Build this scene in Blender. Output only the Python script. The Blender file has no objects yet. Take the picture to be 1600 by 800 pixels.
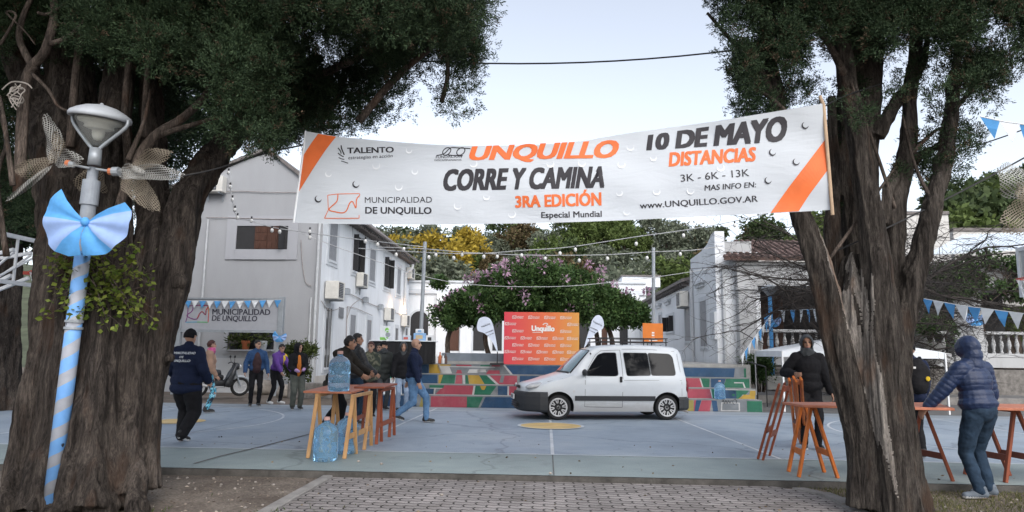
import bpy, bmesh, math, random
import numpy as np
from mathutils import Vector, Matrix, noise as mnoise
R = math.radians
S = bpy.context.scene
COL = S.collection

# ------------------------------------------------------------ camera, sky, sun, exposure
FPX = 1080.0
PITCH = math.atan(152.0 / FPX)
ROLL = R(0.7)
CAM = Vector((0, 0, 1.45))
_f = Vector((0, math.cos(PITCH), math.sin(PITCH)))
_u0 = Vector((0, -math.sin(PITCH), math.cos(PITCH)))
_r0 = Vector((1, 0, 0))
_r = math.cos(ROLL) * _r0 + math.sin(ROLL) * _u0
_u = math.cos(ROLL) * _u0 - math.sin(ROLL) * _r0
cd = bpy.data.cameras.new('camera')
cd.sensor_width = 36.0
cd.lens = 36.0 * FPX / 1600.0
cd.clip_start = 0.05
cd.clip_end = 1500
cam = bpy.data.objects.new('camera', cd)
COL.objects.link(cam)
cam.matrix_world = Matrix(((_r.x, _u.x, -_f.x, CAM.x), (_r.y, _u.y, -_f.y, CAM.y), (_r.z, _u.z, -_f.z, CAM.z), (0, 0, 0, 1)))
S.camera = cam

SUN_EL = R(42)          # a veiled sun behind the camera, a little to the right
SUN_DIR = Vector((math.cos(SUN_EL) * math.cos(R(-72)), math.cos(SUN_EL) * math.sin(R(-72)), math.sin(SUN_EL)))
w = bpy.data.worlds.new("World")
S.world = w
w.use_nodes = True
nt = w.node_tree
sky = nt.nodes.new('ShaderNodeTexSky')
sky.sky_type = 'NISHITA'
sky.sun_disc = False
sky.sun_elevation = SUN_EL
sky.sun_rotation = math.atan2(SUN_DIR.x, SUN_DIR.y)
sky.air_density = 1.0
sky.dust_density = 2.5
sky.ozone_density = 1.5
hs = nt.nodes.new('ShaderNodeHueSaturation')
hs.inputs['Saturation'].default_value = 0.43
nt.links.new(sky.outputs[0], hs.inputs['Color'])
bg = nt.nodes['Background']
nt.links.new(hs.outputs[0], bg.inputs['Color'])
bg.inputs['Strength'].default_value = 0.118
sl = bpy.data.lights.new('sun', 'SUN')
sl.energy = 0.5
sl.angle = R(60)
sl.color = (1.0, 0.96, 0.92)
so = bpy.data.objects.new('sun', sl)
COL.objects.link(so)
so.rotation_euler = SUN_DIR.to_track_quat('Z', 'Y').to_euler()
S.view_settings.view_transform = 'Standard'
S.view_settings.look = 'None'
S.view_settings.exposure = 1.38
S.view_settings.gamma = 1.0
S.render.engine = 'CYCLES'
S.cycles.max_bounces = 6
S.cycles.diffuse_bounces = 3
S.cycles.transparent_max_bounces = 8

# ------------------------------------------------------------ frames of reference
YAW = R(2.9)                            # the court and the buildings are turned a little against the camera
CA, SA = math.cos(YAW), math.sin(YAW)
def C2W(L, D, z=0.0): return Vector((L * CA + D * SA, -L * SA + D * CA, z))
def W2C(p): return Vector((p.x * CA - p.y * SA, p.x * SA + p.y * CA, p.z))
def ray(px, py): return _f * FPX + _r * (px - 800.0) - _u * (py - 400.0)
def at(px, py, Y):
    v = ray(px, py); return CAM + v * (Y / v.y)
def ground(px, py, z=0.0):
    v = ray(px, py); return CAM + v * ((z - CAM.z) / v.z)
def gC(px, py, z=0.0): return W2C(ground(px, py, z))
def hitD(px, py, D):
    v = W2C(ray(px, py)); o = W2C(CAM); return o + v * ((D - o.y) / v.y)
def hitL(px, py, L):
    v = W2C(ray(px, py)); o = W2C(CAM); return o + v * ((L - o.x) / v.x)

# ------------------------------------------------------------ mesh builder
def frame_from(d):
    d = Vector(d).normalized()
    a = Vector((0, 0, 1)) if abs(d.z) < 0.9 else Vector((1, 0, 0))
    x = d.cross(a).normalized(); y = d.cross(x).normalized()
    return x, y, d

class MB:
    def __init__(s): s.v = []; s.f = []; s.m = []
    def add(s, vs, fs, m=0):
        b = len(s.v); s.v += [tuple(p) for p in vs]
        for f in fs: s.f.append(tuple(b + i for i in f)); s.m.append(m)
        return s
    def box(s, lo, hi, m=0, ch=0.0):
        c = [(a + b) / 2 for a, b in zip(lo, hi)]; d = [abs(b - a) for a, b in zip(lo, hi)]
        return s.obox(c, d, None, m, ch)
    def obox(s, c, d, rot=None, m=0, ch=0.0):
        bm = bmesh.new(); bmesh.ops.create_cube(bm, size=1.0)
        for v in bm.verts: v.co = Vector((v.co.x * d[0], v.co.y * d[1], v.co.z * d[2]))
        ch = min(ch, min(d) * 0.45)
        if ch > 0: bmesh.ops.bevel(bm, geom=bm.edges[:], offset=ch, segments=1, affect='EDGES')
        c = Vector(c)
        vs = [(rot @ v.co if rot else v.co) + c for v in bm.verts]
        bm.verts.index_update()
        s.add(vs, [[v.index for v in f.verts] for f in bm.faces], m); bm.free(); return s
    def bar(s, p0, p1, wx, wy, m=0, ch=0.004, up=(0, 0, 1)):
        p0 = Vector(p0); p1 = Vector(p1); d = (p1 - p0); L = d.length; d.normalize()
        up = Vector(up)
        if abs(d.dot(up)) > 0.98: up = Vector((0, 1, 0))
        x = d.cross(up).normalized(); y = x.cross(d).normalized()
        rot = Matrix((x, y, d)).transposed()
        return s.obox((p0 + p1) / 2, (wx, wy, L), rot, m, ch)
    def quad(s, a, b, c, d, m=0): return s.add([a, b, c, d], [(0, 1, 2, 3)], m)
    def poly(s, pts, m=0): return s.add(pts, [tuple(range(len(pts)))], m)
    def tube(s, path, rad, n=8, m=0, cap=True, lobes=None):
        path = [Vector(p) for p in path]
        if not isinstance(rad, (list, tuple)): rad = [rad] * len(path)
        vs = []; fs = []
        x = None
        for i, p in enumerate(path):
            d = (path[min(i + 1, len(path) - 1)] - path[max(i - 1, 0)])
            if d.length < 1e-9: d = Vector((0, 0, 1))
            d.normalize()
            if x is None: x = frame_from(d)[0]
            x = (x - d * x.dot(d))
            x = x.normalized() if x.length > 1e-6 else frame_from(d)[0]
            y = d.cross(x)
            for k in range(n):
                a = 2 * math.pi * k / n
                r = rad[i] * (lobes(a, i / (len(path) - 1), p) if lobes else 1.0)
                vs.append(p + x * (math.cos(a) * r) + y * (math.sin(a) * r))
        for i in range(len(path) - 1):
            for k in range(n):
                k2 = (k + 1) % n
                fs.append((i * n + k, i * n + k2, (i + 1) * n + k2, (i + 1) * n + k))
        if cap:
            fs.append(tuple(reversed(range(n)))); e = (len(path) - 1) * n
            fs.append(tuple(e + k for k in range(n)))
        return s.add(vs, fs, m)
    def cyl(s, p0, p1, r0, r1=None, n=12, m=0): return s.tube([p0, p1], [r0, r0 if r1 is None else r1], n, m)
    def lathe(s, prof, c=(0, 0, 0), n=16, m=0, axis=None):
        c = Vector(c); vs = []; fs = []
        X, Y, Z = (Vector((1, 0, 0)), Vector((0, 1, 0)), Vector((0, 0, 1))) if axis is None else frame_from(axis)
        for (r, z) in prof:
            for k in range(n):
                a = 2 * math.pi * k / n
                vs.append(c + X * (r * math.cos(a)) + Y * (r * math.sin(a)) + Z * z)
        for i in range(len(prof) - 1):
            for k in range(n):
                k2 = (k + 1) % n
                fs.append((i * n + k, i * n + k2, (i + 1) * n + k2, (i + 1) * n + k))
        if prof[0][0] > 1e-4: fs.append(tuple(reversed(range(n))))
        if prof[-1][0] > 1e-4: fs.append(tuple((len(prof) - 1) * n + k for k in range(n)))
        return s.add(vs, fs, m)
    def ell(s, c, r, rot=None, n=14, k=9, m=0):
        c = Vector(c); vs = []; fs = []
        for i in range(k + 1):
            t = math.pi * i / k
            for j in range(n):
                a = 2 * math.pi * j / n
                q = Vector((r[0] * math.sin(t) * math.cos(a), r[1] * math.sin(t) * math.sin(a), r[2] * math.cos(t)))
                vs.append(c + (rot @ q if rot else q))
        for i in range(k):
            for j in range(n):
                j2 = (j + 1) % n
                fs.append((i * n + j, (i + 1) * n + j, (i + 1) * n + j2, i * n + j2))
        return s.add(vs, fs, m)
    def prism(s, pts, d, m=0):
        """polygon pts (3-D, planar) extruded along the vector d"""
        n = len(pts); d = Vector(d)
        vs = [Vector(p) for p in pts] + [Vector(p) + d for p in pts]
        fs = [tuple(reversed(range(n))), tuple(range(n, 2 * n))] + [(i, (i + 1) % n, n + (i + 1) % n, n + i) for i in range(n)]
        return s.add(vs, fs, m)
    def mesh(s, name, mats, base=(0, 0, 0), smooth=False):
        me = bpy.data.meshes.new(name)
        b = Vector(base)
        me.from_pydata([Vector(p) - b for p in s.v], [], s.f)
        for mt in (mats if isinstance(mats, (list, tuple)) else [mats]): me.materials.append(mt)
        me.polygons.foreach_set('material_index', s.m)
        if smooth: me.polygons.foreach_set('use_smooth', [True] * len(s.f))
        me.update()
        return me

def fixn(me):
    bm = bmesh.new(); bm.from_mesh(me); bmesh.ops.recalc_face_normals(bm, faces=bm.faces[:]); bm.to_mesh(me); bm.free()

class Thing:
    """an Empty at the thing's base; frame 'W' = world axes, 'C' = the court's axes, or a free rotation"""
    def __init__(s, name, label, cat, base, rz=0.0, group=None, frame='W'):
        o = bpy.data.objects.new(name, None); COL.objects.link(o)
        o.empty_display_size = 0.2
        s.o = o; s.frame = frame; s.base = Vector(base)
        if frame == 'C': o.location = C2W(*base); o.rotation_euler = (0, 0, -YAW)
        elif frame == 'W': o.location = base
        else: o.location = base; o.rotation_euler = (0, 0, rz); s.base = Vector((0, 0, 0))
        o['label'] = label; o['category'] = cat
        if group: o['group'] = group
    def part(s, name, mb, mats=None, parent=None, smooth=False, label=None):
        me = mb.mesh(name, mats, s.base, smooth) if isinstance(mb, MB) else mb
        if isinstance(mb, MB): fixn(me)
        o = bpy.data.objects.new(name, me); COL.objects.link(o)
        o.parent = parent or s.o
        if label: o['label'] = label
        return o

def single(name, mb, mats, label, cat, base=(0, 0, 0), frame='W', rz=0.0, group=None, smooth=False, kind=None):
    base = Vector(base)
    if isinstance(mb, MB):
        me = mb.mesh(name, mats, base if frame in 'WC' else (0, 0, 0), smooth); fixn(me)
    else: me = mb
    o = bpy.data.objects.new(name, me); COL.objects.link(o)
    if frame == 'C': o.location = C2W(*base); o.rotation_euler = (0, 0, -YAW)
    elif frame == 'W': o.location = base
    else: o.location = base; o.rotation_euler = (0, 0, rz)
    if label: o['label'] = label
    if cat: o['category'] = cat
    if group: o['group'] = group
    if kind: o['kind'] = kind
    return o

def struct(name, mb, mats, frame='C', smooth=False):
    return single(name, mb, mats, None, None, (0, 0, 0), frame, kind='structure', smooth=smooth)

def copy_thing(o, loc=None, rz=None, label=None, scale=None):
    def rec(a, par):
        c = a.copy(); COL.objects.link(c)
        if par: c.parent = par
        for ch in list(a.children): rec(ch, c)
        return c
    c = rec(o, None)
    if loc is not None: c.location = loc
    if rz is not None: c.rotation_euler = (0, 0, rz)
    if label: c['label'] = label
    if scale: c.scale = (scale,) * 3
    return c

def spline(pts, n=6):
    P = [Vector(p) for p in pts]; out = []
    for i in range(len(P) - 1):
        p0 = P[max(i - 1, 0)]; p1 = P[i]; p2 = P[i + 1]; p3 = P[min(i + 2, len(P) - 1)]
        for k in range(n):
            t = k / n
            out.append(0.5 * ((2 * p1) + (p2 - p0) * t + (2 * p0 - 5 * p1 + 4 * p2 - p3) * t * t + (3 * p1 - p0 - 3 * p2 + p3) * t ** 3))
    out.append(P[-1]); return out
def lerp(a, b, t): return a + (b - a) * t
def interp(x, tab):
    if x <= tab[0][0]: return tab[0][1]
    for (x0, y0), (x1, y1) in zip(tab, tab[1:]):
        if x <= x1: return y0 + (y1 - y0) * (x - x0) / (x1 - x0)
    return tab[-1][1]
def wire_path(a, b, sag, n=14):
    a = Vector(a); b = Vector(b)
    return [a.lerp(b, i / n) - Vector((0, 0, sag * 4 * (i / n) * (1 - i / n))) for i in range(n + 1)]

_sc2 = bpy.data.scenes.new('workbench')
def fuse(name, b, voxel, smooth=3, disp=None):
    """melt overlapping closed shapes into one continuous skin"""
    me = b.mesh(name, [], (0, 0, 0)); fixn(me)
    o = bpy.data.objects.new('tmp', me); _sc2.collection.objects.link(o)
    m = o.modifiers.new('r', 'REMESH'); m.mode = 'VOXEL'; m.voxel_size = voxel
    if smooth: s_ = o.modifiers.new('s', 'SMOOTH'); s_.iterations = smooth; s_.factor = .5
    with bpy.context.temp_override(scene=_sc2, view_layer=_sc2.view_layers[0]): dg = bpy.context.evaluated_depsgraph_get()
    dg.update()
    r_ = bpy.data.meshes.new_from_object(o.evaluated_get(dg)); r_.name = name
    bpy.data.objects.remove(o); bpy.data.meshes.remove(me)
    if disp:
        n = len(r_.vertices); co = np.empty(n * 3, np.float32); no = np.empty(n * 3, np.float32)
        r_.vertices.foreach_get('co', co); r_.vertices.foreach_get('normal', no); co = co.reshape(-1, 3); no = no.reshape(-1, 3)
        dd = np.array([disp(Vector(c)) for c in co.tolist()], np.float32)
        r_.vertices.foreach_set('co', (co + no * dd[:, None]).ravel()); r_.update()
    r_.polygons.foreach_set('use_smooth', [True] * len(r_.polygons)); r_.update()
    return r_

# ------------------------------------------------------------ materials
def new_mat(name):
    m = bpy.data.materials.new(name); m.use_nodes = True
    return m, m.node_tree, m.node_tree.nodes['Principled BSDF']
def N(nt, t, **kw):
    n = nt.nodes.new(t)
    for k, v in kw.items():
        if hasattr(n, k): setattr(n, k, v)
        else: n.inputs[k].default_value = v
    return n
def ramp(nt, stops):
    n = nt.nodes.new('ShaderNodeValToRGB'); el = n.color_ramp.elements
    while len(el) < len(stops): el.new(0.5)
    for e, (p, c) in zip(el, stops): e.position = p; e.color = (*c, 1) if len(c) == 3 else c
    return n
def coords(nt, scale=(1, 1, 1), rot=(0, 0, 0)):
    tc = nt.nodes.new('ShaderNodeTexCoord'); mp = nt.nodes.new('ShaderNodeMapping')
    mp.inputs['Scale'].default_value = scale; mp.inputs['Rotation'].default_value = rot
    nt.links.new(tc.outputs['Object'], mp.inputs['Vector']); return mp.outputs[0]
def mat(name, col, rough=0.7, var=0.12, scale=6.0, bump=0.0, bscale=40.0, metal=0.0, spec=0.4, coat=0.0, stretch=(1, 1, 1), sss=0.0, detail=5.0, dirt=None, dirt_amt=0.5):
    m, nt, p = new_mat(name)
    p.inputs['Roughness'].default_value = rough; p.inputs['Metallic'].default_value = metal
    p.inputs['Specular IOR Level'].default_value = spec
    p.inputs['Coat Weight'].default_value = coat
    v = coords(nt, stretch)
    n = N(nt, 'ShaderNodeTexNoise', Scale=scale, Detail=detail, Roughness=0.6); nt.links.new(v, n.inputs['Vector'])
    c0 = tuple(max(0, c * (1 - var)) for c in col); c1 = tuple(min(1, c * (1 + var)) for c in col)
    r = ramp(nt, [(0.3, c0), (0.7, c1)]); nt.links.new(n.outputs[0], r.inputs[0])
    out = r.outputs[0]
    if dirt:
        n2 = N(nt, 'ShaderNodeTexNoise', Scale=scale * 0.37 + 0.2, Detail=8.0, Roughness=0.7); nt.links.new(v, n2.inputs['Vector'])
        r2 = ramp(nt, [(0.5, (0, 0, 0)), (0.72, (dirt_amt,) * 3)]); nt.links.new(n2.outputs[0], r2.inputs[0])
        mx = nt.nodes.new('ShaderNodeMixRGB'); nt.links.new(r2.outputs[0], mx.inputs[0]); nt.links.new(out, mx.inputs[1]); mx.inputs[2].default_value = (*dirt, 1)
        out = mx.outputs[0]
    nt.links.new(out, p.inputs['Base Color'])
    if bump:
        nb = N(nt, 'ShaderNodeTexNoise', Scale=bscale, Detail=6.0); nt.links.new(v, nb.inputs['Vector'])
        b = N(nt, 'ShaderNodeBump', Strength=bump, Distance=0.02); nt.links.new(nb.outputs[0], b.inputs['Height'])
        nt.links.new(b.outputs[0], p.inputs['Normal'])
    return m
def glass_dark(name, col=(0.02, 0.022, 0.025), rough=0.06):
    m, nt, p = new_mat(name)
    p.inputs['Base Color'].default_value = (*col, 1); p.inputs['Roughness'].default_value = rough
    p.inputs['Specular IOR Level'].default_value = 0.6
    return m
def leaf_mat(name, c0, c1, trans=0.25, rough=0.6):
    m, nt, p = new_mat(name)
    g = nt.nodes.new('ShaderNodeNewGeometry')
    r = ramp(nt, [(0.0, c0), (1.0, c1)]); nt.links.new(g.outputs['Random Per Island'], r.inputs[0])
    nz = N(nt, 'ShaderNodeTexNoise', Scale=1.7, Detail=3.0); nt.links.new(coords(nt), nz.inputs['Vector'])
    hsv = nt.nodes.new('ShaderNodeHueSaturation'); nt.links.new(r.outputs[0], hsv.inputs['Color'])
    mr = N(nt, 'ShaderNodeMapRange'); mr.inputs['From Min'].default_value = 0.3; mr.inputs['From Max'].default_value = 0.7
    mr.inputs['To Min'].default_value = 0.6; mr.inputs['To Max'].default_value = 1.4
    nt.links.new(nz.outputs[0], mr.inputs[0]); nt.links.new(mr.outputs[0], hsv.inputs['Value'])
    nt.links.new(hsv.outputs[0], p.inputs['Base Color']); p.inputs['Roughness'].default_value = rough
    p.inputs['Specular IOR Level'].default_value = 0.12
    if trans:
        t = nt.nodes.new('ShaderNodeBsdfTranslucent'); nt.links.new(hsv.outputs[0], t.inputs['Color'])
        mx = nt.nodes.new('ShaderNodeMixShader'); mx.inputs[0].default_value = trans
        nt.links.new(p.outputs[0], mx.inputs[1]); nt.links.new(t.outputs[0], mx.inputs[2])
        nt.links.new(mx.outputs[0], nt.nodes['Material Output'].inputs['Surface'])
    return m
def bark_mat(name, dark, light, sxy=14.0, sz=1.1, bump=1.0, patch=None):
    m, nt, p = new_mat(name)
    v = coords(nt, (1, 1, sz / sxy))
    n = N(nt, 'ShaderNodeTexNoise', Scale=sxy, Detail=10.0, Roughness=0.72, Distortion=0.7); nt.links.new(v, n.inputs['Vector'])
    mid = tuple(lerp(a, b_, .4) for a, b_ in zip(dark, light))
    r = ramp(nt, [(0.36, dark), (0.5, mid), (0.62, light)]); nt.links.new(n.outputs[0], r.inputs[0])
    nf = N(nt, 'ShaderNodeTexNoise', Scale=sxy * 4.5, Detail=6.0, Roughness=0.75, Distortion=0.4); nt.links.new(coords(nt, (1, 1, .15)), nf.inputs['Vector'])
    rf_ = ramp(nt, [(0.34, (.35, .34, .33)), (0.5, (1, 1, 1)), (0.68, (1.7, 1.65, 1.6))]); nt.links.new(nf.outputs[0], rf_.inputs[0])
    m1 = nt.nodes.new('ShaderNodeMixRGB'); m1.blend_type = 'MULTIPLY'; m1.inputs[0].default_value = 0.85
    nt.links.new(r.outputs[0], m1.inputs[1]); nt.links.new(rf_.outputs[0], m1.inputs[2])
    # weathered silver-grey and rusty patches
    n2 = N(nt, 'ShaderNodeTexNoise', Scale=2.6, Detail=8.0, Roughness=.65); nt.links.new(coords(nt, (1, 1, .3)), n2.inputs['Vector'])
    r2 = ramp(nt, [(0.52, (0, 0, 0)), (0.68, (.65, .65, .65))]); nt.links.new(n2.outputs[0], r2.inputs[0])
    m2 = nt.nodes.new('ShaderNodeMixRGB'); nt.links.new(r2.outputs[0], m2.inputs[0]); nt.links.new(m1.outputs[0], m2.inputs[1])
    m3 = nt.nodes.new('ShaderNodeMixRGB'); m3.blend_type = 'MULTIPLY'; m3.inputs[0].default_value = 1.0; m3.inputs[1].default_value = (*[min(1, c * 1.75) for c in light], 1); nt.links.new(rf_.outputs[0], m3.inputs[2]); nt.links.new(m3.outputs[0], m2.inputs[2])
    n4 = N(nt, 'ShaderNodeTexNoise', Scale=3.4, Detail=6.0); nt.links.new(coords(nt, (1, 1.3, .4)), n4.inputs['Vector'])
    r4 = ramp(nt, [(0.58, (0, 0, 0)), (0.7, (.5, .5, .5))]); nt.links.new(n4.outputs[0], r4.inputs[0])
    m4 = nt.nodes.new('ShaderNodeMixRGB'); nt.links.new(r4.outputs[0], m4.inputs[0]); nt.links.new(m2.outputs[0], m4.inputs[1]); m4.inputs[2].default_value = (light[0] * .95, light[1] * .62, light[2] * .45, 1)
    nt.links.new(m4.outputs[0], p.inputs['Base Color']); p.inputs['Roughness'].default_value = 0.95
    p.inputs['Specular IOR Level'].default_value = 0.12
    ad = nt.nodes.new('ShaderNodeMath'); ad.operation = 'ADD'; nt.links.new(n.outputs[0], ad.inputs[0]); nt.links.new(nf.outputs[0], ad.inputs[1])
    b = N(nt, 'ShaderNodeBump', Strength=bump, Distance=0.035); nt.links.new(ad.outputs[0], b.inputs['Height'])
    nt.links.new(b.outputs[0], p.inputs['Normal'])
    return m
def emit_mat(name, col, strength):
    m, nt, p = new_mat(name)
    p.inputs['Base Color'].default_value = (*col, 1); p.inputs['Emission Color'].default_value = (*col, 1); p.inputs['Emission Strength'].default_value = strength
    return m

def wall_mat(name, col, streak=0.42, scale=1.0, stain=(0.32, 0.31, 0.29)):
    m, nt, p = new_mat(name)
    n = N(nt, 'ShaderNodeTexNoise', Scale=0.9 * scale, Detail=7.0, Roughness=0.65); nt.links.new(coords(nt, (1, 1, 0.45)), n.inputs['Vector'])
    r = ramp(nt, [(0.3, tuple(c * 0.9 for c in col)), (0.65, col)]); nt.links.new(n.outputs[0], r.inputs[0])
    n2 = N(nt, 'ShaderNodeTexNoise', Scale=5.0 * scale, Detail=6.0, Roughness=0.7); nt.links.new(coords(nt, (1, 1, 0.12)), n2.inputs['Vector'])
    r2 = ramp(nt, [(0.52, (0, 0, 0)), (0.8, (streak,) * 3)]); nt.links.new(n2.outputs[0], r2.inputs[0])
    mx = nt.nodes.new('ShaderNodeMixRGB'); nt.links.new(r2.outputs[0], mx.inputs[0]); nt.links.new(r.outputs[0], mx.inputs[1]); mx.inputs[2].default_value = (*stain, 1)
    nt.links.new(mx.outputs[0], p.inputs['Base Color']); p.inputs['Roughness'].default_value = 0.85; p.inputs['Specular IOR Level'].default_value = 0.2
    nb = N(nt, 'ShaderNodeTexNoise', Scale=18.0, Detail=5.0); nt.links.new(coords(nt), nb.inputs['Vector'])
    b = N(nt, 'ShaderNodeBump', Strength=0.15, Distance=0.02); nt.links.new(nb.outputs[0], b.inputs['Height']); nt.links.new(b.outputs[0], p.inputs['Normal'])
    return m

M = {}
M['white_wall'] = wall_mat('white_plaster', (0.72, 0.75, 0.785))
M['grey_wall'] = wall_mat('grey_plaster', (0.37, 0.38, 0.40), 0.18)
M['trim_grey'] = wall_mat('trim_plaster', (0.40, 0.41, 0.44), 0.1)
M['surround'] = wall_mat('surround_plaster', (0.58, 0.61, 0.645), 0.1)
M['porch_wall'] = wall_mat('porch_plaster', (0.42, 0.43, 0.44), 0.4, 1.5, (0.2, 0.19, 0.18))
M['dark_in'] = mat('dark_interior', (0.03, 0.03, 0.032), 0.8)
M['wood_dark'] = mat('dark_wood', (0.075, 0.032, 0.02), 0.55, 0.35, 5, stretch=(6, 6, 0.6))
M['shutter_dark'] = mat('dark_shutter', (0.022, 0.022, 0.024), 0.5)
M['shutter_grey'] = mat('grey_shutter', (0.24, 0.25, 0.27), 0.6)
M['glass'] = glass_dark('window_glass')
M['roof_edge'] = mat('roof_edge', (0.16, 0.145, 0.14), 0.85, 0.35, 9, 0.4)
M['tile'] = mat('roof_tile', (0.105, 0.065, 0.055), 0.8, 0.4, 7, 0.5, dirt=(0.08, 0.07, 0.065), dirt_amt=0.7)
M['metal_grey'] = mat('grey_metal', (0.33, 0.36, 0.39), 0.45, 0.1, 6, metal=0.3)
M['metal_white'] = mat('white_metal', (0.66, 0.67, 0.68), 0.45, 0.08)
M['ac_white'] = mat('ac_casing', (0.62, 0.61, 0.57), 0.5, 0.1)
M['black'] = mat('black_plastic', (0.015, 0.015, 0.017), 0.5)
M['black_cloth'] = mat('black_cloth', (0.012, 0.012, 0.014), 0.9)
M['pipe'] = mat('pipe', (0.5, 0.52, 0.54), 0.5)
M['pipe_brown'] = mat('pipe_old', (0.30, 0.27, 0.26), 0.6, 0.2)
M['concrete'] = mat('concrete', (0.30, 0.30, 0.29), 0.9, 0.2, 5, 0.4)
M['stone'] = mat('stone', (0.16, 0.15, 0.14), 0.95, 0.45, 6, 0.9, 9)
M['cable'] = mat('cable', (0.02, 0.02, 0.022), 0.6)
M['cable_white'] = mat('pale_cable', (0.42, 0.43, 0.44), 0.6)
# ------------------------------------------------------------ ground, court, path
def ground_mat():
    m, nt, p = new_mat('earth')
    v = coords(nt)
    n = N(nt, 'ShaderNodeTexNoise', Scale=1.1, Detail=9.0, Roughness=0.7); nt.links.new(v, n.inputs['Vector'])
    r = ramp(nt, [(0.3, (.10, .082, .07)), (0.5, (.165, .14, .12)), (0.7, (.25, .22, .19))]); nt.links.new(n.outputs[0], r.inputs[0])
    n2 = N(nt, 'ShaderNodeTexNoise', Scale=38.0, Detail=4.0); nt.links.new(v, n2.inputs['Vector'])
    r2 = ramp(nt, [(0.35, (.6, .6, .6)), (0.7, (1.3, 1.28, 1.25))]); nt.links.new(n2.outputs[0], r2.inputs[0])
    mx = nt.nodes.new('ShaderNodeMixRGB'); mx.blend_type = 'MULTIPLY'; mx.inputs[0].default_value = 0.8
    nt.links.new(r.outputs[0], mx.inputs[1]); nt.links.new(r2.outputs[0], mx.inputs[2]); nt.links.new(mx.outputs[0], p.inputs['Base Color'])
    p.inputs['Roughness'].default_value = 1.0; p.inputs['Specular IOR Level'].default_value = 0.1
    b = N(nt, 'ShaderNodeBump', Strength=0.8, Distance=0.03); nt.links.new(n2.outputs[0], b.inputs['Height']); nt.links.new(b.outputs[0], p.inputs['Normal'])
    return m
def court_mat(name, col, worn, light):
    m, nt, p = new_mat(name)
    v = coords(nt)
    n = N(nt, 'ShaderNodeTexNoise', Scale=0.55, Detail=9.0, Roughness=0.62); nt.links.new(v, n.inputs['Vector'])
    r = ramp(nt, [(0.36, tuple(c * .84 for c in col)), (0.5, col), (0.66, light)]); nt.links.new(n.outputs[0], r.inputs[0])
    n2 = N(nt, 'ShaderNodeTexNoise', Scale=2.6, Detail=10.0, Roughness=0.75); nt.links.new(coords(nt, (0.5, 1.6, 1)), n2.inputs['Vector'])
    r2 = ramp(nt, [(0.54, (0, 0, 0)), (0.72, (.75, .75, .75))]); nt.links.new(n2.outputs[0], r2.inputs[0])
    mx = nt.nodes.new('ShaderNodeMixRGB'); nt.links.new(r2.outputs[0], mx.inputs[0]); nt.links.new(r.outputs[0], mx.inputs[1]); mx.inputs[2].default_value = (*worn, 1)
    n3 = N(nt, 'ShaderNodeTexNoise', Scale=60.0, Detail=3.0); nt.links.new(v, n3.inputs['Vector'])
    r3 = ramp(nt, [(0.3, (.82, .82, .82)), (0.7, (1.1, 1.1, 1.1))]); nt.links.new(n3.outputs[0], r3.inputs[0])
    m2 = nt.nodes.new('ShaderNodeMixRGB'); m2.blend_type = 'MULTIPLY'; m2.inputs[0].default_value = 1
    nt.links.new(mx.outputs[0], m2.inputs[1]); nt.links.new(r3.outputs[0], m2.inputs[2])
    # scuffs, grey stains and hairline cracks in the old paint
    n5 = N(nt, 'ShaderNodeTexNoise', Scale=1.6, Detail=12.0, Roughness=0.78, Distortion=1.2); nt.links.new(coords(nt, (1, 1.5, 1), (0, 0, .4)), n5.inputs['Vector'])
    r5 = ramp(nt, [(0.30, (.70, .71, .72)), (0.46, (1, 1, 1)), (0.60, (1, 1, 1)), (0.74, (1.22, 1.2, 1.18))]); nt.links.new(n5.outputs[0], r5.inputs[0])
    m5 = nt.nodes.new('ShaderNodeMixRGB'); m5.blend_type = 'MULTIPLY'; m5.inputs[0].default_value = 1
    nt.links.new(m2.outputs[0], m5.inputs[1]); nt.links.new(r5.outputs[0], m5.inputs[2])
    vo = N(nt, 'ShaderNodeTexVoronoi', Scale=0.22); vo.feature = 'DISTANCE_TO_EDGE'
    wz = N(nt, 'ShaderNodeTexNoise', Scale=1.4, Detail=6.0); nt.links.new(v, wz.inputs['Vector'])
    va = nt.nodes.new('ShaderNodeVectorMath'); va.operation = 'MULTIPLY_ADD'; va.inputs[1].default_value = (.9, .9, 0); nt.links.new(wz.outputs['Color'], va.inputs[0]); nt.links.new(v, va.inputs[2])
    nt.links.new(va.outputs[0], vo.inputs['Vector'])
    r6 = ramp(nt, [(0.0, (.45, .45, .45)), (0.004, (.6, .6, .6)), (0.008, (1, 1, 1))]); nt.links.new(vo.outputs['Distance'], r6.inputs[0])
    m6 = nt.nodes.new('ShaderNodeMixRGB'); m6.blend_type = 'MULTIPLY'; m6.inputs[0].default_value = .55
    nt.links.new(m5.outputs[0], m6.inputs[1]); nt.links.new(r6.outputs[0], m6.inputs[2])
    nt.links.new(m6.outputs[0], p.inputs['Base Color'])
    rr = N(nt, 'ShaderNodeMapRange'); rr.inputs['To Min'].default_value = .42; rr.inputs['To Max'].default_value = .75
    nt.links.new(n2.outputs[0], rr.inputs[0]); nt.links.new(rr.outputs[0], p.inputs['Roughness'])
    p.inputs['Specular IOR Level'].default_value = 0.35
    return m
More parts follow.
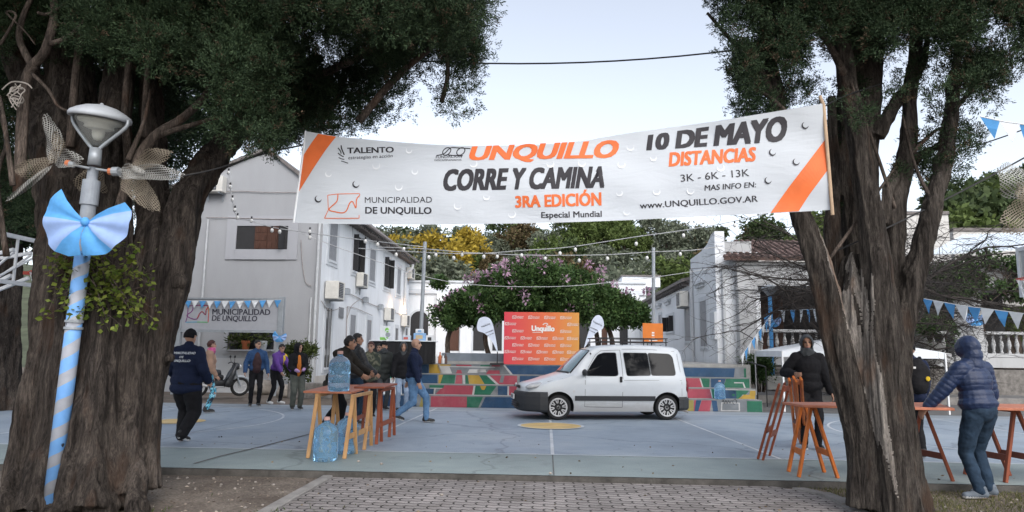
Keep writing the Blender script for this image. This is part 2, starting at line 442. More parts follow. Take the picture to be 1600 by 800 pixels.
def paver_mat():
    m, nt, p = new_mat('zigzag_pavers')
    tc = nt.nodes.new('ShaderNodeTexCoord'); sx = nt.nodes.new('ShaderNodeSeparateXYZ'); nt.links.new(tc.outputs['Object'], sx.inputs[0])
    def math_(op, a, b=None, c=None):
        n = nt.nodes.new('ShaderNodeMath'); n.operation = op
        for i, q in enumerate((a, b, c)):
            if q is None: continue
            if isinstance(q, (int, float)): n.inputs[i].default_value = q
            else: nt.links.new(q, n.inputs[i])
        return n.outputs[0]
    X, Y = sx.outputs[0], sx.outputs[1]
    tx = math_('PINGPONG', X, 0.0575); ty = math_('PINGPONG', Y, 0.0575)
    y2 = math_('ADD', Y, math_('MULTIPLY', tx, 0.42)); x2 = math_('ADD', X, math_('MULTIPLY', ty, 0.42))
    cx = nt.nodes.new('ShaderNodeCombineXYZ'); nt.links.new(x2, cx.inputs[0]); nt.links.new(y2, cx.inputs[1])
    b = N(nt, 'ShaderNodeTexBrick', Scale=1.0); b.offset = 0.5
    b.inputs['Mortar Size'].default_value = 0.0095; b.inputs['Mortar Smooth'].default_value = 0.3
    b.inputs['Brick Width'].default_value = 0.23; b.inputs['Row Height'].default_value = 0.115; b.inputs['Bias'].default_value = 0.0
    b.inputs['Color1'].default_value = (.225, .208, .202, 1); b.inputs['Color2'].default_value = (.325, .30, .292, 1); b.inputs['Mortar'].default_value = (.035, .031, .028, 1)
    nt.links.new(cx.outputs[0], b.inputs['Vector'])
    n = N(nt, 'ShaderNodeTexNoise', Scale=1.3, Detail=9.0, Roughness=.7); nt.links.new(tc.outputs['Object'], n.inputs['Vector'])
    r = ramp(nt, [(0.3, (.6, .58, .56)), (0.55, (.95, .95, .95)), (0.75, (1.25, 1.22, 1.2))]); nt.links.new(n.outputs[0], r.inputs[0])
    mx = nt.nodes.new('ShaderNodeMixRGB'); mx.blend_type = 'MULTIPLY'; mx.inputs[0].default_value = 1
    nt.links.new(b.outputs[0], mx.inputs[1]); nt.links.new(r.outputs[0], mx.inputs[2])
    n3 = N(nt, 'ShaderNodeTexNoise', Scale=70.0, Detail=4.0); nt.links.new(tc.outputs['Object'], n3.inputs['Vector'])
    r3 = ramp(nt, [(0.3, (.75, .75, .75)), (0.7, (1.15, 1.15, 1.15))]); nt.links.new(n3.outputs[0], r3.inputs[0])
    m2 = nt.nodes.new('ShaderNodeMixRGB'); m2.blend_type = 'MULTIPLY'; m2.inputs[0].default_value = 1
    nt.links.new(mx.outputs[0], m2.inputs[1]); nt.links.new(r3.outputs[0], m2.inputs[2])
    nt.links.new(m2.outputs[0], p.inputs['Base Color']); p.inputs['Roughness'].default_value = 0.9; p.inputs['Specular IOR Level'].default_value = 0.25
    h = math_('ADD', math_('MULTIPLY', b.outputs['Fac'], -1.0), math_('MULTIPLY', n3.outputs[0], 0.3))
    bp = N(nt, 'ShaderNodeBump', Strength=0.9, Distance=0.012); nt.links.new(h, bp.inputs['Height']); nt.links.new(bp.outputs[0], p.inputs['Normal'])
    return m
M['earth'] = ground_mat()
M['court_blue'] = court_mat('court_blue', (.275, .33, .395), (.345, .375, .39), (.335, .385, .43))
M['court_green'] = court_mat('court_green', (.235, .285, .285), (.27, .295, .285), (.28, .33, .325))
M['court_far'] = court_mat('court_grey', (.27, .31, .35), (.28, .30, .32), (.31, .35, .385))
M['line'] = mat('line_paint', (.52, .55, .57), .6, .2, 3, dirt=(.33, .38, .44), dirt_amt=.8)
M['yellow_line'] = mat('yellow_paint', (.60, .42, .17), .6, .15, 3, dirt=(.4, .36, .28), dirt_amt=.7)
M['paver'] = paver_mat()
M['kerb'] = mat('kerb_concrete', (.21, .20, .19), .95, .3, 4, .6, 30)
M['asphalt'] = mat('asphalt', (.13, .13, .13), .95, .2, 3, .5, 60)

b = MB(); b.quad((-400, -30, -.085), (400, -30, -.085), (400, 700, -.085), (-400, 700, -.085)); struct('ground', b, M['earth'], 'W')
DE = 8.6                                  # near edge of the court slab
b = MB()
b.box((-16, DE, -.3), (17, 18.75, -.006), 0); struct('court_slab', b, mat('slab_edge', (.075, .07, .064), .95, .4, 6, .5))
b = MB()
b.quad((-15.95, DE + .02, 0), (16.95, DE + .02, 0), (16.95, 10.32, 0), (-15.95, 10.32, 0), 1)
b.quad((-15.95, 10.32, 0), (16.95, 10.32, 0), (16.95, 17.7, 0), (-15.95, 17.7, 0), 0)
b.quad((-15.95, 17.7, 0), (16.95, 17.7, 0), (16.95, 18.74, 0), (-15.95, 18.74, 0), 2)
struct('court_surface', b, [M['court_blue'], M['court_green'], M['court_far']])
# painted lines
b = MB()
def line(p, q, wd=.05, z=.004, m=0):
    p = Vector((p[0], p[1], 0)); q = Vector((q[0], q[1], 0)); d = (q - p).normalized(); n = Vector((-d.y, d.x, 0)) * wd / 2
    b.quad((p + n) + Vector((0, 0, z)), (p - n) + Vector((0, 0, z)), (q - n) + Vector((0, 0, z)), (q + n) + Vector((0, 0, z)), m)
def arc(c, r, a0, a1, wd=.05, z=.004, n=40, m=0):
    for i in range(n):
        t0 = R(lerp(a0, a1, i / n)); t1 = R(lerp(a0, a1, (i + 1) / n))
        P = lambda t, rr: (c[0] + rr * math.cos(t), c[1] + rr * math.sin(t), z)
        b.quad(P(t0, r - wd / 2), P(t0, r + wd / 2), P(t1, r + wd / 2), P(t1, r - wd / 2), m)
line((-15.9, 10.345), (16.9, 10.345)); line((.1, 10.37), (.1, 17.7)); line((-3.0, 10.37), (-2.85, 18.3)); line((3.35, 10.37), (3.0, 16.6))
line((-15.9, 17.66), (16.9, 17.66), .05)
line((-9.2, 10.37), (-9.2, 17.6)); line((9.4, 10.37), (9.4, 17.6))
arc((-9.2, 14.2), 3.6, -75, 78); arc((9.4, 14.2), 3.6, 100, 262)
vs = [(.1 + .62 * math.cos(2 * math.pi * i / 40), 14.35 + .62 * math.sin(2 * math.pi * i / 40), .008) for i in range(40)]; b.poly(vs, 1)
arc((.1, 14.35), .645, 0, 360, .06, .012)
vs = [(-7.45 + .52 * math.cos(2 * math.pi * i / 40), 14.0 + .52 * math.sin(2 * math.pi * i / 40), .008) for i in range(40)]; b.poly(vs, 1)
# the crack that runs across the left of the slab, dark with dirt
pts = [gC(303, 725), gC(345, 713), gC(405, 699), gC(440, 690), gC(490, 677)]
for p, q in zip(pts, pts[1:]): line(p, q, .045, .0065, 2)
line((.1, DE + .03), (.1, 10.3), .015, .0065, 2); line((-6.2, DE + .03), (-6.2, 17.6), .012, .0065, 2)
struct('court_lines', b, [M['line'], M['yellow_line'], M['asphalt']])
# paved path and its kerbs
PL, PR = -2.58, 2.95
b = MB(); n = 24
def pr(D): return 2.95 + .33 * math.exp(-((D - 8.0) / .55) ** 2) * 0 + interp(D, [(-6, 2.98), (6.8, 2.98), (7.3, 3.02), (7.9, 3.06), (8.3, 3.0), (8.6, 2.7)]) - 2.95
b.poly([(PL, -6, -.07), (pr(-6), -6, -.07)] + [(pr(6.6 + i * .1), 6.6 + i * .1, -.07) for i in range(20)] + [(pr(DE), DE - .004, -.07), (PL, DE - .004, -.07)])
struct('path', b, M['paver'])
b = MB()
b.box((PL - .13, -6, -.2), (PL - .003, DE - .006, -.045), 0, .012)
for i in range(24):
    D0 = 8.45 - i * .55; D1 = D0 - .54
    if i < 6: D0 = 8.45 - i * .3; D1 = D0 - .29
    b.prism([(pr(D0) + .004, D0, -.2), (pr(D0) + .15, D0 + .02, -.2), (pr(D1) + .15, D1, -.2), (pr(D1) + .004, D1, -.2)], (0, 0, .15 + .008 * (i % 3)))
struct('path_kerb', b, M['kerb'])
# raised pavement and ramp to the right, upper plaza behind the steps
b = MB()
b.quad((5.62, 18.7, .002), (17, 18.7, .002), (17, 26, .32), (5.62, 26, .32))
struct('pavement', b, M['asphalt'])
b = MB()
b.prism([(6.2, 20.9, -.1), (7.0, 21.2, -.1), (17, 21.2, -.1), (17, 21.4, -.1), (6.95, 21.4, -.1), (6.1, 21.05, -.1)], (0, 0, .42)); struct('pavement_kerb', b, M['kerb'])
b = MB()
b.box((-5.2, 20.9, -.2), (6.0, 46, 1.2)); b.box((-8.3, 30, -.2), (-5.201, 46, 1.195)); struct('plaza', b, M['concrete'])
b = MB(); b.quad((5.62, 21, .12), (6.05, 21, .12), (6.05, 30, 1.15), (5.62, 30, 1.15), 0); struct('ramp', b, M['asphalt'])

# ------------------------------------------------------------ painted steps
MU = {'b': mat('mural_blue', (.012, .05, .115), .6, .2, 3, dirt=(.1, .14, .19), dirt_amt=.5), 'r': mat('mural_red', (.30, .05, .075), .6, .12, 3, dirt=(.42, .2, .2), dirt_amt=.5),
      'g': mat('mural_green', (.008, .105, .06), .6, .2, 3, dirt=(.1, .2, .15), dirt_amt=.5), 'y': mat('mural_yellow', (.36, .23, .035), .6, .15, 3, dirt=(.35, .3, .2), dirt_amt=.5),
      'w': mat('mural_white', (.40, .40, .40), .7, .15, 3), 'k': mat('mural_grey', (.15, .165, .18), .7, .25, 3, dirt=(.4, .38, .36), dirt_amt=.5), 'o': mat('mural_olive', (.24, .20, .06), .7, .2, 3)}
keys = list(MU)
MK = {k: i + 1 for i, k in enumerate(keys)}
RD = [18.76, 19.28, 19.8, 20.32]
ZL = []; 
for k, py in enumerate((617.5, 600.3, 584, 568)): ZL.append(hitD(660, py, RD[k]).z)
RX = [1190, 1181, 1172, 1167]
steps = Thing('painted_steps', 'wide concrete steps painted with red, green, yellow and blue shapes', 'steps', (0, RD[0], 0), frame='C')
b = MB()
z0 = -.1
LEFT = -5.2
for k in range(4):
    xr = hitD(RX[k], 600, RD[k]).x
    D1 = RD[k + 1] if k < 3 else 20.95
    b.box((LEFT, RD[k], z0), (xr, D1 + (.002 if k < 3 else 0), ZL[k]), 0, .012); z0 = -.1
z0s = [0.0] + ZL[:-1]
pr_ = MB()
def band(k, c, xt0, xt1, xb0=None, xb1=None, f0=0.0, f1=1.0, lift=0):
    """one painted patch on riser k; photo columns at its top and bottom; f0..f1 its height range"""
    xb0 = xt0 if xb0 is None else xb0; xb1 = xt1 if xb1 is None else xb1
    D = RD[k] - .003 - .002 * lift; za = lerp(z0s[k] + .004, ZL[k] - .02, f0); zb = lerp(z0s[k] + .004, ZL[k] - .02, f1)
    X = lambda px: hitD(px, 600, D).x
    pr_.quad((X(xb0), D, za), (X(xb1), D, za), (X(xt1), D, zb), (X(xt0), D, zb), MK[c])
for k in range(4): band(k, 'k', 592, RX[k] - .5)
B0 = [('b', 592, 650, 592, 652), ('o', 660, 664, 656, 663), ('r', 665, 671, 663, 670), ('k', 671, 674), ('r', 674, 730), ('g', 730, 755, 730, 748), ('k', 755, 759, 748, 750), ('b', 759, 1071, 751, 1071),
      ('o', 1072, 1083), ('r', 1084, 1087, 1083, 1084), ('b', 1087, 1095, 1084, 1090), ('r', 1096, 1111, 1090, 1108), ('b', 1111, 1119, 1113, 1121), ('g', 1166, 1189.5)]
B1 = [('b', 592, 660), ('r', 694, 740, 681, 738), ('w', 740, 743, 738, 741), ('g', 743, 776, 741, 766), ('k', 776, 778, 766, 772), ('b', 778, 793), ('w', 793, 795.5), ('r', 795.5, 1109, 795.5, 1112), ('w', 1109, 1111, 1112, 1113), ('g', 1111, 1117, 1113, 1116), ('b', 1117, 1150), ('g', 1137, 1172, 1140, 1158)]
B2 = [('b', 592, 683, 592, 684), ('k', 683, 685), ('y', 685, 692, 685, 688), ('g', 692, 711, 688, 710), ('r', 713, 722, 711, 722), ('w', 722, 726, 724, 727), ('g', 727, 730, 727, 733), ('y', 731, 748, 733, 757), ('g', 749, 760, 757, 775), ('w', 760, 764, 775, 780), ('r', 765, 808, 780, 808), ('b', 812, 1066), ('r', 1068, 1093, 1068, 1097), ('w', 1093, 1095, 1097, 1099), ('g', 1095, 1109, 1099, 1108), ('b', 1111, 1134, 1111, 1130), ('g', 1135, 1171, 1130, 1171)]
B3 = [('b', 592, 669), ('y', 670, 684, 670, 691), ('w', 682, 700, 688, 706), ('b', 789, 1149, 801, 1147), ('g', 1163, 1166.5)]
for k, B in enumerate((B0, B1, B2, B3)):
    for q in B: band(k, *q, lift=1)
for q in [(1, 'g', 671, 694, 671, 693, .7, 1), (1, 'w', 672, 692, 672, 690, .62, .7), (1, 'b', 661, 678, 661, 677, 0, .6), (1, 'w', 679, 681, 678, 680, 0, .62), (1, 'y', 750, 760, 753, 757, .55, 1), (1, 'y', 1161, 1179, 1153, 1179, 0, .45), (1, 'w', 1160, 1162, 1154, 1156, 0, .45), (1, 'y', 1172, 1180, 1170, 1180, .4, .9), (1, 'w', 1131, 1180, 1131, 1180, .93, 1.0),
          (2, 'w', 1147, 1160, 1147, 1160, .5, .62), (2, 'w', 1160, 1162, 1162.5, 1165, 0, .62), (2, 'k', 783, 788, 780, 786, .2, 1), (3, 'r', 712, 736, 712, 736, .85, 1), (3, 'y', 686, 704, 686, 703, .86, 1), (3, 'g', 750, 765, 750, 765, .85, 1), (3, 'r', 768, 781, 768, 781, .85, 1), (3, 'r', 714, 720, 712, 722, 0, .4), (3, 'w', 733, 760, 730, 744, .1, .5), (3, 'r', 763, 780, 759, 781, 0, .42), (3, 'w', 745, 758, 745, 760, .2, .45), (3, 'w', 690, 772, 690, 774, .72, .82), (3, 'w', 786, 789, 797, 801, 0, 1), (3, 'k', 1150, 1160, 1148, 1162, 0, .95),
          (0, 'w', 1126, 1155, 1125, 1155, .06, .84), (1, 'g', 1143, 1148, 1143, 1148, .3, .5)]: band(*q, lift=2)
band(0, 'k', 1128, 1153, 1127, 1153, .14, .76, lift=3)
# the scrawled signature on its grey panel
D = RD[0] - .012
sig = []
for i in range(26):
    t = i / 25; px = lerp(1129, 1143, t)
    sig.append(hitD(px, 628 - 3 * math.sin(t * 21) * (1 - .4 * t), D))
sg2 = [hitD(1148 + 3 * math.cos(a), 628 + 4 * math.sin(a), D) for a in [R(30 - 12 * i) for i in range(26)]]
for path in (sig, sg2): pr_.tube(path, .006, 4, 8)
for k in range(4): pr_.box((LEFT, RD[k] - .006, ZL[k] - .012), (hitD(RX[k], 600, RD[k]).x, RD[k] + .1, ZL[k] + .004), MK['k'])
b.add(pr_.v, pr_.f, 0); b.m[-len(pr_.f):] = pr_.m
steps.part('step_blocks', b, [M['concrete']] + [MU[k] for k in keys] + [M['cable']])
# low grey wall at the back of the top step
zt = hitD(720, 551.5, 21.0).z
single('low_wall', MB().box((hitD(690, 560, 21).x, 20.96, 1.0), (hitD(1060, 560, 21).x, 21.14, zt), 0, .01), mat('wall_paint_grey', (.17, .20, .235), .8, .15, 3), 'low plain blue-grey wall along the top of the painted steps', 'wall', (0, 21, 1.0), 'C')

# ------------------------------------------------------------ left building (two storeys)
LX = -8.33; LF, LB = 25.0, 41.4; EZ = 7.2
lb = Thing('municipal_building', 'two-storey white plaster building with grey gable end and a row of tall windows', 'building', (LX, LF, 0), frame='C')
gpk = hitD(418, 236, LF); gL = hitD(285, 300, LF)
b = MB()
prof = [(LX, -.2), (LX, EZ), (gpk.x, gpk.z), (gL.x - 1.5, EZ - .3), (gL.x - 1.5, -.2)]
n = len(prof)
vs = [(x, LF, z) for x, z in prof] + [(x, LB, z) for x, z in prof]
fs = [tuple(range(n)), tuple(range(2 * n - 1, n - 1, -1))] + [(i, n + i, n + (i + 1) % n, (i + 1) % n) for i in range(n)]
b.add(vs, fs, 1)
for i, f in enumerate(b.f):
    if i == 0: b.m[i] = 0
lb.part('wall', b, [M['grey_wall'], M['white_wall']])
# plinth of bare damp plaster, corner pipe strip
b = MB(); b.box((LX - .3, LF - .02, -.1), (LX + .02, LB, .55)); 
lb.part('plinth', b, wall_mat('damp_plaster', (.55, .53, .5), .8, 1.2, (.3, .25, .2)))
# roof: two slopes with eaves
b = MB()
def slab(p, q, r, s_, t=.14):
    b.prism([p, q, r, s_], (0, 0, t))
ex = .45
sl_ = (gpk.z - EZ) / (gpk.x - LX)
b.prism([(LX + ex, LF - .12, EZ - ex * -sl_ * 1), (LX + ex, LB + .3, EZ + ex * sl_), (gpk.x, LB + .3, gpk.z + .02), (gpk.x, LF - .12, gpk.z + .02)], (0, 0, .13), 0)
b.prism([(gpk.x - .002, LF - .12, gpk.z + .02), (gpk.x - .002, LB + .3, gpk.z + .02), (gL.x - 1.9, LB + .3, EZ - .35), (gL.x - 1.9, LF - .12, EZ - .35)], (0, 0, .13), 0)
rf = lb.part('roof', b, M['roof_edge'])
b = MB()
zE = EZ + ex * sl_
for i in range(46):
    D = LF + .1 + i * (LB - LF) / 46
    b.box((LX + .02, D, zE - .17), (LX + ex - .03, D + .09, zE - .02), 0)
b.tube([(LX + ex + .06, LF, zE + .05), (LX + ex + .06, LB + .2, zE + .05)], .07, 8, 0)
lb.part('eaves', b, M['roof_edge'], rf)

def window_side(th, Lw, px0, px1, pyt, pyb, kind, frame_w=.22, sgn=1, surround=True, name='window'):
    """a window or door on a side facade (plane lateral = Lw); photo columns and rows of the opening give its real place"""
    pc = (pyt + pyb) / 2
    D0 = hitL(px0, pc, Lw).y; D1 = hitL(px1, pc, Lw).y
    if D0 > D1: D0, D1 = D1, D0
    pm = (px0 + px1) / 2
    z1 = hitL(pm, pyt, Lw).z; z0 = hitL(pm, pyb, Lw).z
    o = sgn
    b = MB()
    X = lambda d: Lw + o * d
    def bx(d0, d1, Da, Db, za, zb, m): b.box((min(X(d0), X(d1)), Da, za), (max(X(d0), X(d1)), Db, zb), m)
    mats = [M['surround'], M['shutter_dark'], M['shutter_grey'], M['glass'], M['wood_dark']]
    if surround:
        bx(-.02, .035, D0 - frame_w, D0, z0 - frame_w, z1 + frame_w, 0); bx(-.02, .035, D1, D1 + frame_w, z0 - frame_w, z1 + frame_w, 0)
        bx(-.02, .034, D0 - .001, D1 + .001, z1, z1 + frame_w, 0); bx(-.02, .07, D0 - .001, D1 + .001, z0 - .09, z0, 0)
        if z0 - frame_w > .3: bx(-.02, .033, D0 - .001, D1 + .001, z0 - frame_w, z0 - .091, 0)
    fr = th.part(name, b, mats) if surround else None
    b = MB()
    if kind == 'closed':
        bx(.003, .018, D0, D1, z0, z1, 2)
        k = int((z1 - z0) / .11)
        for i in range(k): bx(.0185, .026, D0 + .06, D1 - .06, z0 + (z1 - z0) * (i + .15) / k, z0 + (z1 - z0) * (i + .75) / k, 2)
        th.part('shutter', b, mats, fr)
    elif kind == 'open':
        bx(.003, .012, D0, D1, z0, z1, 3); th.part('pane', b, mats, fr)
        for q in (D0 + .02, D1 - .06):
            b = MB(); bx(.03, .24, q, q + .04, z0 + .02, z1 - .02, 1)
            for i in range(16): bx(.06, .21, q - .006, q - .0005, z0 + .08 + (z1 - z0 - .16) * i / 16, z0 + .08 + (z1 - z0 - .16) * (i + .6) / 16, 1)
            th.part('shutter', b, mats, fr)
    else:
        bx(.003, .012, D0, D1, z0, z1, 4 if kind == 'door' else 3)
        bx(.013, .03, (D0 + D1) / 2 - .03, (D0 + D1) / 2 + .03, z0, z1, 2)
        th.part('door_leaf' if kind == 'door' else 'pane', b, mats, fr)
    return (D0, D1, z0, z1)
for q in [(514, 526, 345, 408, 'closed'), (551, 563, 368, 425, 'open'), (577, 586, 389, 440, 'closed'), (600, 609.5, 403, 450, 'open'), (620, 625.5, 418, 460, 'closed')]:
    window_side(lb, LX, *q)
for q in [(507, 516, 481, 574, 'grey_door'), (545.5, 554, 492, 560, 'closed'), (572, 579, 500, 556, 'closed'), (617, 621, 513, 541, 'pane'), (633, 636, 513, 545, 'pane')]:
    window_side(lb, LX, *q, frame_w=.2, name='door' if q[4] == 'grey_door' else 'window')
b = MB(); p = hitL(532, 480, LX); q = hitL(532, 497, LX); d0 = hitL(529, 488, LX).y; d1 = hitL(536, 488, LX).y
b.box((LX - .02, d0, q.z), (LX + .03, d1, p.z)); 
for i in range(7): b.box((LX + .031, d0 + .03, lerp(q.z, p.z, (i + .2) / 7)), (LX + .05, d1 - .03, lerp(q.z, p.z, (i + .7) / 7)))
lb.part('wall_vent', b, M['shutter_grey'])
# gable end: upper window with half-open wooden shutters, lower strip window
def win_front(th, px0, px1, pyt, pyb, D, fw, mats, kind):
    a = hitD(px0, pyt, D); c = hitD(px1, pyb, D)
    x0, x1, z1, z0 = a.x, c.x, a.z, c.z
    b = MB()
    def bx(xa, xb, da, db, za, zb, m): b.box((xa, D - db, za), (xb, D - da, zb), m)
    bx(x0 - fw, x0, -.02, .04, z0 - fw, z1 + fw, 0); bx(x1, x1 + fw, -.02, .04, z0 - fw, z1 + fw, 0)
    bx(x0 - .001, x1 + .001, -.02, .039, z1, z1 + fw, 0); bx(x0 - .001, x1 + .001, -.02, .06, z0 - fw, z0, 0)
    fr = th.part('window', b, mats)
    return fr, x0, x1, z0, z1
mats = [M['trim_grey'], M['wood_dark'], M['dark_in'], M['shutter_dark']]
fr, x0, x1, z0, z1 = win_front(lb, 371, 449, 353, 390, LF, .38, mats, 'wood')
b = MB(); b.box((x0, LF - .01, z0), (x1, LF - .004, z1), 2); lb.part('opening', b, mats, fr)
def leaf(xa, xb, m):
    b = MB(); b.box((xa, LF - .035, z0 + .02), (xb, LF - .011, z1 - .02), m)
    for i in range(2):
        for j in range(3):
            b.box((lerp(xa, xb, i / 2 + .07), LF - .05, lerp(z0, z1, j / 3 + .06)), (lerp(xa, xb, i / 2 + .43), LF - .0355, lerp(z0, z1, j / 3 + .27)), m)
    lb.part('shutter', b, mats, fr)
leaf(lerp(x0, x1, .36), lerp(x0, x1, .60), 1); leaf(lerp(x0, x1, .605), lerp(x0, x1, .82), 1)
b = MB(); b.obox((lerp(x0, x1, .9), LF - .12, (z0 + z1) / 2), (.04, .26, z1 - z0 - .05), Matrix.Rotation(R(-30), 3, 'Z'), 3, .004); lb.part('shutter', b, mats, fr)
fr, x0, x1, z0, z1 = win_front(lb, 358, 428, 512, 546, LF, .17, mats, 'strip')
b = MB(); b.box((x0, LF - .01, z0), (x1, LF - .004, z1), 0); lb.part('pane', b, [M['glass']], fr)
# a chunky older wall strip low on the gable
b = MB(); b.box((hitD(290, 560, LF).x, LF - .05, -.1), (LX - .02, LF + .02, hitD(400, 560, LF).z)); lb.part('gable_plinth', b, wall_mat('plinth_grey', (.52, .53, .55), .35))
# pipes and wires on the walls
for x_, r_, z_ in ((LX - .12, .05, EZ - .3), (LX - .30, .035, 3.4), (hitD(322, 400, LF).x, .04, 6.3)):
    b = MB(); b.tube([(x_, LF - .01 - r_, .0), (x_, LF - .01 - r_, z_)], r_, 8); lb.part('downpipe', b, M['pipe'])
def wire_on(pts, Lw, rad=.018, off=.05):
    P = [hitL(px, py, Lw) + Vector((off, 0, 0)) for px, py in pts]
    b.tube(spline(P, 4), rad, 5)
b = MB()
wire_on([(522, 448), (537, 455), (553, 463), (567, 470), (580, 476), (592, 480), (607, 485), (628, 493)], LX)
wire_on([(540, 500), (547, 479), (560, 468)], LX, .014); wire_on([(541, 479), (555, 482), (580, 493)], LX, .014); wire_on([(500, 470), (512, 485), (528, 482)], LX, .012); wire_on([(541, 479), (538, 560)], LX, .02)
for px, py in ((352, 327),):
    P = [hitD(x, y, LF) - Vector((0, .05, 0)) for x, y in ((332, 301), (375, 299), (420, 301), (465, 301))]; b.tube(P, .014, 5)
    P = [hitD(x, y, LF) - Vector((0, .05, 0)) for x, y in ((323, 340), (370, 341), (430, 343), (470, 343))]; b.tube(P, .014, 5)
    P = [hitD(x, y, LF) - Vector((0, .05, 0)) for x, y in ((471, 375), (473, 410), (478, 440), (487, 447))]; b.tube(spline(P), .014, 5)
lb.part('wall_cable', b, M['pipe_brown'])
# drainpipe at the far end of the long facade
b = MB(); p = hitL(632, 413, LX)
b.tube(spline([p + Vector((.5, 0, 0)), p + Vector((.45, 0, -.25)), p + Vector((.12, 0, -.55)), p + Vector((.1, 0, -1)), p + Vector((.1, 0, -6))], 4), .07, 8); lb.part('drainpipe', b, M['pipe'])

# air conditioners (each hangs from the wall: a thing of its own)
def ac_unit(c, w_, h_, d_, ang, label, fan=True, group=None):
    t = Thing('air_conditioner', label, 'air conditioner', c, ang, group or 'air conditioners on the walls', 'R')
    b = MB(); b.box((-w_ / 2, -d_, 0), (w_ / 2, -.04, h_), 0, .02); t.part('casing', b, M['ac_white'])
    b = MB()
    b.box((-w_ * .42, -d_ - .012, h_ * .1), (w_ * .22, -d_ - .002, h_ * .92), 0)
    for i in range(8): b.box((-w_ * .40, -d_ - .02, h_ * (.13 + .095 * i)), (w_ * .20, -d_ - .013, h_ * (.17 + .095 * i)), 1)
    t.part('grille', b, [M['black'], M['shutter_grey']])
    for x in (-w_ * .35, w_ * .35):
        b = MB(); b.box((x - .02, -d_, -.05), (x + .02, .0, -.003)); b.box((x - .02, -.04, -.3), (x + .02, 0, -.051))
        t.part('bracket', b, M['metal_grey'])
    return t
def ac_side(px, pyb, Lw, w_, h_, d_, sgn, label):
    p = hitL(px, pyb, Lw); q = C2W(p.x, p.y, p.z)
    return ac_unit(q, w_, h_, d_, -YAW + (R(90) if sgn > 0 else R(-90)), label)
ac_side(511, 468, LX, .85, .68, .55, 1, 'air conditioner above the ground floor door beside the pipe corner')
ac_side(559, 449, LX, .9, .62, .35, 1, 'air conditioner right under the first dark open-shuttered window')
ac_side(602, 501, LX, .95, .66, .38, 1, 'air conditioner low on the white wall, under the row of small lamps')
ac_side(636, 436, LX, .95, .66, .38, 1, 'air conditioner high under the eaves at the far wall end')
ac_side(628, 510, LX, .9, .64, .38, 1, 'air conditioner below the last lit wall lamp')
p = hitD(338, 303, LF)
ac_unit(C2W(*p), .8, .62, .4, -YAW, 'air conditioner high on the grey gable next to the cypress trunk')
# wall lamps along the cable
warm = emit_mat('lit_lamp', (1.0, .62, .3), 6.0)
LMP = [(537, 455, 0, 'first'), (567, 468, 0, 'second'), (591, 479, 0, 'third'), (610, 487, 1, 'fourth'), (628, 492, 1, 'last')]
lab = ['small square wall lamp nearest the corner of the white facade', 'small unlit wall lamp between the second ground window and the cable', 'small unlit wall lamp just before the lit ones', 'small lit wall lamp above the low air conditioner', 'small lit wall lamp nearest the far end of the white facade']
for (px, py, on, _), l in zip(LMP, lab):
    p = hitL(px, py, LX)
    t = Thing('wall_lamp', l, 'lamp', (p.x, p.y, p.z - .14), frame='C', group='square lamps along the wall cable')
    b = MB(); b.box((p.x + .03, p.y - .13, p.z - .13), (p.x + .25, p.y + .13, p.z + .1), 0, .01); b.box((p.x, p.y - .05, p.z - .05), (p.x + .031, p.y + .05, p.z + .05)); t.part('housing', b, M['metal_grey'])
    b = MB(); b.box((p.x + .06, p.y - .1, p.z + .101), (p.x + .22, p.y + .1, p.z + .115)); t.part('lens', b, warm if on else M['glass'])
    if on:
        L_ = bpy.data.lights.new('lamp_light', 'POINT'); L_.energy = 9; L_.color = (1, .62, .32); L_.shadow_soft_size = .05
        lo = bpy.data.objects.new('lamp_light', L_); COL.objects.link(lo); lo.parent = t.o; lo.location = (.14, 0, .36)

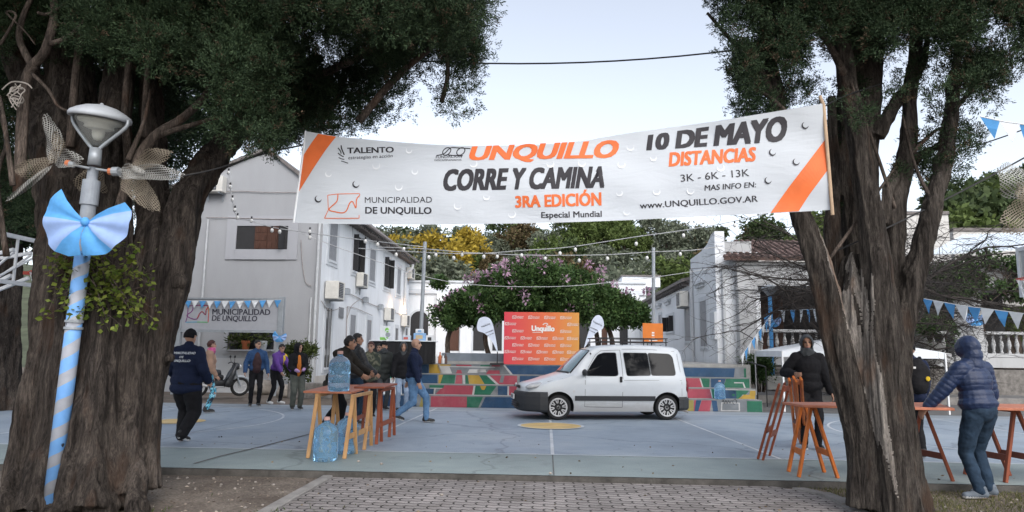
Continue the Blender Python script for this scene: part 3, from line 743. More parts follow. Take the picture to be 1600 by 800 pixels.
# ------------------------------------------------------------ building at the back of the plaza
BD = 42.0; bt = hitD(683, 441, BD).z
bb = Thing('back_building', 'low white building with cornice behind the flowering tree', 'building', (0, BD, 1.2), frame='C')
b = MB()
xa, xb = hitD(638, 500, BD).x - .1, 6.0
b.box((xa, BD, .9), (xb, BD + 7, bt), 0)
bw = bb.part('wall', b, M['white_wall'])
b = MB()
zc = hitD(660, 456, BD).z
b.box((xa, BD - .12, zc - .12), (xb, BD, zc + .05), 0, .01); b.box((xa, BD - .08, zc + .051), (xb, BD, zc + .16), 0); b.box((xa, BD - .1, bt - .02), (xb, BD + .2, bt + .1), 0, .01)
bb.part('cornice', b, M['surround'])
def opening(px0, px1, pyt, pyb, arch=False, name='window', m=None, pane=True):
    a = hitD(px0, pyt, BD); c = hitD(px1, pyb, BD); x0, x1 = a.x, c.x
    b = MB()
    if arch:
        r_ = (x1 - x0) / 2; zs = a.z - r_
        pts = [(x0, BD - .006, c.z), (x1, BD - .006, c.z)] + [((x0 + x1) / 2 + r_ * math.cos(t), BD - .006, zs + r_ * math.sin(t)) for t in [math.pi * i / 12 for i in range(13)]]
        b.poly(pts, 0)
        o = bb.part(name, b, m or M['dark_in'])
        b = MB()
        for i in range(12):
            t0 = math.pi * i / 12; t1 = math.pi * (i + 1) / 12; C = ((x0 + x1) / 2, zs)
            q = lambda t, rr: (C[0] + rr * math.cos(t), BD - .05, C[1] + rr * math.sin(t))
            b.prism([q(t0, r_), q(t0, r_ + .12), q(t1, r_ + .12), q(t1, r_)], (0, .05, 0))
        bb.part('arch_trim', b, M['surround'], o)
    else:
        b.box((x0, BD - .03, c.z), (x1, BD - .005, a.z), 0)
        o = bb.part(name, b, m or M['dark_in'])
        b = MB(); b.box((x0 - .12, BD - .06, c.z), (x0 - .002, BD, a.z + .12)); b.box((x1 + .002, BD - .06, c.z), (x1 + .12, BD, a.z + .12)); b.box((x0 - .001, BD - .055, a.z + .002), (x1 + .001, BD, a.z + .12))
        bb.part('door_frame' if name == 'door' else 'window_frame', b, M['surround'], o)
opening(642, 668, 486, 548, True, 'archway')
opening(703, 717, 497, 548, name='door', m=M['wood_dark']); opening(740, 757, 500, 548, name='door'); opening(668.5, 674, 527, 540)
opening(770, 784, 500, 548); opening(905, 920, 500, 548); opening(940, 952, 500, 548, name='door', m=M['wood_dark']); opening(968, 984, 500, 548)
# column stubs in front
for px in (690, 728, 930, 958, 990):
    b = MB(); c = hitD(px, 545, BD); b.box((c.x - .35, BD - .25, .95), (c.x + .35, BD - .002, zc - .13), 0, .015)
    bb.part('pilaster', b, M['white_wall'])
# small raised block on its roof, to the right
a = hitD(972, 432, BD + 1); c = hitD(1032, 470, BD + 1)
b = MB(); b.box((a.x, BD + 1, bt - .1), (c.x, BD + 4, a.z), 0)
rb = bb.part('roof_block', b, M['white_wall'])
b = MB(); b.box((a.x - .05, BD + .92, a.z), (c.x + .05, BD + 4, a.z + .09), 0, .01); bb.part('roof_trim', b, M['roof_edge'], rb)

# ------------------------------------------------------------ right building with its porch
RX_ = 6.06; RF, RM, RB = 25.0, 29.25, 41.9
rb = Thing('porch_building', 'white colonial building with tall windows and a shaded porch with balustrades', 'building', (RX_, RF, 0), frame='C')
zlow = 4.65; zhi = 5.6
b = MB()
b.box((RX_, RM + .003, 1.15), (RX_ + 8, RB, zlow), 0)
b.box((RX_, RF, 1.15), (RX_ + 1.55, RM, zhi - .45), 0)
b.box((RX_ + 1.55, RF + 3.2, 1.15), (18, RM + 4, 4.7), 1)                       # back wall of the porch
# curved parapet of the tall part, on the side facade
pp = [(RF, 5.92), (RF + .5, 5.88), (RF + 1.2, 5.62), (RF + 2.2, 5.5), (RF + 3.4, 5.48), (RM, 5.46)]
pts = [(RX_, RM, zhi - .451), (RX_, RF, zhi - .451)] + [(RX_, d, z) for d, z in pp]
b.prism(pts, (.35, 0, 0), 0)
b.box((RX_ + .351, RF, zhi - .449), (RX_ + 1.3, RF + .3, 5.55), 2)
rb.part('wall', b, [M['white_wall'], M['dark_in'], M['porch_wall']])
b = MB()
for k, (d0, d1, z) in enumerate([(RM + .2, RB, zlow)]):
    b.prism([(RX_ - .35, d0, z - .12), (RX_ - .35, d1, z - .12), (RX_ + 3.5, d1, z + .75), (RX_ + 3.5, d0, z + .75)], (0, 0, .14), 0)
for i in range(24): b.box((RX_ - .3, RM + .4 + i * .52, zlow - .26), (RX_ + .02, RM + .5 + i * .52, zlow - .13), 0)
rb.part('roof', b, M['roof_edge'])
# base of rough stone
b = MB(); b.box((RX_ - .08, RF - .08, -.1), (RX_ + 1.8, RM + 12.6, 1.149)); b.box((RX_ + 1.8, RF - .5, -.1), (18, RF + 3.1, 1.1)); rb.part('stone_base', b, M['stone'])
for q in [(1071, 1079.5, 480, 533, 'closed'), (1095, 1105, 470, 541, 'closed'), (1140.5, 1150, 465, 518, 'pane')]:
    if q[0] == 1140.5: continue
    window_side(rb, RX_, *q, frame_w=.16, sgn=-1)
window_side(rb, RX_, 1042, 1053, 494, 518, 'open', frame_w=.14, sgn=-1)
window_side(rb, RX_, 1030, 1034, 492, 525, 'closed', frame_w=.14, sgn=-1)
for px, py in ((1030, 476), (1044, 470), (1070, 457), (1095, 441)):
    b = MB(); p = hitL(px, py, RX_); w_ = .75
    b.box((RX_ - .17, p.y - w_, p.z - .08), (RX_, p.y + w_, p.z + .02), 0, .01); b.box((RX_ - .1, p.y - w_ * .85, p.z - .2), (RX_, p.y + w_ * .85, p.z - .081), 0)
    rb.part('window_cornice', b, M['surround'])
b = MB(); p = hitL(1084.5, 500, RX_); b.tube([(RX_ - .07, p.y, .2), (RX_ - .07, p.y, 5.0)], .06, 8)
rb.part('downpipe', b, M['pipe'])
b = MB(); b.tube([(RX_ + .25, RF - .08, .1), (RX_ + .25, RF - .08, 4.6)], .06, 8)
rb.part('downpipe', b, M['pipe'])
b = MB(); p = hitL(1116, 488, RX_); q = hitL(1116, 531, RX_); b.box((RX_ - .09, p.y - .35, q.z), (RX_, p.y + .35, p.z), 0, .01); rb.part('meter_box', b, M['surround'])
ac_side(1074, 480, RX_, .95, .66, .38, -1, 'air conditioner on the right-side facade above a closed shutter')
# porch front, facing the court
PF = RF - .35
zf = hitD(1550, 556, PF).z                 # porch floor
zl = hitD(1300, 447, PF).z                 # underside of the lintel
zt_ = hitD(1300, 415, PF).z
cols = [(1155, 1183), (1288, 1318), (1428, 1452), (1490, 1536), (1640, 1680)]
for i, (p0, p1) in enumerate(cols):
    b = MB(); x0, x1 = hitD(p0, 500, PF).x, hitD(p1, 500, PF).x
    b.box((x0, PF, zf - .35), (x1, PF + .5, zl), 0, .02)
    b.box((x0 - .05, PF - .05, zf - .35), (x1 + .05, PF + .52, zf + .12), 0, .02); b.box((x0 - .05, PF - .05, zl - .16), (x1 + .05, PF + .52, zl - .002), 0, .02)
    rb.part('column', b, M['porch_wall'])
x0, x1 = hitD(1152, 430, PF).x, hitD(1700, 430, PF).x
b = MB()
b.box((x0, PF - .003, zl), (x1, PF + .55, zt_), 0); b.box((x0 - .05, PF - .1, zt_), (x1, PF + .6, zt_ + .12), 0, .01)
b.box((x0, PF + .55, zl + .1), (x1, PF + 3.4, zl + .2), 0)
b.box((x0, PF + .02, zf - .4), (x1, PF + 3.4, zf - .06), 0)
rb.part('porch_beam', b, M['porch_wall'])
prof = [(.055, 0), (.06, .04), (.035, .09), (.05, .2), (.075, .32), (.06, .45), (.03, .58), (.045, .64), (.035, .68), (.06, .73)]
zr = hitD(1550, 518, PF).z - zf
for (c0, c1) in ((1183, 1288), (1452, 1490), (1536, 1640)):
    b = MB()
    xa, xb_ = hitD(c0, 530, PF).x + .06, hitD(c1, 530, PF).x - .06
    b.box((xa, PF + .06, zf - .05), (xb_, PF + .34, zf + .08), 0, .01); b.box((xa, PF + .05, zf + zr - .1), (xb_, PF + .35, zf + zr), 0, .015)
    nn = max(1, int((xb_ - xa) / .25))
    for i in range(nn):
        x = lerp(xa, xb_, (i + .5) / nn); b.lathe([(r_, zf + .08 + h_ * (zr - .18) / .73) for r_, h_ in prof], (x, PF + .2, 0), 10)
    rb.part('balustrade', b, M['porch_wall'], smooth=False)
# dark wood doors at the back of the porch
for px in (1230, 1350, 1590):
    b = MB(); x = hitD(px, 500, PF).x + .5; b.box((x - .55, RF + 3.15, zf - .05), (x + .55, RF + 3.19, zf + 2.3), 0, .01)
    rb.part('porch_door', b, M['wood_dark'])
# tile roof over the porch, pale sheets further right
b = MB()
xa, xb_ = hitD(1128, 420, PF).x, hitD(1310, 420, PF).x
za = zt_ + .13; zb = hitD(1200, 379, PF + 2.4).z
b.prism([(xa, PF - .3, za), (xb_, PF - .3, za), (xb_, PF + 2.6, zb), (xa + 1.2, PF + 2.6, zb)], (0, 0, .07), 0)
nx = int((xb_ - xa) / .22)
for i in range(nx):
    x = xa + (i + .5) * .22; t0 = max(0, (xa + 1.2 - x) / 1.2)
    d0 = PF - .32; d1 = PF + 2.6
    f = 1 - t0 if x < xa + 1.2 else 1
    b.tube([(x, d0, za + .08), (x, lerp(d0, d1, f), lerp(za, zb, f) + .08)], .085, 6)
rb.part('tile_roof', b, M['tile'])
b = MB()
q = [hitD(1452, 398, PF), hitD(1700, 388, PF), hitD(1700, 372, PF + 3), hitD(1500, 366, PF + 3)]
b.prism([Vector((v.x, v.y, v.z)) for v in (hitD(1450, 399, PF - .4), hitD(1720, 384, PF - .4), hitD(1720, 362, PF + 3), hitD(1505, 369, PF + 3))], (0, 0, .05), 0)
for i in range(40): 
    t = i / 39; p0 = hitD(lerp(1452, 1718, t), lerp(399, 384, t), PF - .41); p1 = hitD(lerp(1506, 1718, t), lerp(369, 362, t), PF + 3); b.tube([p0 + Vector((0, 0, .06)), p1 + Vector((0, 0, .06))], .025, 5)
rb.part('sheet_roof', b, mat('pale_sheet_roof', (.56, .62, .68), .5, .12, 3, metal=.1))
M['weathered'] = wall_mat('weathered_white', (.58, .57, .55), .7, 1.5, (.25, .23, .21))
# parapet walls of the blocks behind, above the porch roof
for (p0, p1, yt, D) in ((1385, 1488, 332, PF + 4.2), (1489, 1700, 358, PF + 4.6), (1120, 1384, 380, PF + 5)):
    a = hitD(p0, yt, D); c = hitD(p1, 420, D)
    b = MB(); b.box((a.x, D, 3.6), (c.x, D + .3, a.z), 0); b.box((a.x - .02, D - .06, a.z - .09), (c.x + .02, D + .32, a.z + .05), 1, .01)
    rb.part('parapet', b, [M['weathered'], M['roof_edge']])

# ------------------------------------------------------------ hill behind the town
b = MB()
def hill_z(x, y):
    t = max(0, min(1, (y - 50) / 75)); s_ = t * t * (3 - 2 * t)
    h = 16.6 + 1.4 * math.sin(x * .045 + 1) + 1.2 * math.sin(x * .11)
    h *= 1 - .04 * math.exp(-((x - 27) / 9) ** 2)
    h += 11 * max(0, min(1, (x - 36) / 45))
    return -.3 + s_ * h + (.6 * mnoise.noise(Vector((x * .08, y * .08, 0))) if t > 0 else 0)
nx, ny = 70, 26
for j in range(ny + 1):
    for i in range(nx + 1):
        x = -190 + 380 * i / nx; y = 46 + 110 * j / ny; b.v.append((x, y, hill_z(x, y)))
for j in range(ny):
    for i in range(nx):
        k = j * (nx + 1) + i; b.f.append((k, k + 1, k + nx + 2, k + nx + 1)); b.m.append(0)
struct('hill', b, mat('hill_scrub', (.06, .07, .04), 1, .4, .4, .5, 2), 'W', True)
# ------------------------------------------------------------ foliage
def leaf_mesh(name, P, Dir, length, width, mats, rng, base=(0, 0, 0), jitter=.35, droop=0.0, midx=None, fold=True):
    """many small leaf faces: P (n,3) roots, Dir (n,3) directions"""
    n = len(P)
    d = Dir / (np.linalg.norm(Dir, axis=1, keepdims=True) + 1e-9)
    r = rng.normal(size=(n, 3)); s = np.cross(d, r); s /= (np.linalg.norm(s, axis=1, keepdims=True) + 1e-9)
    L = length * (1 + jitter * rng.uniform(-1, 1, (n, 1))); Wd = width * (1 + jitter * rng.uniform(-1, 1, (n, 1)))
    a = P; bq = P + d * L * .45 + s * Wd * .5; c = P + d * L; e = P + d * L * .45 - s * Wd * .5
    c[:, 2] -= droop * L[:, 0]
    V = np.stack([a, bq, c, e], axis=1).reshape(-1, 3) - np.array(base)
    me = bpy.data.meshes.new(name)
    me.vertices.add(4 * n); me.vertices.foreach_set('co', V.astype(np.float32).ravel())
    me.loops.add(4 * n); me.loops.foreach_set('vertex_index', np.arange(4 * n, dtype=np.int32))
    me.polygons.add(n); me.polygons.foreach_set('loop_start', np.arange(0, 4 * n, 4, dtype=np.int32)); me.polygons.foreach_set('loop_total', np.full(n, 4, dtype=np.int32))
    for mt in (mats if isinstance(mats, (list, tuple)) else [mats]): me.materials.append(mt)
    if midx is not None: me.polygons.foreach_set('material_index', midx.astype(np.int32))
    me.update(calc_edges=True); me.validate()
    return me
def clump_points(centers, radii, per, rng, flat=1.0, shell=.55):
    P = []; Dn = []
    for c, r, k in zip(centers, radii, per):
        u = rng.normal(size=(k, 3)); u /= np.linalg.norm(u, axis=1, keepdims=True)
        # uneven clump outline
        ph = rng.uniform(0, 6.28, 3)
        bump = 1 + .22 * np.sin(3 * u[:, 0] + ph[0]) + .22 * np.sin(4 * u[:, 1] + ph[1]) + .18 * np.sin(5 * u[:, 2] + ph[2])
        rad = r * bump * (shell + (1 - shell) * rng.uniform(0, 1, k) ** .6) * rng.uniform(.75, 1.06, k)
        q = u * rad[:, None]; q[:, 2] *= flat
        P.append(np.array(c) + q); Dn.append(u)
    return np.concatenate(P), np.concatenate(Dn)
def clump_plumes(centers, radii, nsub, k, rng, plen=.09, flat=1.15, shell=.6, length=None):
    """clumps of feathery sprays: nsub sprays on each clump, k scale-like leaves along each spray"""
    P, Dn = clump_points(centers, radii, nsub, rng, flat, shell)
    D = Dn * .75 + np.array([0, 0, .42]) + rng.normal(size=P.shape) * .33
    D /= np.linalg.norm(D, axis=1, keepdims=True)
    n = len(P); t = rng.uniform(0, 1, (n, k, 1)) * plen * rng.uniform(.6, 1.5, (n, 1, 1))
    Q = P[:, None, :] + D[:, None, :] * t + rng.normal(size=(n, k, 3)) * (.007 + .014 * (1 - t / (plen * 1.6)))
    E = D[:, None, :] + rng.normal(size=(n, k, 3)) * .45
    return Q.reshape(-1, 3), E.reshape(-1, 3), np.repeat(rng.uniform(size=n), k)
def trunk_mesh(th, b, voxel, m, amp=1.0):
    def dsp(p):
        r1 = 1 - abs(mnoise.noise(Vector((p.x * 6.5, p.y * 6.5, p.z * .95)))) * 2.2
        r2 = 1 - abs(mnoise.noise(Vector((p.x * 15 + 3, p.y * 15, p.z * 2.4)))) * 2.2
        r3 = mnoise.noise(Vector((p.x * 32, p.y * 32, p.z * 3.0)))
        return amp * (.030 * (r1 - .55) + .016 * (r2 - .5) + .006 * r3)
    me = fuse('trunk', b, voxel, 2, dsp); me.transform(Matrix.Translation(-th.base)); me.materials.append(m); return me
def inside(px, tab): return interp(px, tab)

M['bark_l'] = bark_mat('cypress_bark', (.016, .0135, .0125), (.082, .069, .06), 16, 1.3, 1.0)
M['bark_r'] = bark_mat('cypress_bark_grey', (.02, .017, .0155), (.095, .083, .073), 18, 1.7, 1.0)
M['bark_bare'] = bark_mat('bare_wood', (.085, .075, .068), (.29, .265, .24), 18, .7, .8)
M['twig'] = bark_mat('twig_bark', (.03, .025, .022), (.13, .105, .09), 20, 3, .6)
M['cypress'] = leaf_mat('cypress_leaves', (.014, .029, .015), (.050, .077, .038), .12)
M['cypress_dry'] = leaf_mat('cypress_dry', (.05, .04, .026), (.10, .07, .045), .1)

rngL = np.random.default_rng(11); rnd = random.Random(5)
def fluted(k, amp, ph, ky=0.0):
    return lambda a, t, p: 1 + amp * math.sin(k * a + ph + ky * p.z) + amp * .6 * math.sin((2 * k + 1) * a + 2.1 * ph + 1.3 * p.z) + .05 * mnoise.noise(Vector((p.x * 3 + math.cos(a) * 2, p.y * 3 + math.sin(a) * 2, p.z * 2.0)))
def pp(px, py, Y): return at(px, py, Y)

# left cypress: fused stems that fan out upward
TL = at(140, 792, 7.1)
cyp_l = Thing('cypress_tree', 'huge old cypress with a wide fluted trunk behind the striped lamp post', 'tree', (TL.x, TL.y, -.09), frame='W')
b = MB()
def stem(pts, rad, n=18, k=4, amp=.1, ph=0, m=0, ky=.4, sm=6):
    P = spline(pts, sm); rr = [interp(i / (len(P) - 1), [(j / (len(rad) - 1), r) for j, r in enumerate(rad)]) for i in range(len(P))]
    # small sideways wander
    for i, p in enumerate(P): P[i] = p + Vector((mnoise.noise(Vector((p.z * .9, ph, 0))), mnoise.noise(Vector((p.z * .9, ph, 7))), 0)) * .03
    b.tube(P, rr, n, m, True, fluted(k, amp, ph, ky))
G = -.35
stem([Vector((-4.5, 7.4, G)), Vector((-4.52, 7.38, .5)), at(135, 560, 7.35), at(130, 420, 7.4), at(120, 250, 7.6), at(110, 50, 7.8), at(120, -250, 8.0)], [.58, .50, .46, .40, .28, .2, .14], 40, 6, .13, .3)
stem([at(68, 800, 6.95), at(88, 700, 7.10), at(102, 560, 7.20), at(104, 400, 7.35), at(84, 240, 7.45), at(20, 60, 7.65), at(-30, -200, 7.85)], [.30, .24, .23, .23, .2, .15, .1], 24, 4, .12, 1.0)
stem([at(140, 800, 6.80), at(150, 700, 6.95), at(160, 560, 7.05), at(170, 400, 7.15), at(175, 250, 7.35), at(190, 90, 7.65), at(210, -200, 7.85)], [.30, .24, .22, .22, .19, .14, .1], 24, 5, .12, 2.0)
stem([at(222, 765, 7.15), at(224, 690, 7.20), at(236, 600, 7.25), at(252, 520, 7.30), at(272, 440, 7.35), at(280, 380, 7.40), at(292, 320, 7.50), at(325, 260, 7.75), at(370, 205, 8.15), at(430, 140, 8.65), at(500, 90, 9.05)], [.2, .155, .145, .15, .165, .17, .17, .15, .12, .09, .06], 24, 4, .13, 3.1)
stem([at(195, 770, 7.00), at(200, 690, 7.05), at(212, 590, 7.15), at(225, 480, 7.25), at(240, 380, 7.40), at(240, 260, 7.65), at(235, 120, 7.85), at(250, -50, 8.05)], [.22, .15, .14, .15, .16, .13, .1, .07], 20, 4, .14, 4.2)
stem([at(20, 790, 7.35), at(66, 720, 7.45), at(84, 600, 7.55), at(92, 480, 7.65), at(78, 330, 7.85), at(40, 150, 8.05), at(-40, -50, 8.25)], [.2, .16, .15, .15, .13, .1, .07], 18, 4, .12, 5.0)
# root flares
for (x0, y0, x1, y1, r_) in ((-20, 812, 30, 770, .09), (70, 830, 90, 775, .13), (160, 815, 160, 760, .13), (215, 800, 215, 755, .1)):
    stem([at(x0, y0, 6.65) + Vector((0, 0, -.12)), at((x0 + x1) / 2, (y0 + y1) / 2, 6.80), at(x1, y1 - 60, 7.05)], [r_, r_ * .95, r_ * .5], 12, 3, .1, x0)
# knots
for (x, y, Y, r_) in ((280, 440, 7.28, .11), (262, 560, 7.2, .06)):
    b.ell(at(x, y, Y), (r_, r_, r_ * .9), None, 12, 8)
cyp_l.part('trunk', trunk_mesh(cyp_l, b, .017, M['bark_l']))
# limbs and dead branches in front of the dark interior
b = MB()
for pts, r0, r1 in [([(200, 270, 7.0), (240, 215, 7.0), (285, 185, 7.1), (320, 150, 7.3), (350, 100, 7.6)], .06, .03), ([(250, 210, 7.0), (300, 195, 7.1), (350, 180, 7.3)], .035, .015),
                    ([(200, 250, 6.9), (225, 190, 7.0), (235, 140, 7.1)], .03, .012), ([(30, 300, 6.8), (40, 130, 6.8), (70, 80, 6.8), (85, 20, 6.9), (80, -40, 7)], .06, .035), ([(55, 110, 6.8), (30, 60, 6.8), (40, 15, 6.8), (60, -20, 6.8)], .04, .02),
                    ([(75, 70, 6.8), (105, 58, 6.8), (125, 40, 6.9), (135, 20, 7)], .028, .01), ([(60, 20, 6.8), (75, 22, 6.8), (95, 10, 6.9), (115, 0, 7)], .02, .01), ([(50, 115, 6.7), (75, 140, 6.7), (90, 165, 6.7), (105, 173, 6.7)], .02, .012),
                    ([(10, 400, 6.7), (-5, 280, 6.7), (10, 220, 6.7), (-10, 150, 6.7)], .03, .015), ([(20, 290, 6.6), (8, 200, 6.6), (0, 150, 6.7)], .028, .014), ([(0, 70, 6.7), (25, 25, 6.7), (10, 20, 6.7), (40, 50, 6.7), (55, 70, 6.7)], .015, .006),
                    ([(185, 330, 7.0), (200, 260, 7.1), (195, 170, 7.2), (205, 60, 7.3)], .05, .03), ([(110, 230, 7.1), (120, 100, 7.2), (140, -20, 7.3)], .05, .03), ([(225, 215, 7.2), (228, 140, 7.3), (235, 60, 7.4)], .04, .02),
                    ([(560, 190, 7.6), (620, 120, 7.6), (690, 60, 7.7), (730, 10, 7.8)], .05, .02), ([(690, 160, 7.6), (700, 110, 7.6), (690, 40, 7.7)], .03, .02), ([(450, 140, 8.2), (560, 90, 8), (660, 40, 8)], .06, .03)]:
    P = spline([at(*q) for q in pts], 5); b.tube(P, [lerp(r0, r1, i / (len(P) - 1)) for i in range(len(P))], 7)
cyp_l.part('branch', b, M['twig'], smooth=True)
BOT = [(-260, 60), (0, 95), (140, 110), (230, 130), (320, 150), (345, 240), (400, 255), (440, 240), (475, 228), (530, 216), (565, 205), (600, 192), (640, 165), (655, 112), (672, 112), (690, 158), (715, 190), (740, 168), (752, 105), (766, 60), (778, 15), (790, -40)]
cen = []; rad = []
tries = 0
while len(cen) < 1150 and tries < 60000:
    tries += 1
    px = rnd.uniform(-160, 790); py = rnd.uniform(-170, 255); Y = rnd.uniform(5.9, 9.6)
    if px < 330: Y = rnd.uniform(6.1 if px > 120 else 7.0, 9.6)
    if px > 430 and py > 60: Y = rnd.uniform(7.7, 9.6)
    r_ = rnd.uniform(.13, .30); rp = r_ * FPX / Y
    bt_ = min(inside(px - rp * .7, BOT), inside(px, BOT), inside(px + rp * .7, BOT))
    if px + rp > 782 or py + rp * .9 > bt_: continue
    if rnd.random() < .5 and py < -50: continue
    # holes where sky shows near the thin right side
    if any((px - hx) ** 2 + (py - hy) ** 2 < (hr + rp * .6) ** 2 for hx, hy, hr in ((655, 130, 22), (640, 150, 12), (700, 110, 7), (725, 135, 8), (560, 70, 5), (520, 85, 4), (490, 30, 5))): continue
    cen.append(tuple(at(px, py, Y))); rad.append(r_)
for px, py, Y in [(700, 165, 7.6), (718, 172, 7.6), (735, 150, 7.6), (690, 140, 7.6), (735, 120, 7.6), (705, 85, 7.5), (620, 170, 7.8), (590, 185, 7.8), (560, 195, 7.8), (530, 205, 7.8), (480, 215, 7.8), (500, 200, 7.8), (430, 225, 7.1), (745, 60, 7.6), (760, 20, 7.6), (640, 140, 7.5)]:
    cen.append(tuple(at(px, py, Y))); rad.append(.14)
# the dark side of the crown behind the stems
for i in range(210):
    px = rnd.uniform(-260, 420); py = rnd.uniform(-150, 330); Y = rnd.uniform(8.3, 10.5)
    if py > interp(px, [(-260, 420), (100, 400), (200, 330), (300, 235), (420, 200)]): continue
    cen.append(tuple(at(px, py, Y))); rad.append(rnd.uniform(.3, .5))
# crown high above, over the path and the lamp: out of the photo, it shades the stems
hi_c = []; hi_r = []
for i in range(210):
    px = rnd.uniform(-500, 760); py = rnd.uniform(-1000, -260); Y = rnd.uniform(4.6, 9.5); hi_c.append(tuple(at(px, py, Y))); hi_r.append(rnd.uniform(.35, .6))
nsub = [int(62 * (r_ / .2) ** 2) + 6 for r_ in rad]
P, Dn, rr_ = clump_plumes(cen, rad, nsub, 21, rngL, .085)
P2, D2, rr2 = clump_plumes(hi_c, hi_r, [260] * len(hi_c), 4, rngL, .16)
mi = (rr_ < .06).astype(int)
crown = leaf_mesh('crown', P, Dn, .031, .0095, [M['cypress'], M['cypress_dry']], rngL, cyp_l.base, midx=mi)
cyp_l.part('crown', crown)
cyp_l.part('upper_crown', leaf_mesh('upper_crown', P2, D2, .12, .045, M['cypress'], rngL, cyp_l.base))

# young shoots with yellow-green leaves at the foot of the trunk
M['shoot'] = leaf_mat('shoot_leaves', (.06, .10, .018), (.17, .20, .04), .3, .45)
sh = Thing('leafy_shoots', 'loose yellow-green leafy shoots growing from the trunk beside the lamp post', 'plant', at(170, 470, 6.6), frame='W')
b = MB(); P = []; Dq = []
for i in range(64):
    x0, y0 = rnd.choice([(120, 430), (150, 500), (170, 470), (130, 400), (190, 480)])
    x1 = rnd.uniform(60, 250); y1 = rnd.uniform(385, 520) if x1 > 130 else rnd.uniform(380, 500)
    p0 = at(x0, y0, 6.98); p1 = at(x1, y1, rnd.uniform(6.68, 6.82)); mid = (p0 + p1) / 2 + Vector((0, -.04, .08))
    S_ = spline([p0, mid, p1], 5); b.tube(S_, .003, 4)
    for k in range(13):
        q = S_[rnd.randrange(3, len(S_))] + Vector([rnd.gauss(0, .03) for _ in range(3)]); P.append(tuple(q)); Dq.append((rnd.gauss(0, 1), rnd.gauss(-.6, .6), rnd.gauss(-.3, .6)))
sh.part('stem', b, M['twig'])
sh.part('leaves', leaf_mesh('leaves', np.array(P), np.array(Dq), .058, .04, M['shoot'], rngL, sh.base))

# right cypress: several stems, one of bare grey wood
TR = at(1380, 796, 7.15)
cyp_r = Thing('cypress_tree', 'grey multi-stemmed cypress with a strip of bare wood at the right end of the banner', 'tree', (TR.x, TR.y, -.09), frame='W')
b = MB()
Y0 = 7.2
stem([Vector((3.97, 7.3, G)), at(1385, 740, 7.25), at(1373, 640, 7.25), at(1362, 540, 7.25), at(1352, 470, 7.25), at(1345, 400, 7.3)], [.34, .29, .28, .30, .28, .16], 40, 6, .1, .3)
stem([at(1352, 790, 7.1), at(1342, 700, 7.1), at(1325, 600, 7.05), at(1303, 500, 7.05), at(1278, 410, 7.05), at(1248, 330, 7.1), at(1225, 220, 7.2), at(1205, 100, 7.3), at(1190, -60, 7.4)], [.17, .145, .135, .13, .115, .095, .085, .07, .05], 20, 4, .1, .8)
stem([at(1400, 800, 6.95), at(1390, 700, 6.95), at(1380, 600, 6.95), at(1378, 500, 6.95), at(1370, 400, 7.0), at(1355, 300, 7.05), at(1335, 190, 7.1), at(1318, 90, 7.15), at(1300, -50, 7.2)], [.2, .165, .155, .15, .135, .115, .1, .085, .06], 22, 5, .1, 1.7)
stem([at(1420, 795, 7.25), at(1405, 690, 7.25), at(1400, 600, 7.2), at(1408, 510, 7.2), at(1428, 430, 7.2), at(1445, 370, 7.2), at(1460, 310, 7.2), at(1480, 220, 7.25), at(1490, 130, 7.3), at(1500, 20, 7.4)], [.17, .145, .13, .12, .105, .1, .085, .075, .06, .04], 18, 4, .1, 2.6)
stem([at(1385, 520, 7.4), at(1390, 400, 7.4), at(1400, 310, 7.4), at(1418, 220, 7.4), at(1425, 120, 7.4), at(1440, -20, 7.5)], [.16, .13, .1, .085, .07, .05], 14, 4, .1, 3.3)
stem([at(1350, 480, 7.5), at(1345, 330, 7.6), at(1340, 180, 7.6), at(1345, 60, 7.6), at(1340, -80, 7.6)], [.2, .22, .24, .24, .2], 18, 4, .12, 4.4)
stem([at(1320, 480, 7.5), at(1300, 380, 7.5), at(1305, 280, 7.5), at(1300, 150, 7.5)], [.12, .09, .06, .04], 12, 4, .1, 5.1)
stem([at(1375, 350, 7.3), at(1390, 290, 7.3), at(1430, 250, 7.4), at(1480, 220, 7.4)], [.07, .06, .05, .03], 10, 3, .1, 1.1)
stem([at(1370, 215, 7.4), at(1400, 160, 7.4), at(1430, 120, 7.5), at(1450, 60, 7.5)], [.07, .06, .05, .03], 10, 3, .1, 2.1)
cyp_r.part('trunk', trunk_mesh(cyp_r, b, .014, M['bark_r'], .8))
# the strip of bare, barkless wood: the faces of the trunk along two ragged bands
tk = cyp_r.o.children[0].data; tk.materials.append(M['bark_bare'])
nf_ = len(tk.polygons); cf = np.empty(nf_ * 3, np.float32); tk.polygons.foreach_get('center', cf); cf = cf.reshape(-1, 3) + np.array(cyp_r.base)
mi_ = np.zeros(nf_, np.int32)
for pts, rr_ in (([(1396, 780, 6.85), (1386, 700, 6.83), (1368, 600, 6.80), (1347, 510, 6.84), (1322, 430, 6.92), (1300, 360, 6.98), (1284, 300, 7.0), (1272, 250, 7.05)], [.01, .045, .085, .10, .10, .10, .09, .08]), ([(1362, 560, 6.85), (1354, 470, 6.9), (1342, 400, 6.95), (1322, 330, 7.0), (1306, 255, 7.05)], [.012, .05, .06, .06, .05])):
    Pl = spline([at(*q) for q in pts], 14); best = np.full(nf_, 9.0)
    for k, p in enumerate(Pl):
        r_ = interp(k / (len(Pl) - 1), [(q / (len(rr_) - 1), v) for q, v in enumerate(rr_)])
        best = np.minimum(best, np.linalg.norm((cf - np.array(p)) * np.array([1, .2, 1]), axis=1) / r_)
    for f in np.nonzero(best < 1.7)[0]:
        c = cf[f]; nz_ = mnoise.noise(Vector((c[0] * 11, c[1] * 11, c[2] * 1.2))) * .6 + mnoise.noise(Vector((c[0] * 30, c[1] * 30, c[2] * 1.6))) * .2
        if best[f] + nz_ < 1.0: mi_[f] = 1
tk.polygons.foreach_set('material_index', mi_); tk.update()
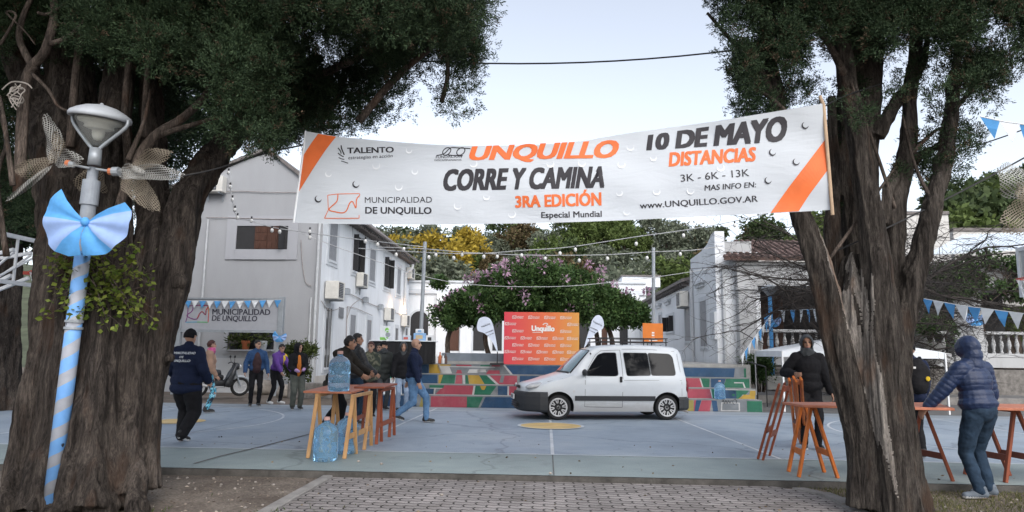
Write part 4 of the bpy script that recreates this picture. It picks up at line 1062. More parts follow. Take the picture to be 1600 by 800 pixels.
b = MB()
for pts, r0, r1 in [([(1245, 190, 7.2), (1200, 150, 7.0), (1175, 140, 6.9)], .03, .01), ([(1320, 120, 7.1), (1290, 60, 7), (1260, 40, 6.9), (1230, 20, 6.9)], .04, .02), ([(1400, 330, 7.3), (1370, 240, 7.2), (1345, 170, 7.1), (1330, 130, 7)], .02, .012),
                    ([(1460, 320, 7.2), (1430, 260, 7.2), (1410, 180, 7.3)], .025, .01), ([(1485, 180, 7.3), (1530, 130, 7.4), (1580, 110, 7.4)], .03, .012), ([(1425, 240, 7.3), (1470, 200, 7.3), (1520, 210, 7.4)], .025, .01), ([(1285, 420, 7.2), (1350, 330, 7.2), (1400, 260, 7.3)], .02, .012),
                    ([(1225, 230, 7.2), (1195, 120, 7.2), (1140, 60, 7.2), (1105, 20, 7.2)], .04, .015)]:
    P = spline([at(*q) for q in pts], 5); b.tube(P, [lerp(r0, r1, i / (len(P) - 1)) for i in range(len(P))], 7)
cyp_r.part('branch', b, M['twig'], smooth=True)
BR_ = [(1085, 5), (1110, 30), (1128, 70), (1142, 120), (1146, 200), (1160, 225), (1215, 215), (1230, 190), (1262, 180), (1300, 190), (1320, 215), (1380, 215), (1460, 235), (1500, 262), (1535, 265), (1552, 200), (1575, 155), (1605, 125), (1680, 110)]
cen = []; rad = []; tries = 0
SKYH = [(1275, 75, 14), (1305, 110, 16), (1368, 115, 18), (1365, 140, 14), (1440, 140, 18), (1500, 165, 16), (1480, 120, 10), (1390, 175, 14), (1560, 45, 22), (1540, 70, 12), (1330, 100, 9), (1250, 120, 8), (1430, 60, 8), (1520, 230, 10), (1180, 60, 4), (1210, 130, 6), (1345, 60, 6), (1450, 190, 14), (1290, 150, 14), (1320, 150, 10), (1400, 95, 10), (1375, 215, 20), (1470, 90, 8), (1590, 80, 10), (1420, 215, 12)]
while len(cen) < 830 and tries < 90000:
    tries += 1
    px = rnd.uniform(1085, 1690); py = rnd.uniform(-150, 268); Y = rnd.uniform(6.4, 8.6)
    r_ = rnd.uniform(.09, .24); rp = r_ * FPX / Y
    bt_ = min(inside(px - rp * .7, BR_), inside(px, BR_), inside(px + rp * .7, BR_))
    if px - rp < 1088 - max(0, -py) * .1 or py + rp * .9 > bt_: continue
    if px < 1146 and px - rp < 1100 + py * .35: continue
    if any((px - hx) ** 2 + (py - hy) ** 2 < (hr * .75 + rp * .7) ** 2 for hx, hy, hr in SKYH): continue
    if 1290 < px < 1540 and py > 150 and rnd.random() < .4: continue
    cen.append(tuple(at(px, py, Y))); rad.append(r_)
for i in range(28):        # loose tufts along the right stem
    px = rnd.uniform(1400, 1530); py = rnd.uniform(200, 280); cen.append(tuple(at(px, py, rnd.uniform(7, 7.8)))); rad.append(rnd.uniform(.05, .11))
for i in range(16):
    px = rnd.uniform(1290, 1330); py = rnd.uniform(150, 330); cen.append(tuple(at(px, py, 7.6))); rad.append(rnd.uniform(.05, .09))
nsub = [int(62 * (r_ / .2) ** 2) + 8 for r_ in rad]
P, Dn, rr_ = clump_plumes(cen, rad, nsub, 21, rngL, .085, 1.1, .5)
cyp_r.part('crown', leaf_mesh('crown', P, Dn, .031, .0095, [M['cypress'], M['cypress_dry']], rngL, cyp_r.base, midx=(rr_ < .08).astype(int)))
hi_c = []; hi_r = []
for i in range(90):
    px = rnd.uniform(1150, 1900); py = rnd.uniform(-800, -320); Y = rnd.uniform(5, 9); hi_c.append(tuple(at(px, py, Y))); hi_r.append(rnd.uniform(.3, .55))
P2, D2, rr2 = clump_plumes(hi_c, hi_r, [240] * len(hi_c), 4, rngL, .16)
cyp_r.part('upper_crown', leaf_mesh('upper_crown', P2, D2, .12, .045, M['cypress'], rngL, cyp_r.base))

# a third cypress further back at the far left
T3 = ground(-10, 632, -.09)
T3 = at(-12, 640, 16.5)
c3 = Thing('cypress_tree', 'dark cypress standing beyond the court at the left edge', 'tree', (T3.x, T3.y, -.09), frame='W')
b = MB()
stem([Vector((T3.x, T3.y, -.3)), at(-8, 520, 16.5), at(0, 430, 16.6), at(5, 250, 16.8)], [.62, .5, .46, .4], 24, 5, .12, 2)
stem([Vector((T3.x - 1.0, T3.y + .4, -.3)), at(-70, 520, 17), at(-90, 300, 17)], [.4, .3, .25], 16, 4, .12, 3)
c3.part('trunk', trunk_mesh(c3, b, .05, M['bark_l'], 1.5))
cen = []; rad = []
for i in range(170):
    px = rnd.uniform(-220, 330); py = rnd.uniform(60, 420); Y = rnd.uniform(15.6, 18.6)
    if py > interp(px, [(-220, 430), (0, 440), (100, 420), (250, 300), (330, 230)]) - 20: continue
    cen.append(tuple(at(px, py, Y))); rad.append(rnd.uniform(.4, .7))
P, Dn = clump_points(cen, rad, [750] * len(cen), rngL)
c3.part('crown', leaf_mesh('crown', P, Dn * .6 + np.array([0, 0, .3]) + rngL.normal(size=P.shape) * .5, .14, .05, M['cypress'], rngL, c3.base))

# flowering tree in the middle of the plaza
M['fl_leaf'] = leaf_mat('dark_shiny_leaves', (.028, .060, .022), (.082, .135, .044), .15, .45)
M['fl_pink'] = leaf_mat('pink_flowers', (.36, .20, .30), (.52, .38, .47), .3, .6)
FD = 29.0
fc = C2W(*hitD(842, 548, FD))
ft = Thing('flowering_tree', 'broad domed tree with dark leaves and pink flowers behind the orange backdrop', 'tree', (fc.x, fc.y, 1.2), frame='W')
for px in (765, 800, 905, 935, 700, 960):
    b = MB(); b.tube(spline([C2W(*hitD(px, 560, FD)), C2W(*hitD(px + rnd.uniform(-8, 8), 520, FD)), C2W(*hitD(lerp(px, 842, .25), 470, FD)), C2W(*hitD(lerp(px, 842, .3), 430, FD))], 5), [.11, .11, .1, .1, .1, .1, .09, .09, .08, .08, .07, .07, .06, .05, .04, .04][:16], 8)
    ft.part('trunk', b, M['twig'], smooth=True)
TOP = [(668, 497), (690, 470), (720, 450), (745, 436), (765, 420), (790, 408), (830, 402), (870, 410), (900, 418), (930, 428), (960, 450), (990, 465), (1012, 488)]
BTM = [(668, 500), (690, 512), (740, 508), (800, 500), (900, 505), (950, 512), (1000, 512), (1012, 500)]
cen = []; rad = []
while len(cen) < 230:
    px = rnd.uniform(672, 1010); py = rnd.uniform(400, 512); r_ = rnd.uniform(.3, .6); rp = r_ * FPX / FD * .9
    if py - rp < interp(px, TOP) or py + rp > interp(px, BTM) + 4: 
        if r_ > .34 or rnd.random() < .97: continue
    k = 1 - abs(px - 842) / 190
    cen.append(tuple(C2W(*hitD(px, py, FD + rnd.uniform(-2.6, 2.6) * max(.15, k))))); rad.append(r_)
P, Dn = clump_points(cen, rad, [620] * len(cen), rngL, .9)
n0 = len(P)
fl_c = []; 
top = [c for c in cen]
for i in range(105):
    c = np.array(rnd.choice(top)); d = rngL.normal(size=3); d[2] = abs(d[2]) + .15; d[1] = -abs(d[1]); d /= np.linalg.norm(d); fl_c.append(c + d * .5)
for px, py in [(779, 418), (790, 412), (826, 405), (815, 408), (840, 403), (866, 418), (872, 412), (745, 432), (730, 436), (940, 421), (921, 413), (960, 445), (1010, 455), (800, 418), (850, 407), (760, 428), (700, 468), (706, 462)]: fl_c += [np.array(C2W(*hitD(px, py, FD - .3)))] * 2
Fp, Fd = clump_points(fl_c, [.13] * len(fl_c), [17] * len(fl_c), rngL)
P2 = np.concatenate([P, Fp]); D2 = np.concatenate([Dn * .6 + np.array([0, 0, .2]) + rngL.normal(size=Dn.shape) * .6, Fd])
mi = np.concatenate([np.zeros(n0), np.ones(len(Fp))])
ft.part('crown', leaf_mesh('crown', P2, D2, .15, .075, [M['fl_leaf'], M['fl_pink']], rngL, ft.base, midx=mi))

# bare twiggy tree in front of the porch
bt3 = ground(1330, 596, .2)
bt3 = at(1335, 600, 20.0)
bare = Thing('bare_tree', 'leafless twiggy tree in front of the porch roof', 'tree', (bt3.x, bt3.y, .1), frame='W')
b = MB()
def grow(p, d, L, r_, lev):
    n = 5; pts = [p]; q = Vector(p); dd = Vector(d)
    for i in range(n):
        dd = (dd + Vector((rnd.gauss(0, .22), rnd.gauss(0, .22), rnd.gauss(-.03 if lev > 1 else .03, .16)))).normalized(); q = q + dd * L / n; pts.append(q)
    b.tube(pts, [lerp(r_, r_ * .45, i / n) for i in range(n + 1)], 6 if lev < 2 else (4 if lev < 3 else 3), cap=False)
    if lev >= 5: return
    for k in range({0: 6, 1: 5, 2: 6, 3: 5, 4: 3}[lev]):
        t = rnd.randint(2, n); a = rnd.uniform(0, 6.28)
        nd = (dd * .5 + Vector((math.cos(a), math.sin(a) * .8, rnd.uniform(-.5, .35)))).normalized()
        grow(pts[t], nd, L * rnd.uniform(.48, .72), max(.005, r_ * .5), lev + 1)
for k in range(3): grow(Vector((bt3.x + .12 * k, bt3.y, 0)), Vector((-.35 + .35 * k, 0, 1)), 3.9, .11, 0)
for k in range(9): grow(at(rnd.uniform(1290, 1400), 445, 20), Vector((-1 if k % 5 else 1, rnd.uniform(-.3, .3), rnd.uniform(.0, .5))), rnd.uniform(2.4, 3.4), .035, 2)
bare.part('trunk', b, mat('twig_grey', (.035, .029, .026), .9, .3, 6), smooth=True)
# a dark leafy vine over the porch roof at the right
vb = at(1545, 420, 23.5)
vine = Thing('climbing_vine', 'dark leafy climber hanging over the porch front at the right', 'plant', (vb.x, vb.y, vb.z - 2), frame='W')
cen = []; rad = []
for i in range(70):
    px = rnd.uniform(1440, 1690); py = rnd.uniform(400, 470); cen.append(tuple(at(px, py, rnd.uniform(23.2, 24)))); rad.append(rnd.uniform(.2, .45))
P, Dn = clump_points(cen, rad, [170] * len(cen), rngL, .7, .2)
vine.part('leaves', leaf_mesh('leaves', P, Dn + rngL.normal(size=P.shape) * .7, .13, .07, M['fl_leaf'], rngL, vine.base))
b = MB()
for i in range(90):
    px = rnd.uniform(1440, 1690); p0 = at(px, rnd.uniform(395, 430), 23.6); p1 = at(px + rnd.uniform(-70, 70), rnd.uniform(430, 478), 23.4); b.tube(spline([p0, (p0 + p1) / 2 + Vector((0, 0, rnd.uniform(-.2, .3))), p1], 4), .012, 4, cap=False)
vine.part('stem', b, M['twig'])

# wooded hillside
kinds = {  # leaf colours lightened, so distance haze is painted into them
 'yellow': (leaf_mat('autumn_yellow', (.25, .18, .025), (.45, .34, .06), .35), 'tall autumn tree with golden yellow leaves on the hillside'),
 'olive': (leaf_mat('olive_grey', (.095, .115, .08), (.19, .21, .155), .2), 'grey-green leafy tree on the wooded hillside'),
 'dark': (leaf_mat('dark_green', (.032, .05, .022), (.08, .11, .045), .2), 'dark green tree on the wooded hillside'),
 'green': (leaf_mat('mid_green', (.06, .09, .026), (.14, .185, .062), .25), 'mid green bushy tree on the wooded hillside'),
 'brown': (leaf_mat('brown_scrub', (.07, .055, .03), (.15, .115, .06), .2), 'thin brownish tree on the wooded hillside'),
}
protos = {}
def hill_proto(kind, seed):
    rg = np.random.default_rng(seed); rr = random.Random(seed)
    m_, l_ = kinds[kind]
    t = Thing('hillside_tree', l_, 'tree', (0, -60 - seed * 3, -30), 0, 'trees on the wooded hillside', 'R')
    b = MB(); b.tube([(0, 0, -1), (.1, 0, 1.5), (0, .1, 4)], [.25, .2, .1], 7)
    for k in range(4): a = k * 1.6; b.tube([(0, 0, 1.8), (math.cos(a) * 1.2, math.sin(a) * 1.2, 3.6)], [.1, .04], 5)
    t.part('trunk', b, M['twig'])
    cen = []; rad = []
    for i in range(34):
        a = rr.uniform(0, 6.28); q = rr.uniform(0, 1) ** .5; z = rr.uniform(1.6, 5.6)
        w_ = 2.1 * math.sin(math.pi * min(1, (z - .6) / 5.6)) ** .7
        cen.append((q * w_ * math.cos(a), q * w_ * math.sin(a), z)); rad.append(rr.uniform(.45, .85))
    P, Dn = clump_points(cen, rad, [95] * len(cen), rg, .95, .4)
    t.part('crown', leaf_mesh('crown', P, Dn * .6 + rg.normal(size=P.shape) * .7, .36, .2, m_, rg))
    return t
used = {}
def hill_tree(kind, px, py_top, Y, s=1.0, label=None):
    p = at(px, py_top, Y)
    z = hill_z(p.x, p.y)
    sc = max(.7, (p.z - z) / 6.2) if s is None else s
    kk = (kind, rnd.randrange(2))
    if kk not in protos: protos[kk] = hill_proto(kind, len(protos) + 3)
    src = protos[kk].o
    if kk in used: o = copy_thing(src)
    else: o = src; used[kk] = 1
    o.location = (p.x, p.y, z - .2); o.rotation_euler = (0, 0, rnd.uniform(0, 6.28)); o.scale = (sc * rnd.uniform(.9, 1.2), sc * rnd.uniform(.9, 1.2), sc)
    if label:
        o['label'] = label
        if 'group' in o: del o['group']
    else: o['label'] = kinds[kind][1]
    return o
# golden trees first
for px, py, Y, s, l in [(690, 352, 84, 1.55, 'largest golden tree, behind the left string-light post'), (655, 358, 88, 1.4, 'golden tree beside the eaves of the two-storey building'), (620, 352, 92, 1.4, 'pale golden tree just past the roof of the two-storey building'), (730, 352, 90, 1.45, 'golden tree above the bare top of the flowering tree, left part'), (788, 385, 66, 1.05, 'lower bright yellow tree right behind the flowering tree'), (770, 395, 64, .9, 'small bright yellow tree at the left foot of the lower yellow tree')]:
    hill_tree('yellow', px, py, Y, s, l)
row = []
for Y, npx, kk in [(58, 15, ['dark', 'dark', 'green', 'olive']), (70, 18, ['dark', 'green', 'olive', 'olive', 'brown']), (84, 20, ['olive', 'dark', 'green', 'brown', 'olive']), (100, 22, ['olive', 'dark', 'brown', 'olive', 'green']), (116, 24, ['olive', 'brown', 'dark', 'green'])]:
    for i in range(npx):
        px = lerp(470, 1180, (i + rnd.uniform(.1, .9)) / npx)
        Yj = Y + rnd.uniform(-5, 5); p = at(px, 400, Yj)
        kind = rnd.choice(kk)
        if px < 800 and 72 < Yj < 95 and rnd.random() < .3: kind = 'green'
        s = rnd.uniform(.9, 1.5)
        hill_tree(kind, px, 400, Yj, s)
for i in range(46):     # thick green wood to the right, above the porch roofs
    px = rnd.uniform(1180, 1700); Y = rnd.uniform(52, 120)
    hill_tree(rnd.choice(['dark', 'green', 'dark']), px, 300, Y, rnd.uniform(1.0, 1.7))
for px, py, Y, s in [(1560, 275, 46, 1.9), (1520, 290, 44, 1.7), (1600, 285, 45, 1.8), (1490, 300, 46, 1.6), (1545, 320, 40, 1.5)]:
    p = at(px, py, Y); o = hill_tree(rnd.choice(['dark', 'green']), px, py, Y, s); o.location.z = p.z - 6.2 * s
    o.location.z = max(-.1, min(o.location.z, 6))
# ------------------------------------------------------------ lettering
_tc = {}
def text2d(body):
    if body in _tc: return _tc[body]
    cu = bpy.data.curves.new('text', 'FONT'); cu.body = body; cu.resolution_u = 3
    o = bpy.data.objects.new('text', cu); _sc2.collection.objects.link(o)
    with bpy.context.temp_override(scene=_sc2, view_layer=_sc2.view_layers[0]): dg = bpy.context.evaluated_depsgraph_get()
    dg.update(); me = bpy.data.meshes.new_from_object(o.evaluated_get(dg))
    V = [(v.co.x, v.co.y) for v in me.vertices]; F = [tuple(p.vertices) for p in me.polygons]
    bpy.data.objects.remove(o); bpy.data.curves.remove(cu); bpy.data.meshes.remove(me)
    _tc[body] = (V, F); return V, F
CAP = max(v[1] for v in text2d('H')[0])
def put_text(b, body, p0, p1, hp, surf, m=0, bold=0.0, shear=0.0):
    """text whose baseline runs p0 -> p1 (points on the printed surface); hp = capital height; heavy letters are built from
    a few impressions laid one on the other, each a hair further out"""
    V, F = text2d(body)
    x0 = min(v[0] for v in V); x1 = max(v[0] for v in V)
    dx, dy = p1[0] - p0[0], p1[1] - p0[1]; L = math.hypot(dx, dy); ux, uy = dx / L, dy / L
    hpa, hpb = hp if isinstance(hp, tuple) else (hp, hp); hp = (hpa + hpb) / 2
    sx = (L - abs(shear) * hp) / (x1 - x0)
    k = bold
    offs = [(0, 0)] if k < .004 else ([(-k, 0), (k, 0), (0, 0)] if k < .02 else [(-k, -k * .5), (k, -k * .5), (-k, k * .5), (k, k * .5), (0, 0), (0, -k * .5), (0, k * .5)])
    for n, (ox, oy) in enumerate(offs):
        out = []
        for x, y in V:
            x, y = x + ox, y + oy
            s = lerp(hpa, hpb, (x - x0) / (x1 - x0)) / CAP
            a = (x - x0) * sx + y * s * shear; h = y * s
            q = Vector(surf(p0[0] + ux * a + uy * h, p0[1] + uy * a - ux * h))
            out.append(q + (Vector((0, -1, 0))) * (.00018 * n))
        b.add(out, F, m)
def px_strip(b, pts, wd, surf, m):
    for (x0, y0), (x1, y1) in zip(pts, pts[1:]):
        dx, dy = x1 - x0, y1 - y0; l = math.hypot(dx, dy) or 1; nx, ny = -dy / l * wd / 2, dx / l * wd / 2
        b.add([surf(x0 + nx, y0 + ny), surf(x0 - nx, y0 - ny), surf(x1 - nx, y1 - ny), surf(x1 + nx, y1 + ny)], [(0, 1, 2, 3)], m)
def sp2(pts, n=6): return [(p.x, p.y) for p in spline([(x, y, 0) for x, y in pts], n)]

# ------------------------------------------------------------ the big banner
TOPB = [(478, 205), (526, 213), (576, 218), (647, 224), (703, 227), (759, 228), (830, 226.5), (900, 221.5), (990, 207), (1113, 190), (1200, 176), (1285, 162)]
BOTB = [(459, 348), (540, 350), (640, 351), (740, 350), (860, 348), (980, 344), (1100, 338), (1200, 333.5), (1297, 328)]
TOPS = sp2(TOPB, 8); BOTS = sp2(BOTB, 8)
def byx(px, py):
    Y = lerp(7.35, 6.55, (px - 470) / 820.0)
    f = (py - 180) / 160.0
    return Y + .020 * math.sin(px * .017 + py * .018) + .006 * math.sin(px * .041 - py * .06 + 1) + .016 * math.sin(py * .05 + px * .003) - .03 * f * math.sin((px - 470) / 820 * math.pi)
def bsurf(off=0.0): return lambda px, py: at(px, py, byx(px, py) - off)
def rampx(t, S_):  # point along a polyline by its x share
    x = lerp(S_[0][0], S_[-1][0], t); return x, interp(x, S_)
def banner_mat(name, col):
    m, nt, p = new_mat(name)
    n = N(nt, 'ShaderNodeTexNoise', Scale=2.2, Detail=4.0); nt.links.new(coords(nt, (1, 1, 2.2)), n.inputs['Vector'])
    r = ramp(nt, [(0.3, tuple(c * .93 for c in col)), (0.7, col)]); nt.links.new(n.outputs[0], r.inputs[0]); nt.links.new(r.outputs[0], p.inputs['Base Color'])
    p.inputs['Roughness'].default_value = .55; p.inputs['Specular IOR Level'].default_value = .3
    nb = N(nt, 'ShaderNodeTexNoise', Scale=5.0, Detail=5.0, Distortion=.8); nt.links.new(coords(nt, (.6, .6, 2)), nb.inputs['Vector'])
    bp = N(nt, 'ShaderNodeBump', Strength=.14, Distance=.05); nt.links.new(nb.outputs[0], bp.inputs['Height']); nt.links.new(bp.outputs[0], p.inputs['Normal'])
    t = nt.nodes.new('ShaderNodeBsdfTranslucent'); nt.links.new(r.outputs[0], t.inputs['Color'])
    mx = nt.nodes.new('ShaderNodeMixShader'); mx.inputs[0].default_value = .3
    nt.links.new(p.outputs[0], mx.inputs[1]); nt.links.new(t.outputs[0], mx.inputs[2]); nt.links.new(mx.outputs[0], nt.nodes['Material Output'].inputs['Surface'])
    return m
M['ban'] = banner_mat('banner_white', (.68, .72, .765))
M['ban_or'] = mat('banner_orange', (.66, .135, .03), .6, .12, 4, dirt=(.6, .2, .08), dirt_amt=.5)
M['ban_bk'] = mat('banner_black', (.018, .016, .022), .6)
M['ban_gl'] = mat('banner_cut_edge', (.80, .83, .86), .6)
bc = at(880, 345, 6.95)
ban = Thing('race_banner', 'wide white race banner with orange corner stripes hung between the two cypresses', 'banner', (bc.x, bc.y, bc.z), frame='W')
b = MB(); nx, ny = 140, 22; sf = bsurf()
for i in range(nx + 1):
    tx, ty = rampx(i / nx, TOPS); bx_, by_ = rampx(i / nx, BOTS)
    for j in range(ny + 1):
        f = j / ny
        b.v.append(tuple(sf(lerp(bx_, tx, f), lerp(by_, ty, f))))
for i in range(nx):
    for j in range(ny):
        k = i * (ny + 1) + j; b.f.append((k, k + ny + 1, k + ny + 2, k + 1)); b.m.append(0)
s3 = bsurf(.0035)
def quadgrid(A, B_, n=20, k=4, m=1):
    """patch between two photo polylines A and B_"""
    A = [A[0]] if len(A) == 1 else A
    def pt(S_, t):
        q = t * (len(S_) - 1); i = min(int(q), len(S_) - 2); f = q - i; return (lerp(S_[i][0], S_[i + 1][0], f), lerp(S_[i][1], S_[i + 1][1], f))
    o = len(b.v)
    for i in range(n + 1):
        p, q = pt(A, i / n), pt(B_, i / n)
        for j in range(k + 1): b.v.append(tuple(s3(lerp(p[0], q[0], j / k), lerp(p[1], q[1], j / k))))
    for i in range(n):
        for j in range(k):
            a = o + i * (k + 1) + j; b.f.append((a, a + k + 1, a + k + 2, a + 1)); b.m.append(m)
quadgrid([(497, 209), (486, 224), (472, 246), (465.5, 299)], [(525, 213.5), (509, 234), (489, 264), (466, 301)])
quadgrid([(1289.2, 218), (1262, 254), (1232, 293), (1204, 332.5)], [(1293, 266), (1281, 282), (1264, 305), (1248, 330)])
T = lambda *a, **k: put_text(b, *a, surf=s3, **k)
T('UNQUILLO', (733, 249.5), (968, 245.5), (20, 26), m=1, bold=.05, shear=.35)
T('CORRE Y CAMINA', (692, 297), (948, 292), 31, m=2, bold=.055, shear=.18)
T('3RA EDICIÓN', (806, 324), (939, 320.5), (17, 19.5), m=1, bold=.045)
T('Especial Mundial', (846, 340.5), (940, 338.5), 9, m=2, bold=.02)
T('10 DE MAYO', (1012, 234), (1231, 219), (22, 37), m=2, bold=.06, shear=.2)
T('DISTANCIAS', (1046, 259.5), (1182, 251), 20.5, m=1, bold=.05, shear=.14)
T('3K - 6K - 13K', (1064, 284), (1171, 275), 11, m=2, bold=.006)
T('MAS INFO EN:', (1101, 298), (1182, 292.5), 8.5, m=2, bold=.018, shear=.12)
T('www.UNQUILLO.GOV.AR', (1000, 326), (1184, 315), 9.5, m=2, bold=.018)
T('TALENTO', (543, 239.5), (615, 238), 8.5, m=2, bold=.03)
T('estrategias en acción', (544, 249), (614, 245.5), 5, m=2, bold=.005, shear=.1)
T('FUNDACIÓN', (681, 247.5), (722, 246), 4.2, m=2, bold=.01, shear=.1)
T('DESCAMPLENADOS', (679, 251.6), (721, 251), 2.6, m=2, bold=.01)
T('MUNICIPALIDAD', (570, 317), (675, 316.5), 9, m=2, bold=.0)
T('DE UNQUILLO', (571, 333.5), (674, 334), 10, m=2, bold=.025)
for q, w_ in [([(528, 231), (532, 236), (533, 240)], 1.6), ([(533, 227), (534, 233), (538, 242)], 2), ([(528, 239), (533, 243), (537, 245)], 1.6), ([(529, 246), (533, 248), (538, 249)], 1.4), ([(533, 251.5), (538, 253), (544, 255)], 1.2)]: px_strip(b, sp2(q, 4), w_, s3, 2)
def ring(cx, cy, rx, ry, wd, m, a0=0, a1=360, n=18, tilt=0):
    P = []
    for i in range(n + 1):
        a = R(lerp(a0, a1, i / n)); P.append((cx + rx * math.cos(a) + tilt * ry * math.sin(a), cy - ry * math.sin(a)))
    px_strip(b, P, wd, s3, m)
ring(698, 236.5, 6, 6, 1.5, 2, tilt=.4); ring(720, 236.5, 6, 6, 1.5, 2, tilt=.4)
px_strip(b, sp2([(682, 243), (694, 240), (704, 231), (716, 231), (735, 232)], 5), 1.5, s3, 2); px_strip(b, sp2([(700, 242), (712, 243), (723, 243)], 5), 1.5, s3, 2)
px_strip(b, [(512, 305), (528, 303), (562, 302.5), (561, 341), (507, 341), (513, 328), (512, 305)], 1.1, s3, 1)
px_strip(b, sp2([(528, 303.5), (526, 315), (514, 327), (524, 331), (536, 332.5), (542, 328), (546, 318), (551, 315), (556, 325), (557, 312), (561, 306)], 5), 1.7, s3, 1)
def cut(px, py, r_=5.5, side=270, dark=False):
    P = []; Q = []
    for i in range(13):
        a = R(side - 125 + 250 * i / 12); w_ = 2.2 * math.sin(math.pi * i / 12) + .25
        P.append((px + r_ * math.cos(a), py - r_ * math.sin(a))); Q.append((px + (r_ - w_) * math.cos(a), py - (r_ - w_) * math.sin(a)))
    s4 = bsurf(.007)
    for i in range(12): b.add([s4(*P[i]), s4(*P[i + 1]), s4(*Q[i + 1]), s4(*Q[i])], [(0, 1, 2, 3)], 2 if dark else 3)
for i, (x, y) in enumerate([(513, 272), (588, 259), (623, 292), (639, 235), (740, 256), (860, 256), (760, 308), (715, 322), (800, 335), (1021, 247), (971, 257), (909, 255), (968, 302), (1026, 299), (1079, 298), (979, 332), (1126, 262), (985, 230), (648, 268)]): cut(x, y, 6 if i % 3 else 5, 270 + (i * 37) % 50 - 25)
for x, y in [(556, 288), (497, 311), (1258, 196), (1207, 238), (1244, 253), (1200, 282)]: cut(x, y, 5.5, 230, True)
ban.part('fabric', b, [M['ban'], M['ban_or'], M['ban_bk'], M['ban_gl']], smooth=False)
b = MB(); b.tube([at(1281, 150, 6.56), at(1287, 165, 6.56), at(1301, 336, 6.53)], .017, 8); ban.part('end_stick', b, mat('stick_wood', (.42, .30, .2), .7, .2))
b = MB(); b.tube([at(478, 205, 7.34), at(459, 348, 7.36)], .012, 6); ban.part('hem', b, M['ban_gl'])
def rope(name, label, pts, r_, m, cat='rope'):
    b = MB(); P = [Vector(p) for p in pts]; b.tube(P, r_, 5); c = P[len(P) // 2]
    return single(name, b, m, label, cat, c, 'W')
rope('banner_rope', 'dark rope tying the left end of the banner to the cypress', spline([at(477, 226, 7.35), at(420, 238, 7.2), at(340, 263, 6.95), at(285, 275, 6.8)], 4), .009, M['cable'])
rope('banner_rope', 'thin rope tying the right end of the banner to the grey cypress', spline([at(1285, 168, 6.56), at(1320, 150, 6.9), at(1380, 130, 7.2)], 4), .008, M['cable'])
rope('overhead_cable', 'thin dark cable crossing the open sky between the two crowns', wire_path(at(560, 88, 12), at(1260, 62, 12), .28), .016, M['cable'], 'cable')
rope('overhead_cable', 'dark cable running down from the upper right towards the grey cypress', wire_path(at(1700, 190, 7), at(1300, 395, 7.3), .05), .009, M['cable'], 'cable')
rope('overhead_cable', 'second thin cable at the upper right, steeper above the green wood', wire_path(at(1690, 165, 8), at(1400, 262, 7.5), .06), .008, M['cable'], 'cable')

# ------------------------------------------------------------ sky-blue decorations: bows, bunting
M['blue_cl'] = mat('sky_blue_cloth', (.09, .32, .66), .75, .12, 5)
M['pale_cl'] = mat('pale_lilac_cloth', (.26, .38, .66), .75, .08, 5)
M['white_cl'] = mat('white_cloth', (.70, .73, .76), .75, .08, 5)
def bow_mesh():
    b = MB(); ol = []
    L_ = [(90, 295, 0), (76, 312, 0), (68, 325, 0), (67, 340, 1), (68, 355, 1), (73, 372, 1), (80, 385, 1), (90, 396, 0), (110, 403, 0), (133, 402, 0)]
    R_ = [(135, 402, 0), (155, 402, 0), (168, 399, 0), (180, 392, 1), (190, 382, 1), (199, 370, 1), (204, 356, 1), (206, 342, 1), (203, 328, 0), (195, 316, 0)]
    for S_ in (L_, R_):
        pts = []
        for (x0, y0, c0), (x1, y1, c1) in zip(S_, S_[1:]):
            for k in range(4): pts.append((lerp(x0, x1, k / 4), lerp(y0, y1, k / 4), c0))
        pts.append(S_[-1])
        for i in range(len(pts) - 1):
            def P(j, f):
                x, y, _ = pts[j]; dx, dy = (x - 136) / 69.0, -(y - 350) / 69.0
                ph = .16 * math.sin(f * math.pi) + .05 * f * math.sin(j * .55)
                return (dx * f, -ph - .03, dy * f)
            prev = [(0.0 + .03 * (pts[i][0] - 136) / 69, -.1, 0), (0.0 + .03 * (pts[i + 1][0] - 136) / 69, -.1, 0)]
            fs = [.12, .35, .65, 1.0]
            rows = [(P(i, f), P(i + 1, f)) for f in fs]
            b.add([prev[0], prev[1], rows[0][1], rows[0][0]], [(0, 1, 2, 3)], pts[i][2])
            for (a0, a1), (c0, c1) in zip(rows, rows[1:]): b.add([a0, a1, c1, c0], [(0, 1, 2, 3)], pts[i][2])
    b.ell((0, -.1, .02), (.1, .09, .11), None, 10, 6, 0)
    me = b.mesh('ribbon_bow', [M['blue_cl'], M['pale_cl']], smooth=True); bm = bmesh.new(); bm.from_mesh(me); bmesh.ops.remove_doubles(bm, verts=bm.verts[:], dist=.0005); bm.to_mesh(me); bm.free(); me.polygons.foreach_set('use_smooth', [True] * len(me.polygons)); return me
bowme = bow_mesh()
def bow(p, size, label, rz=0, group='sky-blue ribbon bows'):
    o = bpy.data.objects.new('ribbon_bow', bowme); COL.objects.link(o); o.location = p; o.scale = (size,) * 3; o.rotation_euler = (0, 0, rz)
    o['label'] = label; o['category'] = 'bow'; o['group'] = group; return o
bow(at(137, 349, 6.36), .405, 'big sky-blue and lilac bow tied on the striped lamp post')
bow(C2W(*hitD(437, 526, 23.35)), .24, 'small sky-blue bow on the post of the municipal sign')
bow(at(1207, 501, 21.8), .27, 'sky-blue bow high on the thin blue post at the kerb')
bow(at(1525, 496, 23.5), .37, 'sky-blue bow hung on the porch pillar beside the balustrade')

